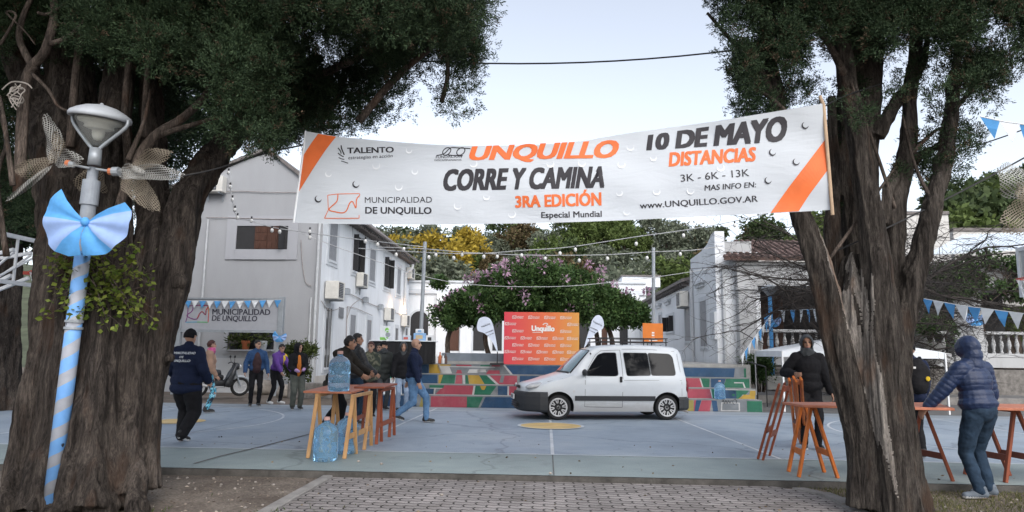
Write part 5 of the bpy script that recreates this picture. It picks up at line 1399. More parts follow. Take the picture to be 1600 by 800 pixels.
def bunting(label, path, n, w_, h_, start=0, cord=.006, mats=None):
    """pennants hung along a polyline"""
    P = [Vector(p) for p in path]; segs = [(a - b_).length for a, b_ in zip(P, P[1:])]; tot = sum(segs)
    def pt(s_):
        s_ = max(0, min(tot - 1e-6, s_))
        for a, c, l in zip(P, P[1:], segs):
            if s_ <= l: return a.lerp(c, s_ / l)
            s_ -= l
        return P[-1]
    t = Thing('bunting', label, 'bunting', P[len(P) // 2], group=None)
    b = MB(); b.tube(P, cord, 5); t.part('cord', b, M['white_cl'])
    for i in range(n):
        c = (i + .5) / n * tot; a = pt(c - w_ / 2); e = pt(c + w_ / 2); d = (e - a).normalized(); nrm = d.cross(Vector((0, 0, 1))).normalized()
        tip = (a + e) / 2 - Vector((0, 0, h_)) + nrm * rnd.uniform(-.04, .04) * h_ * 3 + d * rnd.uniform(-.05, .05)
        mid1 = a.lerp(tip, .5) + nrm * .02 * rnd.uniform(-1, 1); mid2 = e.lerp(tip, .5) + nrm * .02 * rnd.uniform(-1, 1)
        b = MB(); th = nrm * .002
        b.add([a - th, e - th, mid2 - th, tip - th, mid1 - th], [(0, 1, 2, 3, 4)], 0); b.add([a + th, mid1 + th, tip + th, mid2 + th, e + th], [(0, 1, 2, 3, 4)], 0)
        t.part('pennant', b, M['blue_cl'] if (i + start) % 2 else M['white_cl'])
    return t
W_ = lambda px, py, D: C2W(*hitD(px, py, D))
bunting('short pale and blue pennants running up diagonally to the thin blue post', [W_(1158, 557, 20.6), W_(1180, 525, 20.8), W_(1205, 492, 21.2)], 9, .2, .34, 0)
bunting('pennants from the thin blue post to the grey cypress trunk', [W_(1216, 485, 21.2), W_(1250, 484, 20), W_(1290, 482, 18)], 6, .25, .36, 0)
bunting('long row of white and blue pennants across the porch at the right', [W_(1392, 459, 14), W_(1430, 464, 13.5), W_(1500, 477, 12.6), W_(1600, 490, 11.6), W_(1680, 497, 11)], 14, .235, .27, 0)
bunting('two weathered pennants at the upper right edge against the sky', [at(1531, 182, 6.3), at(1568, 190, 6.2), at(1610, 196, 6.1), at(1660, 203, 6)], 4, .17, .19, 1)

# ------------------------------------------------------------ lamp post with its mesh flowers
def stripe_mat():
    m, nt, p = new_mat('spiral_ribbon')
    tc = nt.nodes.new('ShaderNodeTexCoord'); sx = nt.nodes.new('ShaderNodeSeparateXYZ'); nt.links.new(tc.outputs['Object'], sx.inputs[0])
    def mt(op, a, b_=None):
        n = nt.nodes.new('ShaderNodeMath'); n.operation = op
        for i, q in enumerate((a, b_)):
            if q is None: continue
            if isinstance(q, (int, float)): n.inputs[i].default_value = q
            else: nt.links.new(q, n.inputs[i])
        return n.outputs[0]
    ang = mt('DIVIDE', mt('ARCTAN2', sx.outputs[1], sx.outputs[0]), 6.28318)
    nz = N(nt, 'ShaderNodeTexNoise', Scale=4.0); nt.links.new(tc.outputs['Object'], nz.inputs['Vector'])
    h = mt('FRACT', mt('ADD', mt('ADD', mt('MULTIPLY', sx.outputs[2], 3.9), mt('MULTIPLY', ang, -1.0)), mt('MULTIPLY', nz.outputs[0], .25)))
    g = mt('GREATER_THAN', h, .46)
    n2 = N(nt, 'ShaderNodeTexNoise', Scale=7.0, Detail=5.0); nt.links.new(tc.outputs['Object'], n2.inputs['Vector'])
    r = ramp(nt, [(.3, (.27, .285, .32)), (.7, (.36, .38, .43))]); nt.links.new(n2.outputs[0], r.inputs[0])
    r2 = ramp(nt, [(.3, (.13, .31, .64)), (.7, (.17, .38, .72))]); nt.links.new(n2.outputs[0], r2.inputs[0])
    mx = nt.nodes.new('ShaderNodeMixRGB'); nt.links.new(g, mx.inputs[0]); nt.links.new(r.outputs[0], mx.inputs[1]); nt.links.new(r2.outputs[0], mx.inputs[2])
    n3 = N(nt, 'ShaderNodeTexNoise', Scale=13.0, Detail=3.0); nt.links.new(coords(nt, (1, 1, .7)), n3.inputs['Vector'])
    r3 = ramp(nt, [(.70, (0, 0, 0)), (.73, (1, 1, 1))]); nt.links.new(n3.outputs[0], r3.inputs[0])
    m2 = nt.nodes.new('ShaderNodeMixRGB'); nt.links.new(r3.outputs[0], m2.inputs[0]); nt.links.new(mx.outputs[0], m2.inputs[1]); m2.inputs[2].default_value = (.03, .03, .035, 1)
    nt.links.new(m2.outputs[0], p.inputs['Base Color']); p.inputs['Roughness'].default_value = .6
    return m
YL = 6.45
p0 = ground(79, 800, -.085); YL = p0.y
ptop = at(146, 262, YL - .05)
lp = Thing('street_lamp', 'lamp post spirally wrapped in blue ribbon with a glass lantern head', 'street lamp', p0, frame='W')
ax = (ptop - p0); hgt = ax.length
b = MB(); b.cyl((0, 0, -.05), (0, 0, hgt * .80), .074, .07, 24, 0)
po = lp.part('post', b, stripe_mat(), smooth=True); po.data.transform(Matrix.Identity(4))
rotq = Vector((0, 0, 1)).rotation_difference(ax)
# the part is modelled upright about its own base, then leaned like the post
for v in po.data.vertices: v.co = v.co + lp.base
po.rotation_mode = 'QUATERNION'; po.rotation_quaternion = rotq
A_ = lambda t: p0 + ax * t
b = MB(); b.cyl(A_(.80), A_(.93), .068, .066, 20); b.cyl(A_(.885), A_(.96), .082, .08, 20); b.cyl(A_(.96), A_(1.0), .05, .05, 16)
for t0_, r0_ in ((.515, .084), (.535, .082)):
    c_ = MB(); c_.cyl(A_(t0_), A_(t0_ + .007), r0_, r0_, 20); lp.part('collar', c_, M['metal_grey'])
lp.part('upper_post', b, mat('lamp_paint', (.27, .30, .34), .5, .15, 8, dirt=(.18, .18, .18), dirt_amt=.5), smooth=False)
b = MB()
for s_ in (-1, 1):      # iron scrolls at the foot
    c = A_(.012) + Vector((s_ * .13, -.03, .03)); b.tube([c + Vector((s_ * (.03 + .055 * (1 - i / 22)) * math.cos(i * .36) * 1.0, 0, .055 * (1 - i / 30) * math.sin(i * .36))) for i in range(22)], .012, 6); b.tube([A_(.0) + Vector((s_ * .07, -.03, 0)), c + Vector((s_ * .05, 0, -.06))], .014, 6)
lp.part('scroll', b, M['metal_grey'])
hc = at(151, 226, YL - .1)     # foot of the lantern
b = MB(); u = (at(157, 160, YL - .1) - at(149, 245, YL - .1)).normalized()
b.cyl(at(147, 258, YL - .1), at(150, 232, YL - .1), .062, .055, 16)
for s_ in (-1, 1):
    top_ = at(157 + s_ * 43, 187 + s_ * 4 - 3, YL - .12); b.tube(spline([at(150, 238, YL - .1), at(151 + s_ * 12, 226, YL - .1), at(156 + s_ * 40, 197 + s_ * 3, YL - .12), top_], 4), .018, 8)
lp.part('bracket', b, M['metal_grey'], smooth=True)
cc = at(157, 182, YL - .1)
tilt = Vector((.10, -.12, 1)).normalized()
b = MB(); b.lathe([(.0, .115), (.06, .112), (.15, .09), (.22, .055), (.272, .02), (.285, .0), (.283, -.03), (.262, -.035), (.25, -.01), (.0, -.005)], cc, 32, 0, None); b.ell(cc + Vector((0, 0, .118)), (.02, .02, .02), None, 8, 5)
rt = Vector((0, 0, 1)).rotation_difference(tilt).to_matrix()
b.v = [tuple(rt @ (Vector(v) - cc) + cc) for v in b.v]
lp.part('lamp_cap', b, mat('lamp_cap', (.46, .49, .53), .5, .1, 6), smooth=True)
mg, nt, p = new_mat('lantern_glass'); p.inputs['Base Color'].default_value = (.6, .62, .62, 1); p.inputs['Roughness'].default_value = .08
tr = nt.nodes.new('ShaderNodeBsdfTransparent'); tr.inputs[0].default_value = (.9, .92, .9, 1); mx = nt.nodes.new('ShaderNodeMixShader'); mx.inputs[0].default_value = .25
nt.links.new(tr.outputs[0], mx.inputs[1]); nt.links.new(p.outputs[0], mx.inputs[2]); nt.links.new(mx.outputs[0], nt.nodes['Material Output'].inputs['Surface'])
b = MB(); b.lathe([(.235, -.012), (.225, -.05), (.15, -.19), (.09, -.285), (.06, -.30), (.0, -.302)], cc, 28)
b.v = [tuple(rt @ (Vector(v) - cc) + cc) for v in b.v]; lp.part('lantern_glass', b, mg, smooth=True)
b = MB(); b.lathe([(.0, -.03), (.19, -.03), (.2, -.05), (.19, -.07), (.13, -.09), (.135, -.12), (.10, -.135), (.06, -.14), (.055, -.2), (.035, -.24), (.0, -.25)], cc, 24)
b.v = [tuple(rt @ (Vector(v) - cc) + cc) for v in b.v]; lp.part('reflector', b, mat('reflector', (.66, .65, .60), .4, .1), smooth=True)

def mesh_mat(name, col, sc):
    m, nt, p = new_mat(name)
    uv = nt.nodes.new('ShaderNodeUVMap'); b_ = N(nt, 'ShaderNodeTexBrick', Scale=sc); b_.offset = .5
    b_.inputs['Mortar Size'].default_value = .125; b_.inputs['Brick Width'].default_value = 1.0; b_.inputs['Row Height'].default_value = .8; b_.inputs['Mortar Smooth'].default_value = .1
    nt.links.new(uv.outputs[0], b_.inputs['Vector'])
    p.inputs['Base Color'].default_value = (*col, 1); p.inputs['Roughness'].default_value = .8
    tr = nt.nodes.new('ShaderNodeBsdfTransparent'); mx = nt.nodes.new('ShaderNodeMixShader')
    nt.links.new(b_.outputs['Fac'], mx.inputs[0]); nt.links.new(tr.outputs[0], mx.inputs[1]); nt.links.new(p.outputs[0], mx.inputs[2]); nt.links.new(mx.outputs[0], nt.nodes['Material Output'].inputs['Surface'])
    return m
M['mesh_tan'] = mesh_mat('plastic_mesh_tan', (.20, .17, .13), 44); M['mesh_grey'] = mesh_mat('plastic_mesh_grey', (.30, .30, .285), 44)
M['orange_cap'] = mat('orange_cap', (.5, .16, .07), .6)
def petal(t, base, tip, side, wd, cup, m):
    base, tip, side = Vector(base), Vector(tip), Vector(side).normalized()
    ax_ = (tip - base); L = ax_.length; nrm = ax_.cross(side).normalized()
    nu, nv = 16, 10; vs = []; uvs = []; fs = []
    for i in range(nu + 1):
        u_ = i / nu; hw = wd * (math.sin(math.pi * min(1, u_ * .86 + .09)) ** .75)
        for j in range(nv + 1):
            v_ = j / nv * 2 - 1
            vs.append(base + ax_ * u_ + side * (hw * v_) + nrm * (cup * (math.sin(u_ * math.pi) * .6 - (1 - v_ * v_) * .55 * math.sin(math.pi * min(1, u_ + .1))) + .02 * math.sin(9 * u_ + 3 * v_))); uvs.append((u_ * L, v_ * hw))
    for i in range(nu):
        for j in range(nv): k = i * (nv + 1) + j; fs.append((k, k + 1, k + nv + 2, k + nv + 1))
    me = bpy.data.meshes.new('petal'); me.from_pydata([Vector(v) - t.base for v in vs], [], fs); me.materials.append(m)
    ul = me.uv_layers.new(name='UVMap')
    for pl in me.polygons:
        for li in pl.loop_indices: ul.data[li].uv = uvs[me.loops[li].vertex_index]
    me.polygons.foreach_set('use_smooth', [True] * len(me.polygons))
    return t.part('petal', me)
YF = YL - .12
f1 = Thing('mesh_flower', 'pale plastic-mesh flower to the left of the lantern', 'ornament', at(108, 255, YF), group='plastic-mesh flowers on the lamp posts')
A2 = lambda x, y, d=0: at(x, y, YF - d)
for a_, tp, sd, wd, cp, m in [((84, 255, .05), (72, 178, .1), (1, 0, .1), .085, .1, 'mesh_grey'), ((82, 255, .1), (88, 205, .25), (1, 0, 0), .07, .08, 'mesh_tan'), ((80, 262, .08), (10, 312, .2), (.35, 0, 1), .08, .1, 'mesh_grey'), ((78, 258, .0), (24, 262, .1), (.2, .1, 1), .12, .12, 'mesh_tan'), ((85, 250, -.05), (128, 250, .05), (0, 0, 1), .1, .1, 'mesh_grey')]: petal(f1, A2(*a_), A2(*tp), sd, wd, cp, M[m])
b = MB(); b.cyl(A2(70, 257), A2(104, 257), .07, .055, 12); f1.part('cup', b, M['mesh_grey']) if False else None
b = MB(); b.cyl(A2(106, 255), A2(116, 258), .03, .03, 10); b.cyl(A2(116, 258), A2(140, 263), .012, .012, 8); f1.part('stalk', b, M['metal_grey']); b = MB(); b.cyl(A2(104, 255), A2(109, 256), .034, .034, 10); f1.part('ferrule', b, M['orange_cap'])
f2 = Thing('mesh_flower', 'tan plastic-mesh flower to the right of the lantern, petals drooping', 'ornament', at(185, 268, YF), group='plastic-mesh flowers on the lamp posts')
for a_, tp, sd, wd, cp, m in [((198, 268, .05), (268, 240, .15), (.15, 0, 1), .11, .1, 'mesh_tan'), ((196, 270, .1), (287, 274, .2), (0, .1, 1), .085, .1, 'mesh_grey'), ((205, 276, .0), (245, 330, .12), (1, 0, .4), .12, .12, 'mesh_tan'), ((185, 270, .1), (225, 270, .22), (0, 0, 1), .08, .08, 'mesh_grey'), ((190, 275, -.08), (232, 300, -.05), (.5, 0, 1), .12, .1, 'mesh_tan')]: petal(f2, A2(*a_), A2(*tp), sd, wd, cp, M[m])
b = MB(); b.cyl(A2(176, 268), A2(186, 268), .045, .045, 10); b.cyl(A2(150, 264), A2(176, 268), .012, .012, 8); f2.part('stalk', b, M['metal_grey']); b = MB(); b.cyl(A2(170, 268), A2(176, 268), .034, .034, 10); f2.part('ferrule', b, M['orange_cap'])
f3 = Thing('mesh_flower', 'third plastic-mesh flower behind the post between the other two', 'ornament', at(146, 280, YL + .12), group='plastic-mesh flowers on the lamp posts')
petal(f3, at(140, 262, YL + .1), at(128, 300, YL + .16), (1, 0, .1), .09, .08, M['mesh_tan']); petal(f3, at(150, 262, YL + .1), at(162, 302, YL + .16), (1, 0, -.1), .09, .08, M['mesh_tan'])
b = MB(); b.cyl(at(146, 268, YL + .02), at(146, 266, YL + .12), .03, .03, 8); f3.part('stalk', b, M['orange_cap'])
f4 = Thing('mesh_flower', 'big plastic-mesh flower cut by the right edge of the photo', 'ornament', at(1625, 300, 5.0), group='plastic-mesh flowers on the lamp posts')
for a_, tp, sd, wd, cp, m in [((1625, 300, 5.0), (1560, 262, 4.9), (.5, 0, 1), .13, .1, 'mesh_grey'), ((1625, 320, 5.0), (1566, 355, 4.9), (.4, 0, -1), .15, .12, 'mesh_tan'), ((1625, 310, 5.0), (1590, 300, 4.9), (0, 0, 1), .12, .1, 'mesh_tan'), ((1625, 310, 5), (1690, 300, 4.9), (0, 0, 1), .13, .1, 'mesh_grey')]: petal(f4, at(*a_), at(*tp), sd, wd, cp, M[m])
b = MB(); b.ell(at(1626, 310, 5.0), (.05, .05, .05), None, 10, 6); f4.part('stalk', b, M['orange_cap'])
# tangle of pale cord hanging in the dead branches
b = MB(); c0 = at(26, 145, 6.6)
for k in range(7): b.tube(spline([c0 + Vector((rnd.uniform(-.07, .07), rnd.uniform(-.04, .04), .08 - q * .045 + rnd.uniform(-.03, .03))) for q in range(6)], 4), .006, 4)
b.tube(spline([at(3, 140, 6.6), at(18, 128, 6.6), at(40, 130, 6.6), at(50, 138, 6.6)], 4), .007, 4)
single('cord_tangle', b, mat('old_cord', (.36, .33, .3), .9), 'tangle of pale cord hanging in the dead branches at the left', 'cord', c0, 'W')

# ------------------------------------------------------------ string lights and their poles
for px, pt_, pb, D, l in [(664, 378, 560, 21.6, 'thin grey light pole left of the flowering tree'), (1021, 387, 560, 24.2, 'thin grey light pole at the right of the flowering tree')]:
    q0 = hitD(px - (8 if px < 800 else 0), pb, D); q1 = hitD(px, pt_, D)
    b = MB(); b.tube([(q0.x, D, 1.15), (q1.x, D, q1.z)], .06, 10); b.cyl((q0.x, D, 1.15), (q0.x, D, 1.25), .16, .16, 10)
    single('light_pole', b, M['metal_grey'], l, 'pole', (q0.x, D, 1.15), 'C')
M['bulb'] = mat('bulb_glass', (.72, .72, .70), .25, .03)
def strand(label, pts, bulbs, D):
    t = Thing('string_light', label, 'string light', W_(*pts[len(pts) // 2], D))
    f_ = (lambda x: D) if not callable(D) else D
    P = [W_(x, y, D) for x, y in sp2(pts, 5)]
    b = MB(); b.tube(P, .013, 5); t.part('wire', b, M['cable_white'])
    for x, y in bulbs:
        q = W_(x, y, D); b = MB(); b.cyl(q + Vector((0, 0, .06)), q + Vector((0, 0, .13)), .025, .025, 8, 0); b.ell(q, (.05, .05, .068), None, 10, 7, 1); t.part('bulb', b, [M['cable'], M['bulb']], smooth=True)
strand('lower string of white bulbs running level between the two light poles', [(590, 386), (664, 389), (722, 394), (780, 397), (814, 398.5), (880, 399), (949, 398), (1021, 393.5), (1082, 391), (1130, 384)], [(631, 389), (681, 398), (722, 398), (777, 401), (815, 399), (852, 404), (905, 407), (949, 404), (1011, 403), (1063, 397)], 21.5)
strand('upper string of white bulbs rising towards the right-hand cypress', [(560, 388), (620, 392), (700, 396), (755, 396), (820, 391), (890, 386), (994, 370), (1067, 360), (1150, 345), (1240, 322)], [(619, 398), (670, 402), (709, 403), (756, 401), (875, 396), (899, 390), (994, 381), (1068, 368), (1148, 352)], 20.5)
strand('string of bulbs dropping beside the trunk and crossing the grey gable', [(357, 262), (361, 300), (370, 338), (392, 345), (425, 355), (470, 362), (560, 374), (664, 386)], [(357, 270), (360, 292), (363, 312), (367, 328), (371, 340), (393, 345), (425, 360), (437, 362), (484, 362), (484, 371), (571, 377), (590, 382)], 19.5)
rope('slack_wire', 'thin wire dipping across the facades behind the flowering tree', [W_(x, y, 24) for x, y in sp2([(440, 352), (560, 398), (700, 440), (860, 448), (1000, 436), (1110, 420)], 5)], .011, M['cable_white'], 'cable')

# ------------------------------------------------------------ municipal sign
SD = 23.6
sg = Thing('municipal_sign', 'grey board on blue-grey posts reading MUNICIPALIDAD DE UNQUILLO', 'sign', hitD(437, 612, SD) * 1.0, frame='C')
a = hitD(286, 467.5, SD); c = hitD(434, 517, SD)
b = MB(); b.box((a.x, SD - .04, c.z), (c.x, SD + .04, a.z), 0, .01)
ss = lambda px, py: hitD(px, py, SD - .047)
put_text(b, 'MUNICIPALIDAD', (332, 491.5), (422, 492), 8.6, ss, 1, .03)
put_text(b, 'DE UNQUILLO', (331, 501), (402, 502), 8.2, ss, 1, .03, .12)
for pts, m in [([(294, 478), (310, 477)], 2), ([(310, 477), (325.5, 477.5)], 3), ([(325.5, 477), (326, 489)], 4), ([(326, 489), (325, 504)], 5), ([(325, 503.5), (308, 503)], 6), ([(308, 503), (290, 503.5)], 7), ([(290, 503.5), (293, 494), (294, 478)], 2)]: px_strip(b, pts, 1.3, ss, m)
px_strip(b, sp2([(302, 477.5), (300, 486), (292, 493), (300, 498), (308, 498), (312, 490), (316, 487), (321, 492), (322, 485)], 5), 1.5, ss, 2)
px_strip(b, sp2([(308, 498), (312, 490), (316, 487), (321, 492), (322, 485), (325, 480)], 5), 1.6, ss, 5)
sg.part('board', b, [mat('sign_board', (.36, .375, .41), .6, .05), mat('sign_ink', (.05, .05, .07), .6), mat('logo_purple', (.2, .05, .2), .6), mat('logo_magenta', (.4, .05, .15), .6), mat('logo_orange', (.6, .25, .05), .6), mat('logo_red', (.5, .06, .05), .6), mat('logo_green', (.1, .4, .15), .6), mat('logo_cyan', (.1, .35, .5), .6)])
b = MB(); b.box((a.x - .02, SD - .07, a.z), (c.x + .02, SD + .06, a.z + .06)); b.box((a.x - .02, SD - .07, c.z - .07), (c.x + .02, SD + .06, c.z)); sg.part('frame', b, M['metal_grey'])
for px in (439, 281):
    b = MB(); q = hitD(px, 500, SD); b.box((q.x - .09, SD - .09, -.1), (q.x + .09, SD + .09, hitD(439, 464, SD).z), 0, .01); sg.part('post', b, M['metal_grey'])
bunting('blue and white pennants along the top edge of the municipal sign', [W_(288, 469.5, SD - .1), W_(360, 470.5, SD - .12), W_(440, 468.5, SD - .1)], 13, .25, .27, 1)

# ------------------------------------------------------------ stage things
OD = 20.42
def grad_mat():
    m, nt, p = new_mat('printed_gradient')
    tc = nt.nodes.new('ShaderNodeTexCoord'); sx = nt.nodes.new('ShaderNodeSeparateXYZ'); nt.links.new(tc.outputs['Object'], sx.inputs[0])
    mr = N(nt, 'ShaderNodeMapRange'); mr.inputs['From Min'].default_value = -1.12; mr.inputs['From Max'].default_value = 1.12; nt.links.new(sx.outputs[0], mr.inputs[0])
    r = ramp(nt, [(0, (.62, .045, .075)), (.3, (.66, .09, .06)), (.65, (.68, .17, .05)), (1, (.64, .30, .06))]); nt.links.new(mr.outputs[0], r.inputs[0])
    nt.links.new(r.outputs[0], p.inputs['Base Color']); p.inputs['Roughness'].default_value = .6; return m
oc = hitD(846, 569, OD)
ob = Thing('photo_backdrop', 'red to orange printed backdrop with white Unquillo lettering on the top step', 'backdrop', (oc.x, OD, ZL[3]), frame='C')
a = hitD(788, 487.5, OD); c = hitD(905, 569, OD)
b = MB(); b.box((a.x, OD - .02, ZL[3] + .01), (c.x, OD + .02, a.z), 0, .004)
so_ = lambda px, py: hitD(px, py, OD - .026)
put_text(b, 'Unquillo', (831, 517), (866, 517.5), 8.2, so_, 1, .05)
px_strip(b, sp2([(848, 507.5), (852, 505), (856, 506.5), (853, 509)], 4), 1.2, so_, 1); px_strip(b, [(832, 519.3), (845, 519.5)], .7, so_, 1)
def mark(x, y, full=True):
    px_strip(b, [(x, y - 2), (x + 5.5, y - 2.2), (x + 5.3, y + 2), (x - .4, y + 2), (x, y - 2)], .55, so_, 1)
    px_strip(b, sp2([(x + 1.5, y - 2), (x + 1, y), (x + 2.6, y + 1), (x + 3.6, y - .6), (x + 5, y)], 3), .5, so_, 1)
    put_text(b, 'MUNICIPALIDAD', (x + 6.6, y + .0), (x + 17.2, y + .1), 1.5, so_, 1, .01); put_text(b, 'DE UNQUILLO', (x + 6.6, y + 2.0), (x + 16.5, y + 2.1), 1.5, so_, 1, .03)
for y, xs in [(496, (801, 826, 851, 876)), (506.5, (789.5, 887)), (517.5, (801, 876)), (528.5, (789, 814, 839, 864, 886.5)), (539.5, (801, 826, 851, 876)), (550, (789, 814, 839, 864, 886.5)), (561, (801, 826, 851, 876))]:
    for x in xs: mark(x, y + (x - 846) * .012)
ob.part('panel', b, [grad_mat(), mat('print_white', (.75, .74, .72), .6)])
for x in (a.x + .2, c.x - .2):
    b = MB(); b.bar((x, OD + .03, a.z - .2), (x, OD + .45, ZL[3] + .06), .04, .04); b.box((x - .03, OD + .021, ZL[3] - .0), (x + .03, OD + .5, ZL[3] + .05)); ob.part('prop', b, M['metal_grey'])
M['flag'] = mat('flag_white', (.62, .68, .80), .7, .06, 4)
def feather(label, outline, D, tx, txt):
    c = outline[-1]; q = hitD(c[0], c[1], D)
    t = Thing('feather_flag', label, 'flag', (q.x, D, ZL[3]), frame='C', group='white teardrop flags beside the backdrop')
    S_ = sp2(outline + [outline[0]], 5)[:-1]
    b = MB(); pts = [hitD(x, y, D) for x, y in S_]; b.prism(pts, (0, .012, 0), 0)
    sff = lambda px, py: hitD(px, py, D - .005)
    for (p0_, p1_, h_, s_) in txt: put_text(b, s_, p0_, p1_, h_, sff, 1, .02)
    t.part('sail', b, [M['flag'], mat('flag_ink', (.03, .03, .05), .7)])
    b = MB(); bx0 = hitD(tx[0][0], tx[0][1], D).x; P = spline([Vector((bx0, D + .03, ZL[3]))] + [hitD(x, y, D + .03) for x, y in tx], 5); b.tube(P, .016, 6); q = Vector((bx0, 0, 0)); b.box((q.x - .2, D - .15, ZL[3]), (q.x + .2, D + .2, ZL[3] + .04)); t.part('pole', b, M['cable'])
feather('white teardrop flag left of the orange backdrop, leaning left', [(745, 510), (748, 499), (756, 495), (764, 497), (769, 504), (773, 520), (777.5, 550), (768, 532), (757, 521), (747, 517)], 20.3, [(777, 545), (772, 520), (768, 503), (758, 495)], [((752, 512), (766, 507), 2.2, 'TALENTO'), ((759, 521), (771, 516), 1.8, 'estrategias'), ((762, 525), (772, 521), 1.8, 'en acción')])
feather('white teardrop flag right of the orange backdrop, leaning right', [(912, 545), (916, 530), (922, 511), (926, 499), (933, 492.5), (940, 495), (943.5, 504), (942, 513), (934, 518), (926, 526), (918, 537)], 20.3, [(914, 540), (922, 511), (926, 498), (934, 492)], [((926, 503), (940, 510), 2.2, 'TALENTO'), ((922, 512), (934, 517), 1.8, 'estrategias'), ((920, 516), (930, 521), 1.8, 'en acción')])
q0 = hitD(1004, 505, 23.5); q1 = hitD(1036, 534, 23.5)
t = Thing('orange_panel', 'small plain orange printed panel behind the roof of the van', 'panel', (q0.x, 23.5, 1.2), frame='C')
b = MB(); b.box((q0.x, 23.48, q1.z), (q1.x, 23.52, q0.z), 0, .004)
so2 = lambda px, py: hitD(px, py, 23.475)
px_strip(b, [(1018.5, 520), (1022.5, 520)], 2.4, so2, 1); px_strip(b, [(1018.5, 524), (1022.5, 524)], 2.4, so2, 1); px_strip(b, [(1014, 531.5), (1027, 531.5)], 2, so2, 1); px_strip(b, [(1018, 528.5), (1023, 528.5)], 1.2, so2, 1)
t.part('panel', b, [mat('panel_orange', (.66, .19, .03), .6, .06), bpy.data.materials['print_white']])
for x in (q0.x + .1, q1.x - .1):
    b = MB(); b.box((x - .02, 23.5 - .015, 1.2), (x + .02, 23.515, q1.z)); t.part('leg', b, M['metal_grey'])
# table under a black cloth with a few things on it
TD = 20.0
q0 = hitD(580, 533, TD); q1 = hitD(678, 536, TD)
t = Thing('cloth_table', 'long table under a black cloth at the left of the top step', 'table', (q0.x, TD, ZL[3]), frame='C')
b = MB(); n = 60
for i in range(n + 1):
    u_ = i / n; x = lerp(q0.x - .02, q1.x + .05, u_); w_ = .012 * math.sin(i * 1.7) + .012 * math.sin(i * .6)
    b.v += [(x, TD - .02 + w_ * .1, q0.z), (x, TD - .06 + w_, lerp(q0.z, ZL[3], .5)), (x, TD - .08 + w_ * 1.5, ZL[3] + .02)]
for i in range(n):
    for j in range(2): k = i * 3 + j; b.f.append((k, k + 3, k + 4, k + 1)); b.m.append(0)
b.box((q0.x, TD + .02, ZL[3] + .01), (q1.x, TD + .35, q0.z - .01), 0); 
t.part('tablecloth', b, M['black_cloth'], smooth=True)
b = MB(); b.box((q0.x - .05, TD - .06, q0.z), (q1.x + .06, TD + .4, q0.z + .03), 0, .01); t.part('table_top', b, M['white_cl'])
zt2 = q0.z + .03
def small(name, mb, mats, label, cat, base): single(name, mb, mats, label, cat, base, 'C')
p = hitD(601, 529, TD + .2); b = MB(); b.box((p.x - .15, TD + .2, zt2), (p.x + .15, TD + .22, zt2 + .42), 0, .004); b.box((p.x - .14, TD + .194, zt2 + .01), (p.x + .1, TD + .1995, zt2 + .09), 1); b.ell((p.x + .06, TD + .197, zt2 + .3), (.06, .004, .07), None, 12, 8, 1)
small('poster_stand', b, [M['white_cl'], mat('poster_green', (.22, .55, .1), .6)], 'white upright poster with green patches on the black-cloth table', 'poster', (p.x, TD + .2, zt2))
p = hitD(606, 527, TD + .08); b = MB(); b.lathe([(.0, -.01), (.07, -.01), (.07, .01), (.0, .01)], (p.x, TD + .08, zt2 + .16), 18, 1, (0, 1, 0)); b.tube([(p.x + .1 * math.cos(a), TD + .08, zt2 + .16 + .13 * math.sin(a)) for a in [i * .35 for i in range(19)]], .014, 6, 0); b.box((p.x - .03, TD + .05, zt2), (p.x + .03, TD + .12, zt2 + .04))
small('round_fan', b, [M['white_cl'], M['metal_grey']], 'small round white fan on the black-cloth table', 'fan', (p.x, TD + .08, zt2))
p = hitD(656, 527, TD + .2); b = MB(); b.box((p.x - .17, TD + .1, zt2), (p.x + .16, TD + .35, zt2 + .22), 0, .01); b.box((p.x - .1, TD + .094, zt2 + .05), (p.x + .1, TD + .0995, zt2 + .16), 2)
small('printed_box', b, [mat('box_blue', (.24, .42, .66), .6, .2), M['white_cl'], mat('box_tan', (.5, .4, .25), .6)], 'blue and tan printed box at the right end of the black-cloth table', 'box', (p.x, TD + .1, zt2))
b = MB(); b.box((p.x - .12, TD + .12, zt2 + .222), (p.x + .1, TD + .3, zt2 + .34), 0, .01); b.box((p.x - .05, TD + .115, zt2 + .25), (p.x + .05, TD + .1195, zt2 + .31), 1)
small('printed_box', b, [M['white_cl'], bpy.data.materials['box_blue']], 'white carton on top of the blue and tan box on the black-cloth table', 'box', (p.x, TD + .12, zt2 + .222))
p = hitD(635, 528, TD + .1); b = MB(); b.box((p.x - .11, TD + .08, zt2), (p.x + .11, TD + .26, zt2 + .15), 0, .01); b.box((p.x - .08, TD + .075, zt2 + .03), (p.x + .05, TD + .0795, zt2 + .1), 1)
small('printed_box', b, [mat('box_pale', (.5, .58, .66), .6, .2), mat('box_red', (.5, .12, .1), .6)], 'small pale box with a red patch on the black-cloth table', 'box', (p.x, TD + .1, zt2))
p = hitD(686, 562, 20.25)
for i, (dx, h_, m, l) in enumerate([(-.12, .26, 'metal_white', 'shortest pale bottle on the top step beside the cloth table'), (-.02, .34, 'orange_cap', 'tallest reddish bottle on the top step beside the cloth table'), (.08, .24, 'metal_white', 'pale cup-like bottle between two reddish ones on the top step'), (.15, .3, 'tile', 'brick-red bottle at the right of the bottles on the top step')]):
    b = MB(); b.lathe([(.045, 0), (.05, .02), (.05, h_ * .6), (.02, h_ * .8), (.02, h_)], (p.x + dx, 20.5 + .05 * (i % 2), ZL[3]), 10)
    single('bottle', b, M[m], l, 'bottle', (p.x + dx, 20.5, ZL[3]), 'C', group='small bottles on the top step', smooth=True)
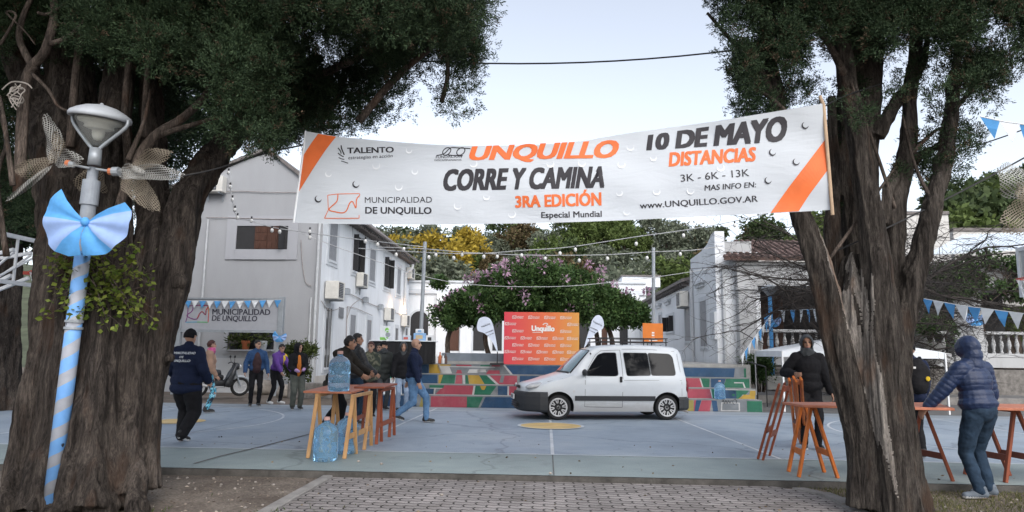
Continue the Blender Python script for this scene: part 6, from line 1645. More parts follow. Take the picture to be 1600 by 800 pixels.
# floor sign on legs near the queue
p = gC(613, 634); t = Thing('sign_board', 'white upright notice board standing on the court behind the table people', 'sign', (p.x, p.y, 0), frame='C')
b = MB(); b.box((p.x - .26, p.y - .015, .04), (p.x + .24, p.y + .015, .92), 0, .005); b.box((p.x - .2, p.y - .02, .74), (p.x - .02, p.y - .0155, .9), 1)
put_text(b, 'San', (606, 602.5), (616, 602.5), 5, lambda x, y: hitD(x, y, p.y - .02), 2, .03)
t.part('board', b, [M['white_cl'], mat('sign_green', (.05, .4, .25), .6), M['ban_bk']])
for s_ in (-1, 1):
    b = MB(); b.bar((p.x + s_ * .2, p.y + .02, .9), (p.x + s_ * .2, p.y + .3, 0), .03, .03); t.part('leg', b, M['metal_grey'])
# ------------------------------------------------------------ white van
M['paint'] = mat('van_paint', (.56, .595, .63), .28, .015, 2, spec=.5, coat=.4)
nt_ = M['paint'].node_tree; pb_ = nt_.nodes['Principled BSDF']; src_ = pb_.inputs['Base Color'].links[0].from_socket
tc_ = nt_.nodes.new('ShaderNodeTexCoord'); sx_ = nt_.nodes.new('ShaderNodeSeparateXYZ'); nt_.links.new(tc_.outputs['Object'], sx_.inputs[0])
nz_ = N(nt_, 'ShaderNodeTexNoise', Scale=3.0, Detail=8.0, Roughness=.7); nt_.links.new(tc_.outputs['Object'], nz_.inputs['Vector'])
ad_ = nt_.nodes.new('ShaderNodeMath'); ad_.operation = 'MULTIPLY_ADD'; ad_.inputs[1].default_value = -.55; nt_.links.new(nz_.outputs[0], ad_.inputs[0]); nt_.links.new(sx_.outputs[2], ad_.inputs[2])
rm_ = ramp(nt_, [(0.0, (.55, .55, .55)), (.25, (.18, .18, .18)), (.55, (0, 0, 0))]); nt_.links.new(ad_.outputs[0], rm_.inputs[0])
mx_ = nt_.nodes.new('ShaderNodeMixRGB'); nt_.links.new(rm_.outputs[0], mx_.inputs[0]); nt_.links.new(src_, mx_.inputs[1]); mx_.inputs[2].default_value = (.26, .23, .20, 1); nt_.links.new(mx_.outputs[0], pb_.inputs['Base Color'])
M['bumper'] = mat('bumper_plastic', (.028, .03, .034), .6, .1)
M['tyre'] = mat('tyre', (.018, .018, .019), .85, .2, 12)
M['alloy'] = mat('wheel_silver', (.52, .52, .53), .4, .08, metal=.2)
M['seam'] = mat('seam', (.10, .105, .11), .7)
M['tail'] = mat('tail_light', (.16, .01, .02), .25)
M['plate'] = mat('plate_white', (.55, .57, .58), .5)
TOPP = [(-.80, .62), (-.785, .72), (-.74, .80), (-.6, .885), (-.35, .98), (-.1, 1.05), (.12, 1.12), (.3, 1.29), (.5, 1.475), (.68, 1.635), (.80, 1.71), (1.0, 1.76), (1.4, 1.80), (2.0, 1.815), (2.6, 1.80), (2.95, 1.765), (3.08, 1.72), (3.15, 1.63), (3.19, 1.45), (3.22, 1.2), (3.245, .95), (3.26, .7), (3.26, .4)]
def v_zt(x): return interp(x, TOPP)
def v_zb(x): return interp(x, [(-.8, .30), (-.6, .22), (0, .2), (2.6, .2), (3.0, .25), (3.26, .38)])
def v_W(x): return interp(x, [(-.8, .80), (-.7, .90), (-.5, .96), (-.2, .99), (.2, 1.0), (2.9, 1.0), (3.15, .975), (3.26, .96)])
def v_bow(x, y): return .19 * max(0, min(1, (1.5 - x) / 1.2)) * (y / .8) ** 2 - .05 * max(0, min(1, (x - 2.9) / .3)) * (y / .8) ** 2
def v_half(x):
    zt, zb, W = v_zt(x), v_zb(x), v_W(x)
    zq = min(1.05, zt - .07)
    yr = lerp(.74, .655, max(0, min(1, (zt - 1.12) / .5)))
    P = [(0, zb), (W * .80, zb), (W * .825, zb + .05)]
    for f, k in ((.35, .855), (.7, .868), (.9, .86)): P.append((W * k, lerp(zb + .05, zq, f)))
    P.append((W * .845, zq)); yb = W * .845; yt = min(W * yr, yb)
    for t in (.2, .4, .6, .8, 1.0): P.append((lerp(yb, yt, t), lerp(zq, zt - .055, t)))
    P += [(yt - .025, zt - .025), (yt - .075, zt - .008), (yt * .6, zt), (0, zt + .012)]
    return P
def v_y(x, z):
    P = v_half(x)[1:12]
    for (y0, z0), (y1, z1) in zip(P, P[1:]):
        if z <= z1: return y0 + (y1 - y0) * (z - z0) / max(1e-6, z1 - z0)
    return P[-1][0]
def v_top(x, y):
    P = v_half(x); y = abs(y)
    for (y1, z1), (y0, z0) in zip(P[11:], P[12:]):
        if y >= y0: return z0 + (z1 - z0) * (y - y0) / max(1e-6, y1 - y0)
    return P[-1][1]
VS = .925
wf = gC(872, 656); wr = gC(1041, 656)
vang = math.atan2(-(wr.y - wf.y), (wr.x - wf.x)); vang = -R(10.5) - YAW * 0
d_ = C2W(wr.x, wr.y) - C2W(wf.x, wf.y); vrz = math.atan2(d_.y, d_.x)
# near-side wheels stand at y = -0.72 in the van's own axes
o_ = C2W(wf.x, wf.y); nrm = Vector((-math.sin(vrz), math.cos(vrz), 0))
vbase = o_ + nrm * .72 * VS + Vector((math.cos(vrz), math.sin(vrz), 0)) * 1.3 * VS
van = Thing('van', 'white van with a black roof rack on the court in front of the steps', 'van', vbase, vrz, None, 'R')
van.o.scale = (VS,) * 3
van.base = Vector((1.3, 0, 0))
xs = sorted(set([-.8, -.785, -.74, -.6] + [round(-.5 + i * .1, 3) for i in range(36)] + [.12, .3, .5, .68, .8, 2.95, 3.08, 3.15, 3.19, 3.22, 3.245, 3.26]))
b = MB(); nP = 0
for x in xs:
    h = v_half(x); ring_ = [(-y, z) for y, z in reversed(h[1:-1])]; full = h + ring_
    nP = len(full)
    for y, z in full: b.v.append((x + v_bow(x, y), y, z))
for i in range(len(xs) - 1):
    for k in range(nP): k2 = (k + 1) % nP; b.f.append((i * nP + k, i * nP + k2, (i + 1) * nP + k2, (i + 1) * nP + k)); b.m.append(0)
b.f.append(tuple(reversed(range(nP)))); b.m.append(0); b.f.append(tuple((len(xs) - 1) * nP + k for k in range(nP))); b.m.append(0)
me = b.mesh('body', [M['paint'], M['bumper']], (1.3, 0, 0), True); fixn(me)
tmp = bpy.data.objects.new('tmp_body', me); COL.objects.link(tmp)
cutb = MB()
for x in (0, 2.69):
    for s_ in (-1, 1): cutb.cyl((x - 1.3, s_ * .52, .31), (x - 1.3, s_ * 1.1, .31), .365, .365, 28)
cm = cutb.mesh('cut', M['bumper']); fixn(cm)
co = bpy.data.objects.new('tmp_cut', cm); COL.objects.link(co)
md = tmp.modifiers.new('cut', 'BOOLEAN'); md.object = co; md.operation = 'DIFFERENCE'; md.solver = 'EXACT'
dg = bpy.context.evaluated_depsgraph_get(); dg.update()
body = bpy.data.meshes.new_from_object(tmp.evaluated_get(dg)); body.name = 'body'
bpy.data.objects.remove(tmp); bpy.data.objects.remove(co)
for p in body.polygons:
    c = p.center
    for x in (-1.3, 1.39):
        if (c.x - x) ** 2 + (c.z - .31) ** 2 < .366 ** 2 and abs(c.y) < .8 and abs(c.y) > .4: p.material_index = 1
if len(body.materials) < 2: body.materials.append(M['bumper'])
bo = van.part('body', body)
try:
    body.set_sharp_from_angle(angle=R(38))
except Exception: pass
def side_panel(poly, off, s_, m=0, b=None, th=.004):
    b = b or MB(); pts = []
    for x, z in poly: pts.append((x + v_bow(x, v_y(x, z)), s_ * (v_y(x, z) + off), z))
    n = len(pts); cx = sum(p[0] for p in pts) / n; cz = sum(p[2] for p in pts) / n; cy = s_ * (v_y(cx, cz) + off)
    b.add(pts + [(cx, cy, cz)], [(i, (i + 1) % n, n) for i in range(n)], m)
    return b
def rounded(poly, r_=.05, k=4):
    out = []
    n = len(poly)
    for i in range(n):
        p0, p1, p2 = Vector((*poly[i - 1], 0)), Vector((*poly[i], 0)), Vector((*poly[(i + 1) % n], 0))
        a = p1 + (p0 - p1).normalized() * min(r_, (p0 - p1).length * .45); c = p1 + (p2 - p1).normalized() * min(r_, (p2 - p1).length * .45)
        for j in range(k + 1):
            t = j / k; q = a * (1 - t) ** 2 + p1 * 2 * t * (1 - t) + c * t * t; out.append((q.x, q.y))
    return out
mg, nt, p = new_mat('van_glass'); p.inputs['Base Color'].default_value = (.008, .009, .011, 1); p.inputs['Roughness'].default_value = .04; p.inputs['Specular IOR Level'].default_value = .2
M['vglass'] = mg
mg, nt, p = new_mat('windscreen_glass'); p.inputs['Base Color'].default_value = (.10, .17, .19, 1); p.inputs['Roughness'].default_value = .05; p.inputs['Specular IOR Level'].default_value = .8; p.inputs['Coat Weight'].default_value = .5; p.inputs['Coat Roughness'].default_value = .03
M['vscreen'] = mg
DW = rounded([(.50, 1.055), (.55, 1.15), (.74, 1.36), (.92, 1.555), (1.08, 1.605), (1.43, 1.61), (1.45, 1.08), (1.36, 1.05)], .05)
R1 = rounded([(1.63, 1.61), (2.235, 1.61), (2.275, 1.075), (1.68, 1.06)], .05); R2 = rounded([(2.265, 1.61), (2.80, 1.595), (2.88, 1.52), (2.92, 1.12), (2.87, 1.075), (2.305, 1.075)], .05)
for s_ in (-1, 1):
    def grow_(poly, g):
        cx = sum(p[0] for p in poly) / len(poly); cz = sum(p[1] for p in poly) / len(poly); return [(cx + (x - cx) * (1 + g), cz + (z - cz) * (1 + g)) for x, z in poly]
    for nm, poly in (('door_window', DW), ('side_window', R1), ('quarter_window', R2)):
        b = side_panel(poly, .008, s_); van.part(nm, b, M['vglass'])
        b = MB(); g = grow_(poly, .035); n = len(poly)
        F = lambda q, o: (q[0] + v_bow(q[0], v_y(*q)), s_ * (v_y(*q) + o), q[1])
        for i in range(n): j = (i + 1) % n; b.add([F(poly[i], .010), F(poly[j], .010), F(g[j], .006), F(g[i], .006)], [(0, 1, 2, 3)], 0)
        van.part('window_seal', b, M['seam'])
    b = MB()
    def strip(pts, wd, off=.004):
        for (x0, z0), (x1, z1) in zip(pts, pts[1:]):
            dx, dz = x1 - x0, z1 - z0; l = math.hypot(dx, dz); nx, nz = -dz / l * wd / 2, dx / l * wd / 2
            q = [(x0 + nx, z0 + nz), (x0 - nx, z0 - nz), (x1 - nx, z1 - nz), (x1 + nx, z1 + nz)]
            b.add([(x + v_bow(x, v_y(x, z)), s_ * (v_y(x, z) + off), z) for x, z in q], [(0, 1, 2, 3)], 0)
    strip([(.46, 1.05), (.44, .9), (.44, .6), (.44, .32)], .010); strip([(.44, .32), (1.0, .305), (1.555, .305)], .010); strip([(1.55, 1.68), (1.57, 1.4), (1.575, 1.0), (1.56, .6), (1.555, .305)], .011)
    strip([(.46, 1.05), (.62, 1.27), (.86, 1.56), (1.02, 1.655), (1.3, 1.67), (1.55, 1.68)], .009); strip([(1.6, 1.70), (2.2, 1.71), (2.95, 1.66)], .008); strip([(1.6, .95), (2.3, .955), (3.1, .955)], .007); strip([(3.02, 1.6), (3.07, 1.2), (3.1, .9), (3.1, .58)], .009); strip([(-.42, .90), (-.1, .98), (.44, 1.03)], .008)
    van.part('door_seam', b, M['seam'])
    b = MB()
    for i in range(30):
        x0 = .38 + 2.0 * i / 30; x1 = .38 + 2.0 * (i + 1) / 30
        q = [(x0, .46), (x1, .46), (x1, .575), (x0, .575)]; v8 = [(x, s_ * (v_y(x, z) + o), z) for o in (.0, .018) for x, z in q]
        b.add(v8, [(4, 5, 6, 7), (0, 1, 5, 4), (3, 2, 6, 7)], 0)
    van.part('side_trim', b, M['bumper'])
    b = MB(); b.box((1.49, s_ * (v_y(1.54, .97) + .001) - .004, .90), (1.555, s_ * (v_y(1.54, .97) + .03), 1.04), 0, .012); van.part('door_handle', b, M['black'])
    b = MB(); b.ell((.60, s_ * .97, 1.13), (.065, .10, .085), None, 12, 8); b.cyl((.6, s_ * .83, 1.08), (.6, s_ * .92, 1.1), .03, .03, 8); van.part('mirror', b, M['bumper'], smooth=True)
    b = MB(); b.ell((3.2, s_ * .80, .80), (.05, .045, .17), None, 10, 8); van.part('tail_light', b, M['tail'], smooth=True)
    hx = -.50
    b = MB(); b.ell((-.515, s_ * .665, .805), (.20, .125, .07), Matrix.Rotation(-s_ * R(22), 3, 'Z') @ Matrix.Rotation(R(-14), 3, 'Y'), 16, 10); van.part('headlight', b, mat('headlight', (.40, .41, .42), .12, .1, 30, coat=.6) if s_ < 0 else bpy.data.materials['headlight'], smooth=True)
    b = MB(); b.ell((-.50, s_ * .665, .808), (.09, .10, .05), Matrix.Rotation(-s_ * R(22), 3, 'Z') @ Matrix.Rotation(R(-14), 3, 'Y'), 12, 8)
b = MB(); b.cyl((.36, -.862, .68), (.36, -.872, .68), .03, .03, 12); van.part('side_marker', b, M['alloy'])
# windscreen and rear screen follow the shell
b = MB(); nx, ny = 8, 12
for i in range(nx + 1):
    x = lerp(.145, .715, i / nx); hw = lerp(.70, .60, i / nx)
    for j in range(ny + 1):
        y = lerp(-hw, hw, j / ny); b.v.append((x - .006 + v_bow(x, y), y, v_top(x, y) + .010))
for i in range(nx):
    for j in range(ny): k = i * (ny + 1) + j; b.f.append((k, k + 1, k + ny + 2, k + ny + 1)); b.m.append(0)
van.part('windscreen', b, M['vscreen'], smooth=True)
b = MB()
for (x0, x1) in ((.10, .150), (.712, .745)):
    for j in range(12):
        y0, y1 = lerp(-.70, .70, j / 12), lerp(-.70, .70, (j + 1) / 12)
        b.add([(x + v_bow(x, y) - .004, y, v_top(x, y) + .007) for x, y in ((x0, y0), (x0, y1), (x1, y1), (x1, y0))], [(0, 1, 2, 3)], 0)
for s_ in (-1, 1):
    for i in range(8):
        x0, x1 = lerp(.145, .72, i / 8), lerp(.145, .72, (i + 1) / 8); h0, h1 = lerp(.70, .60, i / 8), lerp(.70, .60, (i + 1) / 8)
        b.add([(x + v_bow(x, y) - .004, s_ * y, v_top(x, y) + .007) for x, y in ((x0, h0), (x0, h0 + .03), (x1, h1 + .03), (x1, h1))], [(0, 1, 2, 3)], 0)
van.part('windscreen_seal', b, M['black'])
b = MB(); b.bar((.13, -.35, 1.15), (.32, -.02, 1.33), .012, .012); van.part('wiper', b, M['black'])
# bumpers
def plan_front(g):
    P = []
    for i in range(25):
        y = lerp(-1, 1, i / 24); yy = math.copysign(abs(y) ** .9, y) * (.80 + g)
        P.append((-.80 - g + .19 * (yy / .8) ** 2 + .10 * max(0, abs(y) - .8) / .2, yy))
    return [(-.28, -(.868 + g)), (-.45, -(.86 + g))] + P + [(-.45, .86 + g), (-.28, .868 + g)]
b = MB(); lay = [(.19, -.02), (.24, .03), (.36, .045), (.55, .045), (.63, .03), (.66, .0)]
np_ = len(plan_front(0))
for z, g in lay: b.v += [(x, y, z) for x, y in plan_front(g)]
for i in range(len(lay) - 1):
    for k in range(np_ - 1): b.f.append((i * np_ + k, i * np_ + k + 1, (i + 1) * np_ + k + 1, (i + 1) * np_ + k)); b.m.append(0)
for i in (0, len(lay) - 1): b.f.append(tuple(i * np_ + k for k in range(np_))); b.m.append(0)
van.part('front_bumper', b, M['bumper'], smooth=False)
b = MB()
for z in (.27, .32, .37): b.box((-.845, -.42, z), (-.80, .42, z + .025), 0, .005)
van.part('lower_grille', b, M['black'])
b = MB(); b.box((-.800, -.36, .735), (-.755, .36, .80), 0, .01); van.part('grille', b, M['black'])
b = MB(); b.ell((-.80, 0, .80), (.02, .05, .05), None, 10, 8); van.part('badge', b, M['alloy'], smooth=True)
b = MB(); b.box((-.875, -.22, .46), (-.848, .22, .58), 0, .004); b.box((-.879, -.19, .485), (-.8755, .19, .555), 1); b.box((-.882, -.21, .47), (-.8795, -.205, .57), 1); van.part('number_plate', b, [M['plate'], M['shutter_grey']])
def plan_rear(g): return [(2.97, -(.866 + g)), (3.1, -(.862 + g)), (3.22 + g * .5, -(.80 + g)), (3.30 + g, -.6), (3.33 + g, 0), (3.30 + g, .6), (3.22 + g * .5, .80 + g), (3.1, .862 + g), (2.97, .866 + g)]
b = MB(); lay = [(.24, -.02), (.29, .025), (.50, .03), (.56, .0)]
np_ = 9
for z, g in lay: b.v += [(x, y, z) for x, y in plan_rear(g)]
for i in range(3):
    for k in range(np_ - 1): b.f.append((i * np_ + k, i * np_ + k + 1, (i + 1) * np_ + k + 1, (i + 1) * np_ + k)); b.m.append(0)
for i in (0, 3): b.f.append(tuple(i * np_ + k for k in range(np_))); b.m.append(0)
van.part('rear_bumper', b, M['bumper'])
b = MB(); b.tube([(3.0, -.45, .24), (3.25, -.45, .2), (3.36, -.46, .17)], .025, 8); van.part('exhaust_pipe', b, M['pipe_brown'])
b = MB(); b.box((-.4, -.55, .20), (3.1, .55, .30), 0); van.part('underbody', b, M['black'])
for x in (0, 2.69):
    for s_ in (-1, 1):
        st = R(-8) if x == 0 else 0
        rm = Matrix.Rotation(st, 3, 'Z'); c = Vector((x, s_ * .72, .30))
        def loc(bb): bb.v = [tuple(rm @ Vector(v) + c) for v in bb.v]; return bb
        b = MB(); b.lathe([(.214, -.08), (.25, -.098), (.282, -.088), (.298, -.06), (.302, 0), (.298, .06), (.282, .088), (.25, .098), (.214, .08)], (0, 0, 0), 36, 0, (0, 1, 0))
        ty = van.part('tyre', loc(b), M['tyre'], smooth=True)
        b = MB(); o = s_ * -1
        ys = s_ * .085
        b.lathe([(.0, -.04), (.214, -.04), (.214, .04), (.0, .04)], (0, 0, 0), 28, 1, (0, 1, 0))
        for i in range(36):
            a0, a1 = 2 * math.pi * i / 36, 2 * math.pi * (i + 1) / 36
            q = lambda a, r_, y: (r_ * math.cos(a), y, r_ * math.sin(a))
            b.add([q(a0, .180, ys * .92), q(a1, .180, ys * .92), q(a1, .205, ys * 1.08), q(a0, .205, ys * 1.08)], [(0, 1, 2, 3)], 0); b.add([q(a0, .205, ys * 1.08), q(a1, .205, ys * 1.08), q(a1, .22, ys), q(a0, .22, ys)], [(0, 1, 2, 3)], 0)
        for i in range(8):
            a = 2 * math.pi * i / 8 + .2
            for da in (-.16, .16):
                p0_ = Vector((.055 * math.cos(a), ys * .75, .055 * math.sin(a))); p1_ = Vector((.186 * math.cos(a + da), ys * .95, .186 * math.sin(a + da))); b.bar(p0_, p1_, .024, .022, 0, .004, (0, 1, 0))
        b.lathe([(.0, -.012), (.05, -.012), (.055, 0), (.05, .012), (.0, .012)], (0, ys * .8, 0), 16, 0, (0, 1, 0)); b.ell((0, ys * .92, 0), (.022, .012, .022), None, 8, 6, 1)
        van.part('rim', loc(b), [M['alloy'], M['black']], ty)
        b = MB()      # arch lip
        for i in range(20):
            a0, a1 = math.pi * i / 20, math.pi * (i + 1) / 20
            q = lambda a, r_: (x + r_ * math.cos(a), s_ * (v_y(x + r_ * math.cos(a), .31 + r_ * math.sin(a)) + .006), .31 + r_ * math.sin(a))
            b.add([q(a0, .364), q(a1, .364), q(a1, .385), q(a0, .385)], [(0, 1, 2, 3)], 0)
        van.part('arch_lip', b, M['paint'])
b = MB()
for y in (-.56, .56):
    for z in (1.885, 1.975): b.bar((1.05, y, z), (2.82, y, z), .022, .022, 0, .003)
    for x in (1.1, 1.65, 2.2, 2.78): b.bar((x, y, 1.79), (x, y, 1.98), .022, .022, 0, .003)
for x in (1.05, 1.35, 1.65, 1.95, 2.25, 2.55, 2.82):
    b.bar((x, -.56, 1.885), (x, .56, 1.885), .02, .02, 0, .003)
for x in (1.05, 2.82): b.bar((x, -.56, 1.975), (x, .56, 1.975), .022, .022, 0, .003)
van.part('roof_rack', b, M['black'])
b = MB(); b.tube([(.98, .0, 1.76), (.90, .0, 1.86)], .006, 5); van.part('aerial', b, M['black'])

for o in van.o.children:      # a longer nose
    if o.name.split('.')[0] in ('body', 'front_bumper', 'headlight', 'grille', 'badge', 'number_plate', 'lower_grille', 'door_seam'):
        for v in o.data.vertices:
            x = v.co.x + 1.3
            if x < -.40: v.co.x = -.40 + (x + .40) * 1.32 - 1.3

# ------------------------------------------------------------ trestles, table tops, water bottles
def wood(name, col, v=.25): return mat(name, col, .6, v, 9, .15, 40, stretch=(1, 1, .18))
M['w_nat'] = wood('wood_natural', (.42, .235, .10)); M['w_red'] = wood('wood_red', (.24, .062, .028)); M['w_org'] = wood('wood_orange', (.50, .135, .022)); M['w_top'] = wood('wood_top', (.42, .15, .085), .2); M['w_dark'] = wood('wood_dark_red', (.13, .04, .025))
def trestle(label, feetA, apA, feetB, apB, wd, m, rail=.33, m2=None, group='wooden trestles'):
    """two A-frames; feet and tops are real points"""
    c = (feetA[0] + feetA[1] + feetB[0] + feetB[1]) / 4; c.z = 0
    t = Thing('trestle', label, 'trestle', c, group=group)
    for (f0, f1), ap in ((feetA, apA), (feetB, apB)):
        for i, f in enumerate((f0, f1)):
            b = MB(); dx = (f1 - f0).normalized() * .016 * (1 if i else -1)
            b.bar(f, ap + dx, wd, wd * .6, 0, .004, (f1 - f0).normalized()); t.part('leg', b, m)
    d = (apB - apA)
    b = MB(); b.bar(apA - d * .06 - Vector((0, 0, .02)), apB + d * .06 - Vector((0, 0, .02)), .05, .045, 0, .004); t.part('head_beam', b, m)
    for i in (0, 1):
        p0_ = feetA[i].lerp(apA, rail); p1_ = feetB[i].lerp(apB, rail); dd = (p1_ - p0_)
        b = MB(); b.bar(p0_ + dd * .02, p1_ - dd * .02, .022, .075, 0, .004); t.part('rail', b, m2 or m)
    return t
HT = .845
def gw(px, py): return ground(px, py, 0)
def ap(f0, f1, px, z=HT):
    c = (f0 + f1) / 2; Y = c.y; v = ray(px, 612); x = CAM.x + v.x * Y / v.y; return Vector((lerp(c.x, x, .8), Y, z))
F = [(481, 716), (503, 706), (516, 702), (531, 694), (538, 717), (556, 709), (569, 703), (580, 696), (588, 694.5), (596, 690), (608, 683), (616, 680)]
G_ = [gw(*q) for q in F]
trestle('pale natural-wood trestle at the left end of the water table', (G_[0], G_[1]), ap(G_[0], G_[1], 497), (G_[2], G_[3]), ap(G_[2], G_[3], 523), .052, M['w_nat'])
trestle('pale natural-wood trestle in the middle of the water table, ground bottles beside it', (G_[4], G_[5]), ap(G_[4], G_[5], 553), (G_[6], G_[7]), ap(G_[6], G_[7], 579), .052, M['w_nat'])
trestle('reddish-brown trestle under the far plank of the water table', (G_[8], G_[9]), ap(G_[8], G_[9], 594), (G_[10], G_[11]), ap(G_[10], G_[11], 614), .05, M['w_red'])
g2 = [gw(548, 684), gw(556, 679), gw(566, 674), gw(573, 671)]
trestle('dark red trestle half hidden behind the middle legs of the water table', (g2[0], g2[1]), ap(g2[0], g2[1], 553), (g2[2], g2[3]), ap(g2[2], g2[3], 572), .05, M['w_red'])
def plank(label, pts, th=.03, z=HT + .004, m=None, group='table tops on trestles'):
    P = [Vector((p.x, p.y, z)) for p in pts]; c = sum(P, Vector()) / len(P)
    b = MB(); b.prism(P, (0, 0, th), 0); me = b.mesh('table_top', m or M['w_top'], c); fixn(me)
    bm = bmesh.new(); bm.from_mesh(me); bmesh.ops.bevel(bm, geom=bm.edges[:], offset=.004, segments=1, affect='EDGES'); bm.to_mesh(me); bm.free()
    return single('table_top', me, None, label, 'table top', c, 'W', group=group)
def onz(px, py, z): return ground(px, py, z)
plank('reddish plank carrying a water bottle at the left', [onz(474, 614.5, HT), onz(549, 616, HT), onz(590, 604.5, HT), onz(519, 603.5, HT)])
plank('darker red far plank behind the water bottle plank', [onz(553, 607, HT + .034), onz(600, 607.5, HT + .034), onz(621, 601.8, HT + .034), onz(574, 601, HT + .034)], z=HT + .036, m=M['w_red'])
M['pet'] = None
mg, nt, p = new_mat('bottle_blue'); p.inputs['Base Color'].default_value = (.40, .68, .93, 1); p.inputs['Roughness'].default_value = .08; p.inputs['Transmission Weight'].default_value = .85; p.inputs['IOR'].default_value = 1.25
nz = N(nt, 'ShaderNodeTexNoise', Scale=9.0, Detail=3.0); nt.links.new(coords(nt), nz.inputs['Vector']); bp = N(nt, 'ShaderNodeBump', Strength=.5, Distance=.03); nt.links.new(nz.outputs[0], bp.inputs['Height']); nt.links.new(bp.outputs[0], p.inputs['Normal'])
M['pet'] = mg; M['capm'] = mat('bottle_cap', (.45, .27, .24), .6); M['lab'] = mat('bottle_label', (.35, .62, .88), .5, .15, 20)
def wbottle(p, label, rz=0, s=1.0):
    t = Thing('water_bottle', label, 'water bottle', p, rz, 'big blue water bottles', 'R')
    b = MB()
    prof = [(.0, .0), (.12, .0), (.142, .012), (.148, .04), (.148, .10), (.143, .112), (.148, .124), (.148, .21), (.141, .225), (.148, .24), (.148, .34), (.144, .37), (.13, .41), (.10, .445), (.06, .468), (.036, .478), (.034, .51)]
    n = 28; vs = []
    for r_, z in prof:
        for k in range(n):
            a = 2 * math.pi * k / n; q = (abs(math.cos(a)) ** 4 + abs(math.sin(a)) ** 4) ** (-.25); f = lerp(1, q, .55 if r_ > .1 else 0)
            vs.append((r_ * f * math.cos(a), r_ * f * math.sin(a), z))
    fs = []
    for i in range(len(prof) - 1):
        for k in range(n): k2 = (k + 1) % n; fs.append((i * n + k, i * n + k2, (i + 1) * n + k2, (i + 1) * n + k))
    fs.append(tuple((len(prof) - 1) * n + k for k in range(n)))
    b.add(vs, fs, 0); bd = t.part('body', b, M['pet'], smooth=True)
    b = MB(); b.cyl((0, 0, .505), (0, 0, .545), .04, .038, 16); t.part('cap', b, M['capm'])
    t.o.scale = (s,) * 3
    return t
pb = onz(529, 611, HT + .035); wbottle(Vector((pb.x, pb.y, HT + .036)), 'big blue water bottle standing on the plank', .3, 1.05)
pb = gw(504, 722); wbottle(pb + Vector((0, .12, 0)), 'big blue water bottle on the court, in front of the left trestle', -.1, 1.05)
pb = gw(538, 710); wbottle(pb + Vector((0, .12, 0)), 'big blue water bottle on the court behind the trestle leg, beside another', .5, 1.05)
pb = hitD(1125, 625.5, RD[0] + .25); wbottle(C2W(pb.x, RD[0] + .25, ZL[0] + .005), 'big blue water bottle standing on the lowest painted step', .2, .9)
# right-hand tables
HR = .86
def fs_(*q): return [gw(*p) for p in q]
a_ = fs_((1232, 737), (1288, 738), (1248, 745.5), (1309, 747))
trestle('bright orange trestle under the left end of the right plank', (a_[2], a_[3]), Vector(((a_[2].x + a_[3].x) / 2 - .02, a_[2].y, HR)), (a_[0], a_[1]), Vector(((a_[0].x + a_[1].x) / 2, a_[0].y, HR)), .058, M['w_org'])
a_ = fs_((1422, 735), (1468, 737), (1448, 742), (1489, 752))
a_[2] = a_[0] + Vector((.02, -.0, 0)) ; 
f0, f1 = gw(1450, 744), gw(1489, 752)
ff = Vector((0, .55, 0))
trestle('dark red trestle under the right end of the right plank, past the trunk', (gw(1420, 748), gw(1489, 752)), Vector((gw(1447, 750).x + .02, gw(1447, 750).y, HR)), (gw(1420, 748) + Vector((.06, .5, 0)), gw(1480, 750) + Vector((-.12, .5, 0))), Vector((gw(1447, 750).x + .02, gw(1447, 750).y + .5, HR)), .058, M['w_red'], m2=M['w_dark'])
plank('long reddish plank reaching behind the grey cypress trunk', [onz(1222, 628.5, HR + .03), onz(1256, 637.5, HR), onz(1492, 642.5, HR), onz(1462, 633, HR)], z=HR + .004)
a0, a1 = gw(1571, 754), gw(1640, 756)
trestle('brownish red trestle at the right edge of the photo', (a0, a1), Vector(((a0.x + a1.x) / 2 - .05, a0.y, HR)), (a0 + Vector((-.12, .55, 0)), a1 + Vector((-.08, .55, 0))), Vector(((a0.x + a1.x) / 2 - .1, a0.y + .55, HR)), .058, M['w_red'], m2=M['w_dark'])
plank('reddish plank running out of the photo at the right', [onz(1552, 641.5, HR), onz(1780, 648, HR), onz(1740, 637, HR), onz(1548, 635, HR)], z=HR + .004)
# folded trestles held by the hooded man
def folded(label, top, foot, m, rz):
    t = Thing('folded_trestle', label, 'trestle', Vector((foot.x, foot.y, 0)), group='folded wooden trestles')
    d = (top - foot); side = Vector((math.cos(rz), math.sin(rz), 0)); nrm = d.cross(side).normalized()
    for k in (-1, 1):
        for j in (0, 1):
            b = MB(); o = nrm * .035 * (j - .5) * 2 + side * (.26 * k - .02 * j * k); b.bar(foot + o, top + o, .055, .03, 0, .004, nrm); t.part('leg', b, m)
    for j, f in ((0, .35), (1, .38), (0, .95)):
        b = MB(); o = nrm * .035 * (j - .5) * 2; b.bar(foot.lerp(top, f) + o - side * .24, foot.lerp(top, f) + o + side * .24, .03, .07, 0, .004); t.part('rail', b, M['w_dark'] if f < .9 else m)
    return t
folded('bright orange folded trestle held upright by the hooded man in black', at(1242, 592, 9.75), gw(1250, 690) , M['w_org'], R(78))
folded('brown-red folded trestle leaning against the bright orange one', at(1226, 600, 9.9), gw(1206, 667) + Vector((0, -.7, 0)) if False else Vector((at(1203, 662, 10.0).x, 10.3, 0.0)), M['w_red'], R(60))

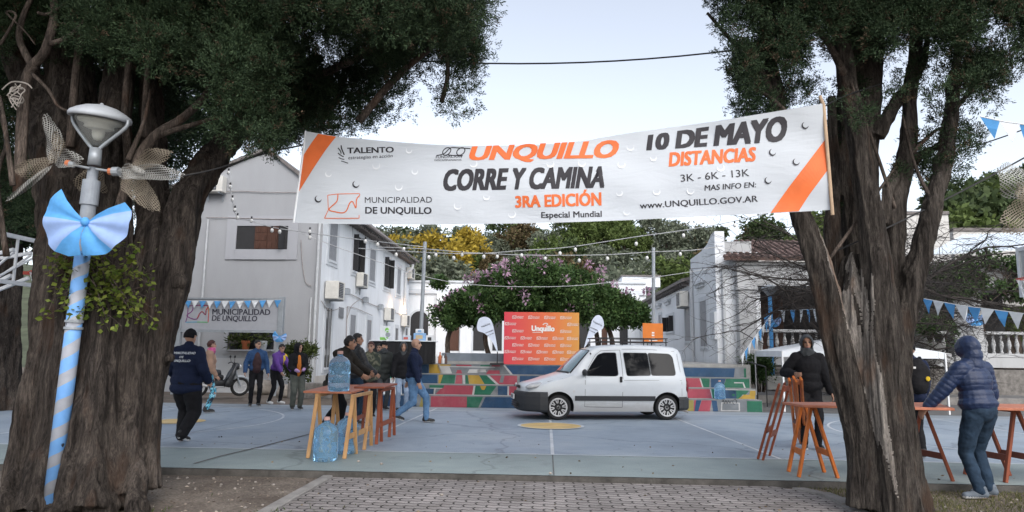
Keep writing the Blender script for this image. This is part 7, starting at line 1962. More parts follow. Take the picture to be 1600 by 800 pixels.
# ------------------------------------------------------------ basketball hoops
def hoop(label, L, sgn, D=14.2, board=True):
    t = Thing('basketball_hoop', label, 'basketball hoop', (L + sgn * 1.5, D, 0), frame='C', group=None)
    b = MB(); b.tube([(L + sgn * 1.5, D, 0), (L + sgn * 1.5, D, 3.2)], .09, 10); t.part('pole', b, M['metal_white'])
    b = MB()
    for dy in (-.25, .25):
        b.bar((L + sgn * 1.5, D + dy * .3, 3.2), (L + sgn * .1, D + dy, 3.5), .07, .07); b.bar((L + sgn * 1.5, D + dy * .3, 2.3), (L + sgn * .1, D + dy, 2.95), .07, .07); b.bar((L + sgn * 1.4, D + dy * .3, 2.4), (L + sgn * .1, D + dy, 3.45), .04, .04)
    t.part('arm', b, M['metal_white'])
    b = MB(); X0, X1 = sorted((L, L + sgn * .04))
    for z0, z1 in ((2.75, 2.83), (3.72, 3.8)): b.box((X0 - .02, D - .9, z0), (X1 + .02, D + .9, z1), 0)
    for d0, d1 in ((-.9, -.82), (.82, .9)): b.box((X0 - .02, D + d0, 2.831), (X1 + .02, D + d1, 3.719), 0)
    fr = t.part('backboard_frame', b, M['metal_white'])
    b = MB(); b.box((X0, D - .82, 2.83), (X1, D + .82, 3.72), 0); mg = bpy.data.materials.get('backboard')
    if not mg:
        mg, nt, p = new_mat('backboard'); p.inputs['Base Color'].default_value = (.5, .52, .53, 1); p.inputs['Roughness'].default_value = .3; p.inputs['Transmission Weight'].default_value = .6
    if board: t.part('backboard', b, mg)
    else:
        b = MB(); b.bar((L, D - .85, 2.8), (L, D + .85, 3.75), .05, .03); b.bar((L, D - .3, 2.83), (L, D - .3, 3.72), .05, .04); b.bar((L, D + .3, 2.83), (L, D + .3, 3.72), .05, .04); t.part('brace', b, M['metal_white'])
    b = MB(); b.tube([(L - sgn * (.38 + .225 * math.cos(a)), D + .225 * math.sin(a), 3.05) for a in [i * 2 * math.pi / 24 for i in range(25)]], .014, 6); b.box((min(L, L - sgn * .15), D - .06, 2.99), (max(L, L - sgn * .15), D + .06, 3.06)); t.part('rim', b, mat('rim_red', (.4, .05, .03), .5))
    b = MB()
    for i in range(12):
        a = i * math.pi / 6; b.tube([(L - sgn * (.38 + .22 * math.cos(a)), D + .22 * math.sin(a), 3.04), (L - sgn * (.38 + .15 * math.cos(a + .3)), D + .15 * math.sin(a + .3), 2.8), (L - sgn * (.38 + .12 * math.cos(a)), D + .12 * math.sin(a), 2.62)], .007, 4)
    t.part('net', b, M['white_cl'])
pH = hitD(1640, 430, 14.2); hoop('basketball hoop with see-through backboard at the right edge of the photo', pH.x, 1)
pH = hitD(28, 400, 14.2); hoop('white steel basketball hoop frame at the left edge of the photo', pH.x + .2, -1, board=False)

# ------------------------------------------------------------ motorbike
mp = gC(366, 622); 
mb = Thing('motorbike', 'dark parked motorbike with silver wheels below the municipal sign', 'motorbike', C2W(mp.x - .75, mp.y + .55), R(34), None, 'R')
def wheel(x, r_):
    b = MB(); b.tube([(x + r_ * math.cos(a), 0, .3 + r_ * math.sin(a)) for a in [i * 2 * math.pi / 28 for i in range(29)]], .05, 8, 0); ty = mb.part('tyre', b, M['tyre'], smooth=True)
    b = MB(); b.tube([(x + (r_ - .045) * math.cos(a), 0, .3 + (r_ - .045) * math.sin(a)) for a in [i * 2 * math.pi / 28 for i in range(29)]], .02, 6, 0)
    for k in range(6): a = k * math.pi / 3; b.bar((x + .03 * math.cos(a), 0, .3 + .03 * math.sin(a)), (x + (r_ - .05) * math.cos(a + .2), 0, .3 + (r_ - .05) * math.sin(a + .2)), .03, .02)
    b.cyl((x, -.06, .3), (x, .06, .3), .05, .05, 12); mb.part('rim', b, M['alloy'], ty)
wheel(-.62, .25); wheel(.62, .25)
b = MB(); b.tube([(-.5, 0, .5), (-.1, 0, .42), (.2, 0, .45), (.38, 0, .75), (.42, 0, .92)], .06, 8); b.box((-.2, -.13, .28), (.16, .13, .52), 0, .04); b.tube(spline([(-.75, 0, .66), (-.5, 0, .64), (-.1, 0, .62), (.1, 0, .58)], 4), [.06 + .05 * math.sin(i / 12 * 3.1) for i in range(13)], 10)
mb.part('frame', b, M['black'], smooth=True)
b = MB(); b.tube(spline([(-.72, 0, .80), (-.45, 0, .77), (-.15, 0, .73), (.02, 0, .74)], 4), [.06, .09, .11, .12, .13, .13, .13, .13, .12, .11, .1, .09, .07], 10); mb.part('seat', b, M['bumper'], smooth=True)
b = MB(); b.tube(spline([(.2, .13, .3), (.28, .14, .55), (.36, .12, .75), (.44, .09, .95)], 4), [.08, .1, .11, .11, .1, .1, .1, .1, .09, .08, .07, .06, .05], 8); b.tube(spline([(.2, -.13, .3), (.28, -.14, .55), (.36, -.12, .75), (.44, -.09, .95)], 4), [.08, .1, .11, .11, .1, .1, .1, .1, .09, .08, .07, .06, .05], 8); b.ell((.46, 0, .93), (.13, .12, .12), None, 12, 8); mb.part('fairing', b, M['tail'] if False else mat('bike_paint', (.03, .032, .036), .25, .1), smooth=True)
b = MB()
for s_ in (-1, 1): b.tube([(.62, s_ * .08, .3), (.50, s_ * .08, .62), (.42, s_ * .06, .92)], .025, 6)
b.tube([(.62 + .31 * math.cos(a), 0, .3 + .31 * math.sin(a)) for a in [R(20 + 10 * i) for i in range(12)]], .05, 6); mb.part('fork', b, M['metal_grey'])
b = MB(); b.tube(spline([(.30, -.36, 1.02), (.36, -.2, 1.06), (.42, 0, .98), (.36, .2, 1.06), (.30, .36, 1.02)], 4), .017, 6)
mb.part('handlebar', b, M['black'])
for s_ in (-1, 1):
    b = MB(); b.tube([(.36, s_ * .24, 1.05), (.34, s_ * .3, 1.2)], .008, 5); b.ell((.34, s_ * .31, 1.24), (.03, .075, .045), None, 10, 6); mb.part('mirror', b, M['black'], smooth=True)
b = MB(); b.ell((.57, 0, .92), (.06, .08, .08), None, 12, 8); mb.part('headlight', b, M['alloy'], smooth=True)
b = MB(); b.tube([(.1, -.15, .3), (-.25, -.17, .3), (-.75, -.18, .42)], [.025, .03, .055], 10); mb.part('exhaust', b, M['alloy'], smooth=True)
b = MB(); b.ell((-.80, 0, .70), (.06, .07, .05), None, 10, 6); b.bar((-.8, 0, .64), (-.88, 0, .45), .12, .02); mb.part('tail_light', b, M['tail'])
b = MB(); b.tube([(-.1, -.1, .3), (-.15, -.3, .0)], .014, 6); mb.part('side_stand', b, M['metal_grey'])

# ------------------------------------------------------------ canopy tent behind the hooded man
t = Thing('canopy_tent', 'low white folding canopy on thin legs behind the grey cypress', 'tent', C2W(*gC(1345, 618)), group=None)
TDn = 18.9
q0, q1 = hitD(1222, 545, TDn), hitD(1476, 545, TDn)
ze = hitD(1222, 548, TDn).z; zp = hitD(1340, 528, TDn).z
P4 = [C2W(q0.x, TDn, ze), C2W(q1.x, TDn, ze), C2W(q1.x, TDn + 2.4, ze), C2W(q0.x, TDn + 2.4, ze)]; pk = C2W((q0.x + q1.x) / 2, TDn + 1.2, zp + .1)
b = MB()
for i in range(4):
    a, c = P4[i], P4[(i + 1) % 4]; b.add([a, c, pk], [(0, 1, 2)], 0); dn = Vector((0, 0, -.16)); b.add([a, c, c + dn, a + dn], [(0, 1, 2, 3)], 0)
t.part('canopy', b, M['white_cl'])
for i, p in enumerate(P4):
    b = MB(); b.box((p.x - .02, p.y - .02, .0), (p.x + .02, p.y + .02, p.z - .01)); t.part('leg', b, M['metal_white'])
# thin blue post on its concrete block at the kerb
q = at(1207, 587, 21.8); 
t = Thing('blue_post', 'thin sky-blue post on a pale concrete block at the kerb', 'post', (q.x, q.y, .15))
zb = at(1207, 603.5, 21.8).z
b = MB(); b.box((q.x - .24, q.y - .2, zb - .1), (q.x + .24, q.y + .3, q.z), 0, .02); t.part('block', b, mat('pale_concrete', (.42, .42, .41), .9, .15))
b = MB(); b.cyl((q.x, q.y, q.z), (q.x + .02, q.y, at(1207, 462, 21.8).z), .06, .06, 10); t.part('post', b, M['blue_cl'])
b = MB(); zz = at(1207, 462, 21.8).z; b.lathe([(.05, -.02), (.09, .02), (.24, .2), (.26, .24), (.2, .3), (.0, .36)], (q.x + .02, q.y, zz), 14); t.part('lantern', b, M['metal_grey'], smooth=True)
# railing beside the steps
b = MB(); r0 = hitD(1168, 565, 21.2); r1 = hitD(1184, 570, 20.4)
P = [C2W(r0.x, 21.2, r0.z), C2W(r1.x + .1, 20.0, r1.z - .05)]; b.tube(P, .02, 6)
for f in (0, .5, 1):
    p = P[0].lerp(P[1], f); b.cyl((p.x, p.y, .0), p, .016, .016, 6)
single('handrail', b, M['cable'], 'thin dark handrail beside the green end of the painted steps', 'railing', (P[0].x, P[0].y, 0))
# potted palm on the porch, pots in the low window, shrubs, boulder
q = hitD(1441, 556, PF - .0); t = Thing('potted_palm', 'dark palm in a grey pot on the porch edge behind the leaning man', 'plant', (q.x, PF - .4, zf - .06), frame='C')
b = MB(); b.lathe([(.0, 0), (.26, 0), (.30, .2), (.36, .62), (.40, .64), (.40, .7), (.33, .7), (.3, .6), (.0, .58)], (q.x, PF - .55, zf - .3), 18); t.part('pot', b, M['concrete'], smooth=True)
b.v = []; 
bb_ = MB(); P = []; Dq = []
for i in range(46):
    a = rnd.uniform(0, 6.28); S_ = spline([(q.x, PF - .55, zf + .35), (q.x + .35 * math.cos(a), PF - .55 + .35 * math.sin(a), zf + rnd.uniform(.9, 1.5)), (q.x + .8 * math.cos(a), PF - .55 + .8 * math.sin(a), zf + rnd.uniform(.3, 1.1))], 8); bb_.tube(S_, .008, 4, cap=False)
    for k in range(4, len(S_)):
        for s_ in (-1, 1): P.append(tuple(S_[k])); Dq.append((-math.sin(a) * s_ + .4 * math.cos(a), math.cos(a) * s_ + .4 * math.sin(a), -.5))
t.part('stem', bb_, M['twig']); t.part('fronds', leaf_mesh('fronds', np.array(P), np.array(Dq), .26, .04, M['fl_leaf'], rngL, t.base))
def shrub(label, c, rx, ry, h_, m, n=26, per=160, ls=.09):
    t = Thing('shrub', label, 'shrub', c, frame='C'); cen = []; rad = []
    for i in range(n): a = rnd.uniform(0, 6.28); r_ = rnd.uniform(0, 1) ** .5; cen.append((c[0] + rx * r_ * math.cos(a), c[1] + ry * r_ * math.sin(a), c[2] + h_ * rnd.uniform(.25, .88))); rad.append(rnd.uniform(.14, .26))
    P, Dn = clump_points(cen, rad, [per] * n, rngL, 1.0, .3)
    t.part('foliage', leaf_mesh('foliage', P, Dn * .5 + rngL.normal(size=P.shape) * .6 + np.array([0, 0, .3]), ls, ls * .5, m, rngL, t.base))
    b = MB()
    for i in range(9): a = rnd.uniform(0, 6.28); b.tube([(c[0] + .1 * math.cos(a), c[1] + .1 * math.sin(a), c[2] - .05), (c[0] + rx * .7 * math.cos(a), c[1] + ry * .7 * math.sin(a), c[2] + h_ * .7)], [.025, .01], 5)
    t.part('stem', b, M['twig'])
M['hedge'] = leaf_mat('hedge_leaves', (.03, .045, .014), (.09, .115, .035), .2)
c = hitD(463, 612, 23.8); shrub('bushy dark green shrub behind the woman in orange, by the building corner', (c.x, 23.8, -.05), .65, .4, 1.95, M['hedge'], 40, 170)
c = hitD(1188, 585, 22.2); shrub('dark shrub beside the thin blue post', (c.x, 22.2, .4), .45, .4, 1.1, M['fl_leaf'], 24)
c = hitD(392, 545, LF - .25)
zs_ = hitD(392, 545.5, LF).z
b = MB(); b.box((hitD(355, 545, LF).x, LF - .4, zs_ - .08), (hitD(431, 545, LF).x, LF - .061, zs_ - .02), 0, .01); lb.part('window_ledge', b, M['trim_grey'])
for px, col, l, h_ in [(388, 'orange_cap', 'orange flower pot with a leafy plant on the low window ledge', .3), (415, 'white_cl', 'white flower pot with a leafy plant on the low window ledge', .3), (369, 'bumper', 'dark flower pot on the low window ledge', .2)]:
    x = hitD(px, 545, LF).x; t = Thing('flower_pot', l, 'flower pot', (x, LF - .24, zs_ - .018), frame='C', group='pots on the low window ledge')
    b = MB(); b.lathe([(.0, 0), (.11, 0), (.16, h_), (.165, h_ + .02), (.13, h_), (.0, h_ - .03)], (x, LF - .24, zs_ - .018), 14); t.part('pot', b, M[col], smooth=True)
    u_ = rngL.normal(size=(120, 3)); P = np.array([x, LF - .24, zs_ + h_ + .08]) + u_ * .1; t.part('leaves', leaf_mesh('leaves', P, u_ + np.array([0, 0, .6]), .16, .06, M['hedge'], rngL, t.base))
def rock(label, c, r_, name='boulder', seed=0):
    b = MB(); b.ell((0, 0, 0), (1, 1, 1), None, 22, 14)
    b.v = [tuple(Vector(v) * (1 + .22 * mnoise.noise(Vector(v) * 1.7 + Vector((seed, 0, 0))) + .08 * mnoise.noise(Vector(v) * 5))) for v in b.v]
    b.v = [(c[0] + x * r_[0], c[1] + y * r_[1], c[2] + z * r_[2]) for x, y, z in b.v]
    return single(name, b, M['rock'], label, 'rock', (c[0], c[1], c[2] - r_[2] * .6), smooth=True)
M['rock'] = mat('pale_rock', (.30, .27, .24), .95, .3, 5, .7, 14)
c = ground(16, 628, -.08); rock('pale boulder lying behind the left cypress', (c.x, c.y, .12), (.55, .4, .34))
c = ground(404, 618, -.08); rock('low grey stone beside the foot of the sign post', (c.x, c.y + .6, .12), (.42, .3, .28), seed=4)
c = ground(436, 622, -.08); rock('small pale stone right of the sign post', (c.x + .15, c.y + .3, .1), (.35, .3, .25), seed=9)
# low stone bed behind the people at the left, kerb of the planting strip
b = MB(); x0 = hitD(452, 618, 22.6).x; b.box((x0, 22.4, -.1), (x0 + 2.2, 22.75, .42), 0, .03); single('planter_wall', b, M['stone'], 'low dark stone bed in front of the shrub by the building corner', 'wall', (x0, 22.4, -.1), 'C')

# ------------------------------------------------------------ grass, litter
def scatter(name, n, fn, L, W, mt, up=.6, droop=0):
    P = np.array([fn() for _ in range(n)]); Dq = rngL.normal(size=P.shape) * .6; Dq[:, 2] = np.abs(Dq[:, 2]) + up
    o = bpy.data.objects.new(name, leaf_mesh(name, P, Dq, L, W, mt, rngL)); COL.objects.link(o); o['kind'] = 'stuff'; return o
M['grass'] = leaf_mat('short_grass', (.05, .065, .02), (.17, .16, .07), .3)
def g_right():
    while True:
        L = rnd.uniform(2.95, 9); D = rnd.uniform(5.2, 8.55)
        if L < pr(D) + .17: continue
        if mnoise.noise(Vector((L * 1.3, D * 1.3, 3))) + rnd.uniform(-.5, .5) + (.25 if D > 6.5 else 0) < 0: continue
        return tuple(C2W(L, D, -.088))
scatter('grass', 26000, g_right, .045, .006, M['grass'], .9)
def g_left():
    while True:
        p = Vector((rnd.gauss(-3.2, .8), rnd.gauss(6.25, .35), -.088))
        if mnoise.noise(p * 2.2) + rnd.uniform(-.3, .3) < .15: continue
        return tuple(p)
scatter('grass_tufts', 1600, g_left, .05, .012, leaf_mat('weed', (.04, .065, .02), (.10, .12, .04), .3), .5)
def litter():
    while True:
        L = rnd.uniform(-9, 9); D = rnd.uniform(5.2, 8.55)
        if PL - .15 < L < pr(D) + .16: continue
        return tuple(C2W(L, D, -.083))
P = np.array([litter() for _ in range(2600)]); Dq = rngL.normal(size=P.shape); Dq[:, 2] *= .12
o = bpy.data.objects.new('litter', leaf_mesh('litter', P, Dq, .035, .02, leaf_mat('litter', (.06, .04, .03), (.34, .29, .24), 0), rngL)); COL.objects.link(o); o['kind'] = 'stuff'
b = MB()
for i in range(420):
    p = Vector(litter()); s_ = rnd.uniform(.006, .022); b.ell(p + Vector((0, 0, s_ * .3)), (s_, s_ * rnd.uniform(.6, 1), s_ * .6), Matrix.Rotation(rnd.uniform(0, 6), 3, 'Z'), 6, 4)
for (px, py) in ((512, 704), (860, 741), (700, 660), (690, 775), (596, 726), (1250, 712), (560, 722), (1245, 706)):
    p = ground(px, py, .004); b.ell(p + Vector((0, 0, .012)), (.022, .018, .014), None, 7, 5)
o = struct('gravel', b, M['rock'], 'W'); o['kind'] = 'stuff'
def lf():
    L = rnd.uniform(-6, 6); D = rnd.uniform(8.7, 12) if rnd.random() < .6 else rnd.uniform(4, 8.5)
    if D < 8.6: L = rnd.uniform(PL + .1, 2.9); return tuple(C2W(L, D, -.064))
    return tuple(C2W(L, D, .008))
P = np.array([lf() for _ in range(160)]); Dq = rngL.normal(size=P.shape); Dq[:, 2] *= .1
o = bpy.data.objects.new('fallen_leaves', leaf_mesh('fallen_leaves', P, Dq, .04, .022, leaf_mat('fallen', (.07, .05, .03), (.28, .22, .15), 0), rngL)); COL.objects.link(o); o['kind'] = 'stuff'
# ------------------------------------------------------------ people
M['skin'] = mat('skin', (.42, .25, .18), .55, .08, 10, spec=.35)
M['skin_d'] = mat('skin_tan', (.33, .185, .125), .55, .08, 10, spec=.35)
M['lip'] = mat('lip', (.28, .11, .09), .5)
M['eye'] = mat('eye_dark', (.03, .022, .02), .4)
M['hair_k'] = mat('hair_black', (.012, .010, .010), .6, .3, 60, .6, 90)
M['hair_r'] = mat('hair_redbrown', (.06, .02, .016), .6, .3, 60, .6, 90)
def cloth(name, col, var=.15, bump=.35, sc=7): return mat(name, col, .85, var, sc, bump, 22, spec=.2)
M['c_navy'] = cloth('navy_cloth', (.010, .016, .042)); M['c_black'] = cloth('black_clothes', (.010, .010, .012)); M['c_puff'] = mat('navy_puffer', (.012, .024, .066), .5, .15, 8, .3, 24, spec=.4)
M['c_puffk'] = mat('black_puffer', (.014, .014, .016), .5, .15, 8, .3, 24, spec=.4); M['c_jean'] = cloth('blue_jeans', (.11, .21, .36), .3, .3, 9); M['c_jeand'] = cloth('dark_jeans', (.018, .034, .058), .35, .3, 9); M['c_jeanl'] = cloth('pale_jeans', (.26, .33, .44), .2)
M['c_grey'] = cloth('grey_cloth', (.055, .06, .065)); M['c_green'] = cloth('grey_green_trousers', (.085, .092, .08), .2); M['c_tan'] = cloth('tan_fleece', (.36, .23, .165)); M['c_pink'] = mat('pink_scarf', (.55, .10, .26), .8, .5, 14, dirt=(.6, .5, .55), dirt_amt=.9); M['c_blue'] = cloth('blue_jacket', (.028, .065, .15)); M['c_maroon'] = cloth('maroon_jumper', (.05, .028, .03)); M['c_yell'] = cloth('yellow_cloth', (.55, .38, .03)); M['c_purp'] = cloth('purple_cloth', (.11, .05, .24)); M['c_oran'] = mat('orange_shirt', (.50, .15, .02), .8, .1); M['c_char'] = cloth('charcoal_jacket', (.03, .034, .033)); M['c_brown'] = cloth('dark_brown_coat', (.022, .019, .016))
M['c_lila'] = mat('lilac_glove', (.42, .26, .48), .6, .1)
M['shoe_k'] = mat('shoe_black', (.014, .014, .015), .5); M['shoe_s'] = mat('shoe_sole', (.55, .55, .55), .6); M['shoe_g'] = mat('shoe_grey', (.10, .12, .145), .7, .2, 20)
def legg():
    m, nt, p = new_mat('pattern_leggings'); n = N(nt, 'ShaderNodeTexNoise', Scale=16.0, Detail=2.0, Distortion=1.2); nt.links.new(coords(nt), n.inputs['Vector'])
    r = ramp(nt, [(.44, (.015, .03, .05)), (.49, (.10, .42, .58)), (.62, (.16, .55, .70)), (.68, (.5, .7, .75))]); nt.links.new(n.outputs[0], r.inputs[0]); nt.links.new(r.outputs[0], p.inputs['Base Color']); p.inputs['Roughness'].default_value = .7; return m
M['c_legg'] = legg()
def camo():
    m, nt, p = new_mat('camouflage'); n = N(nt, 'ShaderNodeTexNoise', Scale=7.0, Detail=2.0, Distortion=.8); nt.links.new(coords(nt), n.inputs['Vector'])
    r = ramp(nt, [(.40, (.022, .03, .022)), (.48, (.07, .075, .05)), (.56, (.13, .125, .09)), (.64, (.045, .05, .035))]); r.color_ramp.interpolation = 'CONSTANT'; nt.links.new(n.outputs[0], r.inputs[0]); nt.links.new(r.outputs[0], p.inputs['Base Color']); p.inputs['Roughness'].default_value = .85; return m
M['c_camo'] = camo()

def capsule(b, p0, p1, r0, r1, flat=1.0, side=None, n=12):
    """tapered round-ended limb; flat < 1 squashes it across 'side'"""
    p0, p1 = Vector(p0), Vector(p1); d = p1 - p0; L = d.length
    if L < 1e-6: d = Vector((0, 0, 1)); L = 1e-4
    d = d / L
    if side is None: x, y, _ = frame_from(d)
    else: y = (Vector(side) - d * d.dot(Vector(side))).normalized(); x = y.cross(d)
    rows = []
    for t in (-1, -.8, -.45, 0): rows.append((p0 + d * (r0 * t), r0 * math.sqrt(max(1e-4, 1 - t * t))))
    rows.append((p0 + d * L * .5, (r0 + r1) / 2))
    for t in (0, .45, .8, 1): rows.append((p1 + d * (r1 * t), r1 * math.sqrt(max(1e-4, 1 - t * t))))
    vs = []; fs = []
    for c, r_ in rows:
        for k in range(n):
            a = 2 * math.pi * k / n; vs.append(c + x * (math.cos(a) * r_) + y * (math.sin(a) * r_ * flat))
    for i in range(len(rows) - 1):
        for k in range(n): k2 = (k + 1) % n; fs.append((i * n + k, i * n + k2, (i + 1) * n + k2, (i + 1) * n + k))
    fs.append(tuple(reversed(range(n)))); e = (len(rows) - 1) * n; fs.append(tuple(e + k for k in range(n)))
    b.add(vs, fs, 0)
def wrinkle(amp, fx, sd):
    def f(c):
        q = Vector((c.x * fx, c.y * fx, c.z * fx * 1.25)) + Vector((sd, 0, 0)); return amp * (mnoise.noise(q) + .6 * abs(mnoise.noise(q * 2.1)))
    return f
def ik(a, c, l1, l2, hint):
    d = c - a; D = min(d.length, (l1 + l2) * .998); d.normalize()
    x = (l1 * l1 - l2 * l2 + D * D) / (2 * D); h = math.sqrt(max(0, l1 * l1 - x * x))
    hv = Vector(hint); hv = (hv - d * hv.dot(d)).normalized()
    return a + d * x + hv * h, a + d * D

def person(label, loc, face, h=1.72, lean=0.0, twist=0.0, legs=None, hands=None, head=(0, 0), skin='skin', top='c_black', top_len=.80, bulk=1.0, puff=0, pants='c_black', pant_w=1.0, shoes='shoe_k', sole='shoe_s', hair='hair_k', wear=None, extra=None, fat=1.0, cuff=True, voxel=.019, bend_hint=(0, -1, -.2), grip=(.5, .5), long_hair=False, glove=None, bare_top=False):
    """face: heading of the chest in degrees, 0 = away from the camera (+Y), 180 = towards it.
    local axes: x right hand side, y forward, z up. legs: two ankle targets and toes' yaw; hands: two wrist targets."""
    s = h / 1.75
    t = Thing('person', label, 'person', loc, R(-face), None, 'R')
    rl = Matrix.Rotation(-R(lean), 3, 'X') ; rt = Matrix.Rotation(R(twist), 3, 'Z')
    legs = legs or [((-.10, 0, .085), 8), ((.10, 0, .085), -8)]
    hipz = .93
    ank = [Vector(l[0]) for l in legs]
    # drop the hips when the stride is long
    rel = max((Vector((a.x, a.y, 0)) - Vector((.09 * (1 if i else -1), 0, 0))).length for i, a in enumerate(ank))
    reach = .845
    zmax = min(a.z + math.sqrt(max(.05, reach ** 2 - (a.y) ** 2 - (a.x - .09 * (1 if i else -1)) ** 2)) for i, a in enumerate(ank))
    hipz = min(.93, zmax + .005)
    pel = Vector((0, 0, hipz))
    def up(p): return pel + rl @ (rt @ Vector((p[0], p[1], p[2] - .93)))
    b = MB()
    ub = lambda c, r_: b.ell(up(c), (r_[0] * fat, r_[1] * fat, r_[2]), rl @ rt, 16, 10)
    ub((0, -.01, .95), (.165, .118, .13)); ub((0, .005, 1.10), (.138, .105, .16)); ub((0, 0, 1.27), (.165, .118, .19)); 
    sh = [up((-.172, -.01, 1.405)), up((.172, -.01, 1.405))]
    capsule(b, sh[0], sh[1], .062, .062); capsule(b, up((-.09, -.01, 1.42)), up((.09, -.01, 1.42)), .075, .075)
    nb, nt_ = up((0, -.02, 1.42)), up((0, .012, 1.555))
    capsule(b, nb, nt_, .062, .055)
    hy, hp_ = head; hr = rl @ rt @ Matrix.Rotation(R(-hy), 3, 'Z') @ Matrix.Rotation(R(hp_), 3, 'X')
    if lean > 12: hr = rt @ Matrix.Rotation(-R(lean * .4), 3, 'X') @ Matrix.Rotation(R(-hy), 3, 'Z') @ Matrix.Rotation(R(hp_), 3, 'X')
    hc = nt_ + (rl @ Vector((0, .01, .085)))
    H = lambda x, y, z: hc + hr @ Vector((x, y, z))
    b.ell(H(0, -.012, .02), (.076, .094, .098), hr, 16, 12); b.ell(H(0, .03, -.045), (.055, .058, .072), hr, 14, 10); b.ell(H(0, .055, -.095), (.028, .026, .024), hr, 10, 8)
    capsule(b, H(0, .083, .02), H(0, .104, -.028), .010, .014, n=8); b.ell(H(0, .1, -.03), (.017, .013, .011), hr, 8, 6)
    for sx in (-1, 1): b.ell(H(sx * .078, -.005, -.012), (.010, .022, .034), hr, 8, 6); b.ell(H(sx * .033, .075, .035), (.03, .014, .010), hr, 8, 6)
    b.ell(H(0, .083, -.062), (.026, .010, .010), hr, 8, 6)
    hands = hands or [(-.26, .06, .82), (.26, .06, .82)]
    segs = []; wr = []
    if glove is None: glove = ()
    for i, hd in enumerate(hands):
        sg_ = 1 if i else -1
        hint = Vector((sg_ * .5, bend_hint[1], bend_hint[2]))
        el, w_ = ik(sh[i], Vector(hd) if not callable(hd) else hd(up), .285, .255, hint)
        segs.append((sh[i], el, w_)); wr.append(w_)
        capsule(b, sh[i], el, .052 * fat ** .5, .041); capsule(b, el, w_, .041, .027)
        d = (w_ - el).normalized(); pd = d
        sidev = Vector((sg_, 0, 0)); sidev = (sidev - pd * sidev.dot(pd)).normalized() if abs(pd.x) < .9 else Vector((0, 1, 0))
        nrm = pd.cross(sidev).normalized()
        # palm: flat, its wide side along nrm; fingers curl towards the body
        palm = w_ + pd * .05; capsule(b, w_ + pd * .015, w_ + pd * .075, .030, .038, .5, sidev, 10)
        g = grip[i]
        for f in range(4):
            o = nrm * ((f - 1.5) * .021); L1 = (.040, .046, .043, .034)[f]
            k0 = w_ + pd * .098 + o; d1 = (pd * math.cos(g * .7) - sidev * sg_ * 0 - sidev * math.sin(g * .7)).normalized(); k1 = k0 + d1 * L1
            d2 = (pd * math.cos(g * 1.7) - sidev * math.sin(g * 1.7)).normalized(); k2 = k1 + d2 * L1 * .85
            capsule(b, palm + o * .8, k0, .010, .0098, n=7); capsule(b, k0, k1, .0095, .009, n=7); capsule(b, k1, k2, .009, .0075, n=7)
        th0 = w_ + pd * .03 + nrm * .028; th1 = th0 + (pd * .8 + nrm * .75 - sidev * .3).normalized() * .042; th2 = th1 + (pd * .95 + nrm * .2 - sidev * .35).normalized() * .032
        capsule(b, th0, th1, .013, .011, n=7); capsule(b, th1, th2, .011, .009, n=7)
    lsg = []
    for i, (a_, yaw) in enumerate(legs):
        sg_ = 1 if i else -1; hip = pel + Vector((sg_ * .088, 0, -.03)); A = Vector(a_)
        kn, A2_ = ik(hip, A, .43, .43, (sg_ * .08, 1, 0)); lsg.append((hip, kn, A, yaw))
        capsule(b, hip, kn, .088 * fat, .056); capsule(b, kn, A, .055, .036)
        fd = Matrix.Rotation(R(-yaw if False else yaw), 3, 'Z') @ Vector((0, 1, 0))
        pit = 0 if A.z < .10 else -min(.9, (A.z - .085) * 3.2)
        fd = Vector((fd.x * math.cos(pit), fd.y * math.cos(pit), math.sin(pit)))
        capsule(b, A + Vector((0, 0, -.035)) - fd * .03, A + fd * .14 + Vector((0, 0, -.05)), .038, .03, n=10)
        lsg[-1] = lsg[-1] + (fd,)
    for q in range(len(b.v)): b.v[q] = tuple(Vector(b.v[q]) * s)
    body = fuse('body', b, voxel * .78, 2)
    for m_ in (M[skin], M['eye'], M['lip']): body.materials.append(m_)
    for p in body.polygons:
        lc = hr.transposed() @ (p.center / s - hc)
        if lc.y > .055:
            if abs(abs(lc.x) - .032) < .017 and abs(lc.z - .016) < .010: p.material_index = 1
            elif abs(abs(lc.x) - .034) < .024 and abs(lc.z - .042) < .006: p.material_index = 1
            elif abs(lc.x) < .026 and abs(lc.z + .062) < .011: p.material_index = 2
    t.part('body', body)
    sd = sum(ord(c) for c in label) * .37
    def shell(name, mats, fn, vx=voxel, disp=None, sm=4):
        b2 = MB(); fn(b2); b2.v = [tuple(Vector(v) * s) for v in b2.v]
        me = fuse(name, b2, vx, sm, disp); me.materials.append(mats); return t.part(name, me)
    # trousers
    def trous(b2):
        b2.ell(pel + Vector((0, -.012, .03)), (.178 * fat, .138 * fat, .15), None, 16, 10)
        for hip, kn, A, yaw, fd in lsg:
            capsule(b2, hip, kn, .100 * fat * pant_w ** .5, .068 * pant_w); capsule(b2, kn, A + (kn - A).normalized() * .01, .068 * pant_w, .054 * pant_w)
    shell('trousers', M[pants], trous, disp=wrinkle(.011, 9, sd))
    def shoe(b2):
        pass
    for hip, kn, A, yaw, fd in lsg:
        b2 = MB(); capsule(b2, A + Vector((0, 0, -.02)) - fd * .035, A + fd * .15 + Vector((0, 0, -.045)), .048, .040, n=12); capsule(b2, A - fd * .02 + Vector((0, 0, .03)), A - fd * .02 + Vector((0, 0, -.02)), .046, .048)
        b2.v = [tuple(Vector(v) * s) for v in b2.v]; me = fuse('shoe', b2, .011, 2); me.materials.append(M[shoes]); me.materials.append(M[sole])
        low = min(v.co.z for v in me.vertices); A_s = A * s
        upv = Vector((0, 0, 1)) if abs(fd.z) < .05 else (fd.cross(Vector((1, 0, 0)).cross(fd))).normalized()
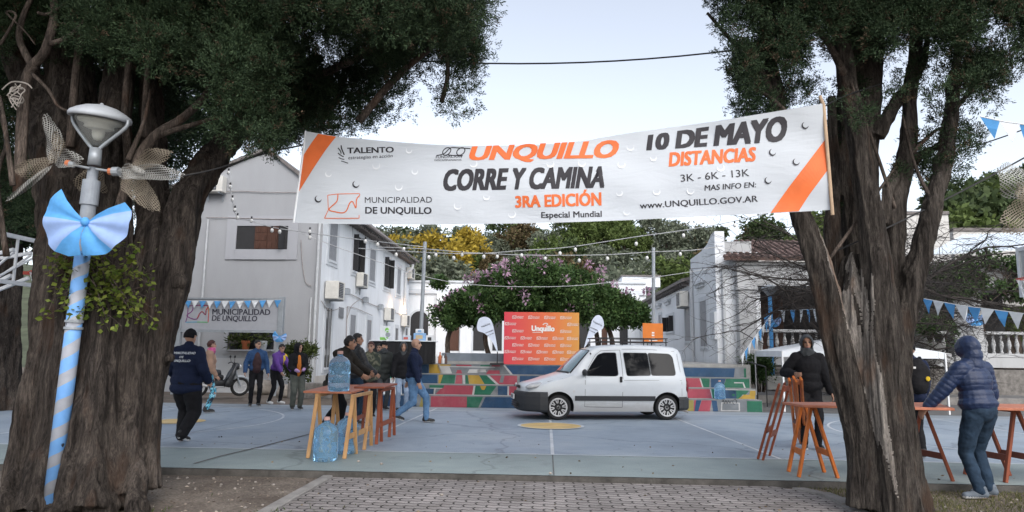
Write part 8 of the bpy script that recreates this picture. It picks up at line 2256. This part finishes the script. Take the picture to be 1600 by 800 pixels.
        for v in me.vertices:      # flat sole
            hh = (v.co - A_s).z - fd.z * ((v.co - A_s).dot(Vector((fd.x, fd.y, 0)))) / max(.2, math.hypot(fd.x, fd.y))
            if hh < -.078 * s: v.co.z += (-.078 * s - hh)
        for p in me.polygons:
            c = p.center; hh = (c - A_s).z - fd.z * ((c - A_s).dot(Vector((fd.x, fd.y, 0)))) / max(.2, math.hypot(fd.x, fd.y))
            if hh < -.052 * s: p.material_index = 1
        t.part('shoe', me)
    # jacket
    gr = .020 * bulk
    hem = top_len
    def jacket(b2):
        ub2 = lambda c, r_: b2.ell(up(c), (r_[0] * fat + gr, r_[1] * fat + gr, r_[2]), rl @ rt, 18, 12)
        ub2((0, .0, 1.10), (.150, .118, .18)); ub2((0, 0, 1.27), (.172, .125, .2))
        low = up((0, -.005, hem + .10)); b2.ell(low, (.180 * fat + gr, .135 * fat + gr, .11), rl @ rt, 18, 10)
        if hem < .86: b2.ell(up((0, -.005, .98)), (.176 * fat + gr, .13 * fat + gr, .14), rl @ rt, 18, 10)
        capsule(b2, sh[0], sh[1], .066 + gr * .8, .066 + gr * .8); capsule(b2, up((-.08, -.015, 1.44)), up((.08, -.015, 1.44)), .075 + gr * .5, .075 + gr * .5)
        capsule(b2, up((0, -.02, 1.44)), up((0, -.005, 1.515)), .078 + gr * .3, .074)
        for a_, e_, w_ in segs:
            capsule(b2, a_, e_, .060 * fat ** .5 + gr, .050 + gr * .9); capsule(b2, e_, w_ - (w_ - e_).normalized() * .005, .050 + gr * .9, .036 + gr * .7)
    wf_ = wrinkle(.012, 8, sd)
    if puff:
        inv = (rl @ rt).transposed()
        def dsp(c):
            q = c / s; best = None
            for a_, e_, w_ in segs:
                for p0_, p1_ in ((a_, e_), (e_, w_)):
                    d = p1_ - p0_; u_ = max(0, min(1, (q - p0_).dot(d) / d.length_squared)); dist = (q - p0_ - d * u_).length
                    if best is None or dist < best[0]: best = (dist, u_ * d.length)
            l = inv @ (q - pel); inarm = best[0] < .085 and abs(l.x) > .15
            z = best[1] if inarm else l.z
            return puff * (abs(math.sin(math.pi * (z + .004 * mnoise.noise(q * 12)) / .058)) ** .6 - .6) + .4 * wf_(c)
    else: dsp = wf_
    if not bare_top: shell('jacket', M[top], jacket, vx=voxel * (.75 if puff else .9), disp=dsp, sm=3)
    # headwear / hair
    def cap_mesh(name, m_, sc, keep, disp=0.0, off=(0, -.012, .02), rad=(.076, .094, .098), thick=0):
        b2 = MB(); vs = []; n1, n2 = 30, 20
        b2.ell((0, 0, 0), [r_ * sc_ for r_, sc_ in zip(rad, sc)], None, n1, n2)
        V = [Vector(v) + Vector(off) for v in b2.v]; ok = [keep(v) for v in V]
        V2 = [(H(*(v + v.normalized() * (disp * (mnoise.noise(v * 26 + Vector((sd, 0, 0)))))))) * s for v in V]
        b3 = MB(); b3.v = [tuple(v) for v in V2]; b3.f = [f for f in b2.f if all(ok[i] for i in f)]; b3.m = [0] * len(b3.f)
        me = b3.mesh(name, m_, (0, 0, 0), True)
        bm = bmesh.new(); bm.from_mesh(me); bmesh.ops.delete(bm, geom=[v for v in bm.verts if not v.link_faces], context='VERTS'); bmesh.ops.remove_doubles(bm, verts=bm.verts[:], dist=.0004); bmesh.ops.recalc_face_normals(bm, faces=bm.faces[:])
        if thick:
            g_ = bmesh.ops.solidify(bm, geom=bm.faces[:], thickness=thick)
        bm.to_mesh(me); bm.free(); me.polygons.foreach_set('use_smooth', [True] * len(me.polygons))
        return t.part(name, me)
    if hair and wear not in ('hood', 'beanie'):
        cap_mesh('hair', M[hair], (1.10, 1.09, 1.12), lambda v: v.z > (.055 if v.y > .05 else (.02 if v.y > .0 else -.055)), .012)
        if long_hair:
            b2 = MB(); capsule(b2, H(0, -.08, .0), H(0, -.10, -.17), .065, .04); b2.v = [tuple(Vector(v) * s) for v in b2.v]; t.part('ponytail', fuse('ponytail', b2, .012, 2, wrinkle(.008, 20, sd))).data.materials.append(M[hair])
    if wear == 'beanie': cap_mesh('beanie', M['c_black'], (1.16, 1.13, 1.24), lambda v: v.z > (.032 if v.y > 0 else -.02), .006, thick=.006)
    if wear == 'pom':
        cap_mesh('beanie', M['c_black'], (1.16, 1.13, 1.24), lambda v: v.z > (.032 if v.y > 0 else -.03), .006, thick=.006)
    if wear == 'hood':
        hm = M[(extra or {}).get('hood', top)]
        b2 = MB(); b2.ell(H(0, -.04, .012), (.108, .125, .132), hr, 20, 14); b2.ell(H(0, .0, .0), (.102, .115, .128), hr, 20, 14); b2.ell(H(0, -.06, -.09), (.10, .10, .09), hr, 16, 10)
        capsule(b2, H(0, -.045, -.09), nb + rl @ Vector((0, .0, .02)), .098, .112)
        b2.v = [tuple(Vector(v) * s) for v in b2.v]; me = fuse('hood', b2, voxel * .7, 3, wrinkle(.006, 17, sd)); me.materials.append(hm)
        bm = bmesh.new(); bm.from_mesh(me); kill = []
        for f in bm.faces:
            l = hr.transposed() @ (f.calc_center_median() / s - hc)
            if l.y > .045 and ((l.x / .072) ** 2 + ((l.z + .012) / .105) ** 2) < 1: kill.append(f)
        bmesh.ops.delete(bm, geom=kill, context='FACES'); bm.to_mesh(me); bm.free(); t.part('hood', me)
    t.H = lambda *a: H(*a) * s
    t.up = lambda *a: up(a) * s
    t.s = s; t.wr = [w_ * s for w_ in wr]; t.segs = segs; t.hr = hr
    return t
def addfuse(t, name, m, fn, vx=.014, dsp=None, sm=3):
    b2 = MB(); fn(b2); b2.v = [tuple(Vector(v)) for v in b2.v]; me = fuse(name, b2, vx, sm, dsp); me.materials.append(m); return t.part(name, me)
def scarf(t, m, r_=.085, drop=0):
    addfuse(t, 'scarf', m, lambda b2: (capsule(b2, t.up(-.03, .01, 1.50), t.up(.03, .03, 1.50), r_ * t.s, r_ * t.s), capsule(b2, t.up(0, .05, 1.51), t.up(0, .07, 1.545), .05, .05), [capsule(b2, t.up(.04, .10, 1.46), t.up(.05, .14, 1.46 - drop), .04, .045)] if drop else None), .013, wrinkle(.014, 22, 3))
G0 = lambda px, py: ground(px, py, 0)

# woman in a blue jacket, hands in pockets
pz = [(-.27, .10, .93), (.27, .10, .93)]
t = person('woman in an open blue puffer jacket and black trousers, hands by her pockets', G0(397, 635), 155, 1.70, hands=[(-.29, .10, .90), (.29, .12, .92)], head=(-38, 0), top='c_blue', puff=.007, top_len=.92, bulk=1.3, hair='hair_k', sole='shoe_s')
addfuse(t, 'jumper', M['c_maroon'], lambda b2: (b2.ell(t.up(0, .06, 1.17), (.12, .148, .27), None, 14, 10), b2.ell(t.up(0, .06, 1.02), (.12, .145, .15), None, 14, 10)), .018, wrinkle(.008, 10, 2))
t = person('person in a yellow and purple top leaning forward behind the woman in blue', G0(421, 633) + Vector((0, .35, 0)), 118, 1.64, lean=14, legs=[((-.10, .12, .085), 8), ((.10, -.1, .085), -8)], hands=[(-.2, .42, .95), (.2, .42, .95)], head=(0, -12), top='c_purp', top_len=.95, shoes='shoe_s', hair='hair_k', bulk=1.1)
addfuse(t, 'vest_panel', M['c_yell'], lambda b2: (b2.ell(t.up(-.1, -.01, 1.30), (.145, .142, .17), None, 14, 10), b2.ell(t.up(-.19, .0, 1.36), (.09, .1, .12), None, 12, 8)), .014, wrinkle(.008, 10, 2))
t = person('woman with pink patterned scarf and turquoise patterned leggings', G0(322, 645), 62, 1.66, hands=[(-.26, .08, .90), (.24, .14, .92)], head=(0, 0), top='c_tan', top_len=.90, bulk=1.3, pants='c_legg', pant_w=.86, hair='hair_r', fat=1.02, long_hair=False)
scarf(t, M['c_pink'], .092)
t = person('woman in black hooded coat over an orange shirt and grey-green trousers', G0(462, 640), 150, 1.62, hands=[(-.10, .28, 1.08), (.12, .26, 1.06)], head=(-28, -4), top='c_black', top_len=.86, bulk=1.2, pants='c_green', pant_w=1.28, wear='hood', hair='hair_k', bend_hint=(0, -.6, -1))
addfuse(t, 'shirt_front', M['c_oran'], lambda b2: (b2.ell(t.up(0, .075, 1.20), (.068, .095, .24), None, 12, 10), b2.ell(t.up(0, .075, 1.02), (.075, .10, .14), None, 12, 10)), .012)
for w_ in t.wr: 
    pass
addfuse(t, 'glove', M['c_lila'], lambda b2: [capsule(b2, w_, w_ + (w_ - Vector(sg_[1]) * t.s).normalized() * .13, .045, .035) for w_, sg_ in zip(t.wr, t.segs)], .012)
# big man seen from behind, lettering on his back
t = person('broad person seen from behind in navy jacket lettered MUNICIPALIDAD DE UNQUILLO', G0(284, 693), 8, 1.76, legs=[((-.12, .16, .085), 4), ((.13, -.22, .16), -6)], hands=[(-.26, .18, .98), (.30, .12, .96)], head=(12, -8), top='c_navy', top_len=.76, bulk=1.7, fat=1.26, pants='c_black', pant_w=1.55, wear='beanie', voxel=.013)
def back_text(t, lines):
    b = MB(); jk = [c for c in t.o.children if c.name.startswith('jacket')][0]
    from mathutils.bvhtree import BVHTree
    bv = BVHTree.FromPolygons([v.co for v in jk.data.vertices], [tuple(p.vertices) for p in jk.data.polygons])
    for body, x0, x1, z, hh in lines:
        V, F = text2d(body); a0 = min(v[0] for v in V); a1 = max(v[0] for v in V); out = []
        for x, y in V:
            X = lerp(x0, x1, (x - a0) / (a1 - a0)); Z = z + y * hh / CAP; hit = bv.ray_cast(Vector((X, -1, Z)), Vector((0, 1, 0))); Yv = hit[0].y if hit[0] else -.2; out.append((X, Yv - .008, Z))
        b.add(out, F, 0); b.add([(x + .0035, y - .001, z + .002) for x, y, z in out], F, 0)
    t.part('back_print', b, M['white_cl'])
back_text(t, [('MUNICIPALIDAD', -.17, .19, 1.375, .034), ('DE', -.025, .035, 1.315, .03), ('UNQUILLO', -.12, .14, 1.255, .034)])
# men at the water table
t = person('man with short black hair and dark coat leaning over the water table', G0(520, 677), 106, 1.80, lean=20, twist=-12, legs=[((-.14, -.30, .10), 10), ((.12, .16, .085), -10)], hands=[(-.05, .62, 1.05), (.12, .62, .98)], head=(-40, 4), skin='skin_d', top='c_brown', top_len=.74, bulk=1.5, voxel=.012, hair='hair_k')
addfuse(t, 'hood', M['c_brown'], lambda b2: (capsule(b2, t.up(-.08, -.07, 1.45), t.up(.08, -.07, 1.45), .055, .055), b2.ell(t.up(0, -.10, 1.40), (.11, .05, .08), None, 12, 8)), .014, wrinkle(.012, 12, 1))
t = person('man in a black quilted jacket standing behind the man leaning over the table', G0(552, 664), 52, 1.80, hands=[(-.22, .25, 1.0), (.26, .28, 1.0)], head=(25, 0), skin='skin_d', top='c_puffk', puff=.007, top_len=.86, bulk=1.4, hair='hair_k', pants='c_jeand', voxel=.013)
t = person('person in a camouflage jacket with folded hands beside the reddish plank', G0(575, 652), 165, 1.66, hands=[(-.05, .26, 1.04), (.08, .26, 1.0)], head=(20, -8), top='c_camo', top_len=.80, bulk=1.3, hair='hair_r', bend_hint=(0, -.6, -1))
t = person('person in dark clothes mostly hidden behind the camouflage jacket', G0(584, 642) + Vector((0, .5, 0)), 190, 1.64, top='c_navy', top_len=.78, bulk=1.3, hair='hair_k')
t = person('man in black beanie and charcoal rain jacket looking down to the right', G0(596, 641), 150, 1.70, hands=[(-.27, .08, .84), (.27, .1, .84)], head=(-38, -10), top='c_char', top_len=.74, bulk=1.4, wear='beanie', pants='c_grey')
scarf(t, M['c_grey'], .08)
t = person('hooded person in black coat and pale jeans half hidden behind the walking bald man', G0(624, 644) + Vector((0, .3, 0)), 165, 1.68, top='c_black', top_len=.80, bulk=1.4, wear='hood', extra={'hood': 'c_grey'}, pants='c_jeanl', hands=[(-.27, .08, .84), (.27, .1, .84)])
t = person('bald man in navy jumper and blue jeans striding to the right', G0(645, 661), 88, 1.76, legs=[((-.09, .26, .085), 4), ((.09, -.34, .17), -4)], hands=[(-.27, -.16, .86), (.27, .12, .84)], head=(6, 0), top='c_navy', top_len=.90, bulk=1.1, fat=1.12, hair=None, pants='c_jean', pant_w=1.1, voxel=.013)
# people at the right-hand table
t = person('man in grey hood and long black coat standing behind the orange trestles', G0(1268, 702) + Vector((0, .0, 0)), 190, 1.78, hands=[(.0, .0, 0)] * 0 or [(-.31, .10, .86), (.26, .20, 1.16)], head=(8, 0), skin='skin_d', top='c_black', top_len=.60, bulk=1.7, wear='hood', extra={'hood': 'c_grey'}, pants='c_black', fat=1.05, voxel=.012)
scarf(t, M['c_grey'], .082)
pb_ = G0(1432, 716)
t = person('person with a black backpack half hidden behind the grey cypress trunk', pb_, 10, 1.68, hands=[(-.2, .3, .95), (.24, .2, .92)], head=(0, -10), top='c_navy', top_len=.84, bulk=1.3, wear='beanie', pants='c_black')
bp_ = Thing('backpack', 'black backpack with a small yellow badge worn by the half-hidden person', 'backpack', Vector(pb_), R(-10), None, 'R')
s_ = t.s
me = None
b2 = MB(); b2.ell(Vector((0, -.24, 1.24)) * s_, (.17, .11, .26), None, 16, 12); b2.ell(Vector((0, -.31, 1.13)) * s_, (.13, .07, .14), None, 14, 10); me = fuse('bag', b2, .013, 3, wrinkle(.014, 9, 4)); me.materials.append(M['c_black']); bp_.part('bag', me)
for sx in (-1, 1):
    b2 = MB(); b2.tube(spline([Vector((sx * .10, -.15, 1.47)), Vector((sx * .12, -.05, 1.52)), Vector((sx * .13, .12, 1.43)), Vector((sx * .15, .165, 1.25)), Vector((sx * .18, .02, 1.05)), Vector((sx * .13, -.16, 1.0))], 5), .022, 6); b2.v = [tuple(Vector(v) * s_) for v in b2.v]; bp_.part('strap', b2, M['c_black'])
b2 = MB(); b2.ell((.09, -.375, 1.16), (.03, .008, .035), None, 12, 8); bp_.part('badge', b2, M['c_yell']); b2 = MB(); b2.box((-.17, -.345, 1.30), (-.05, -.335, 1.33)); bp_.part('reflective_tab', b2, M['shoe_s'])
pf = ground(1541, 779, -.085)
t = person('man in quilted navy hooded jacket seen from behind, hand on the plank', pf, -16, 1.77, lean=7, legs=[((-.13, -.05, .085), 62), ((.11, .04, .085), 40)], hands=[(-.44, .30, .94), (.27, .16, .90)], head=(-8, -6), top='c_puff', puff=.006, top_len=.92, bulk=1.6, wear='hood', pants='c_jeand', pant_w=1.12, shoes='shoe_g', sole='shoe_s', fat=1.06, voxel=.011)

bpy.data.scenes.remove(_sc2)
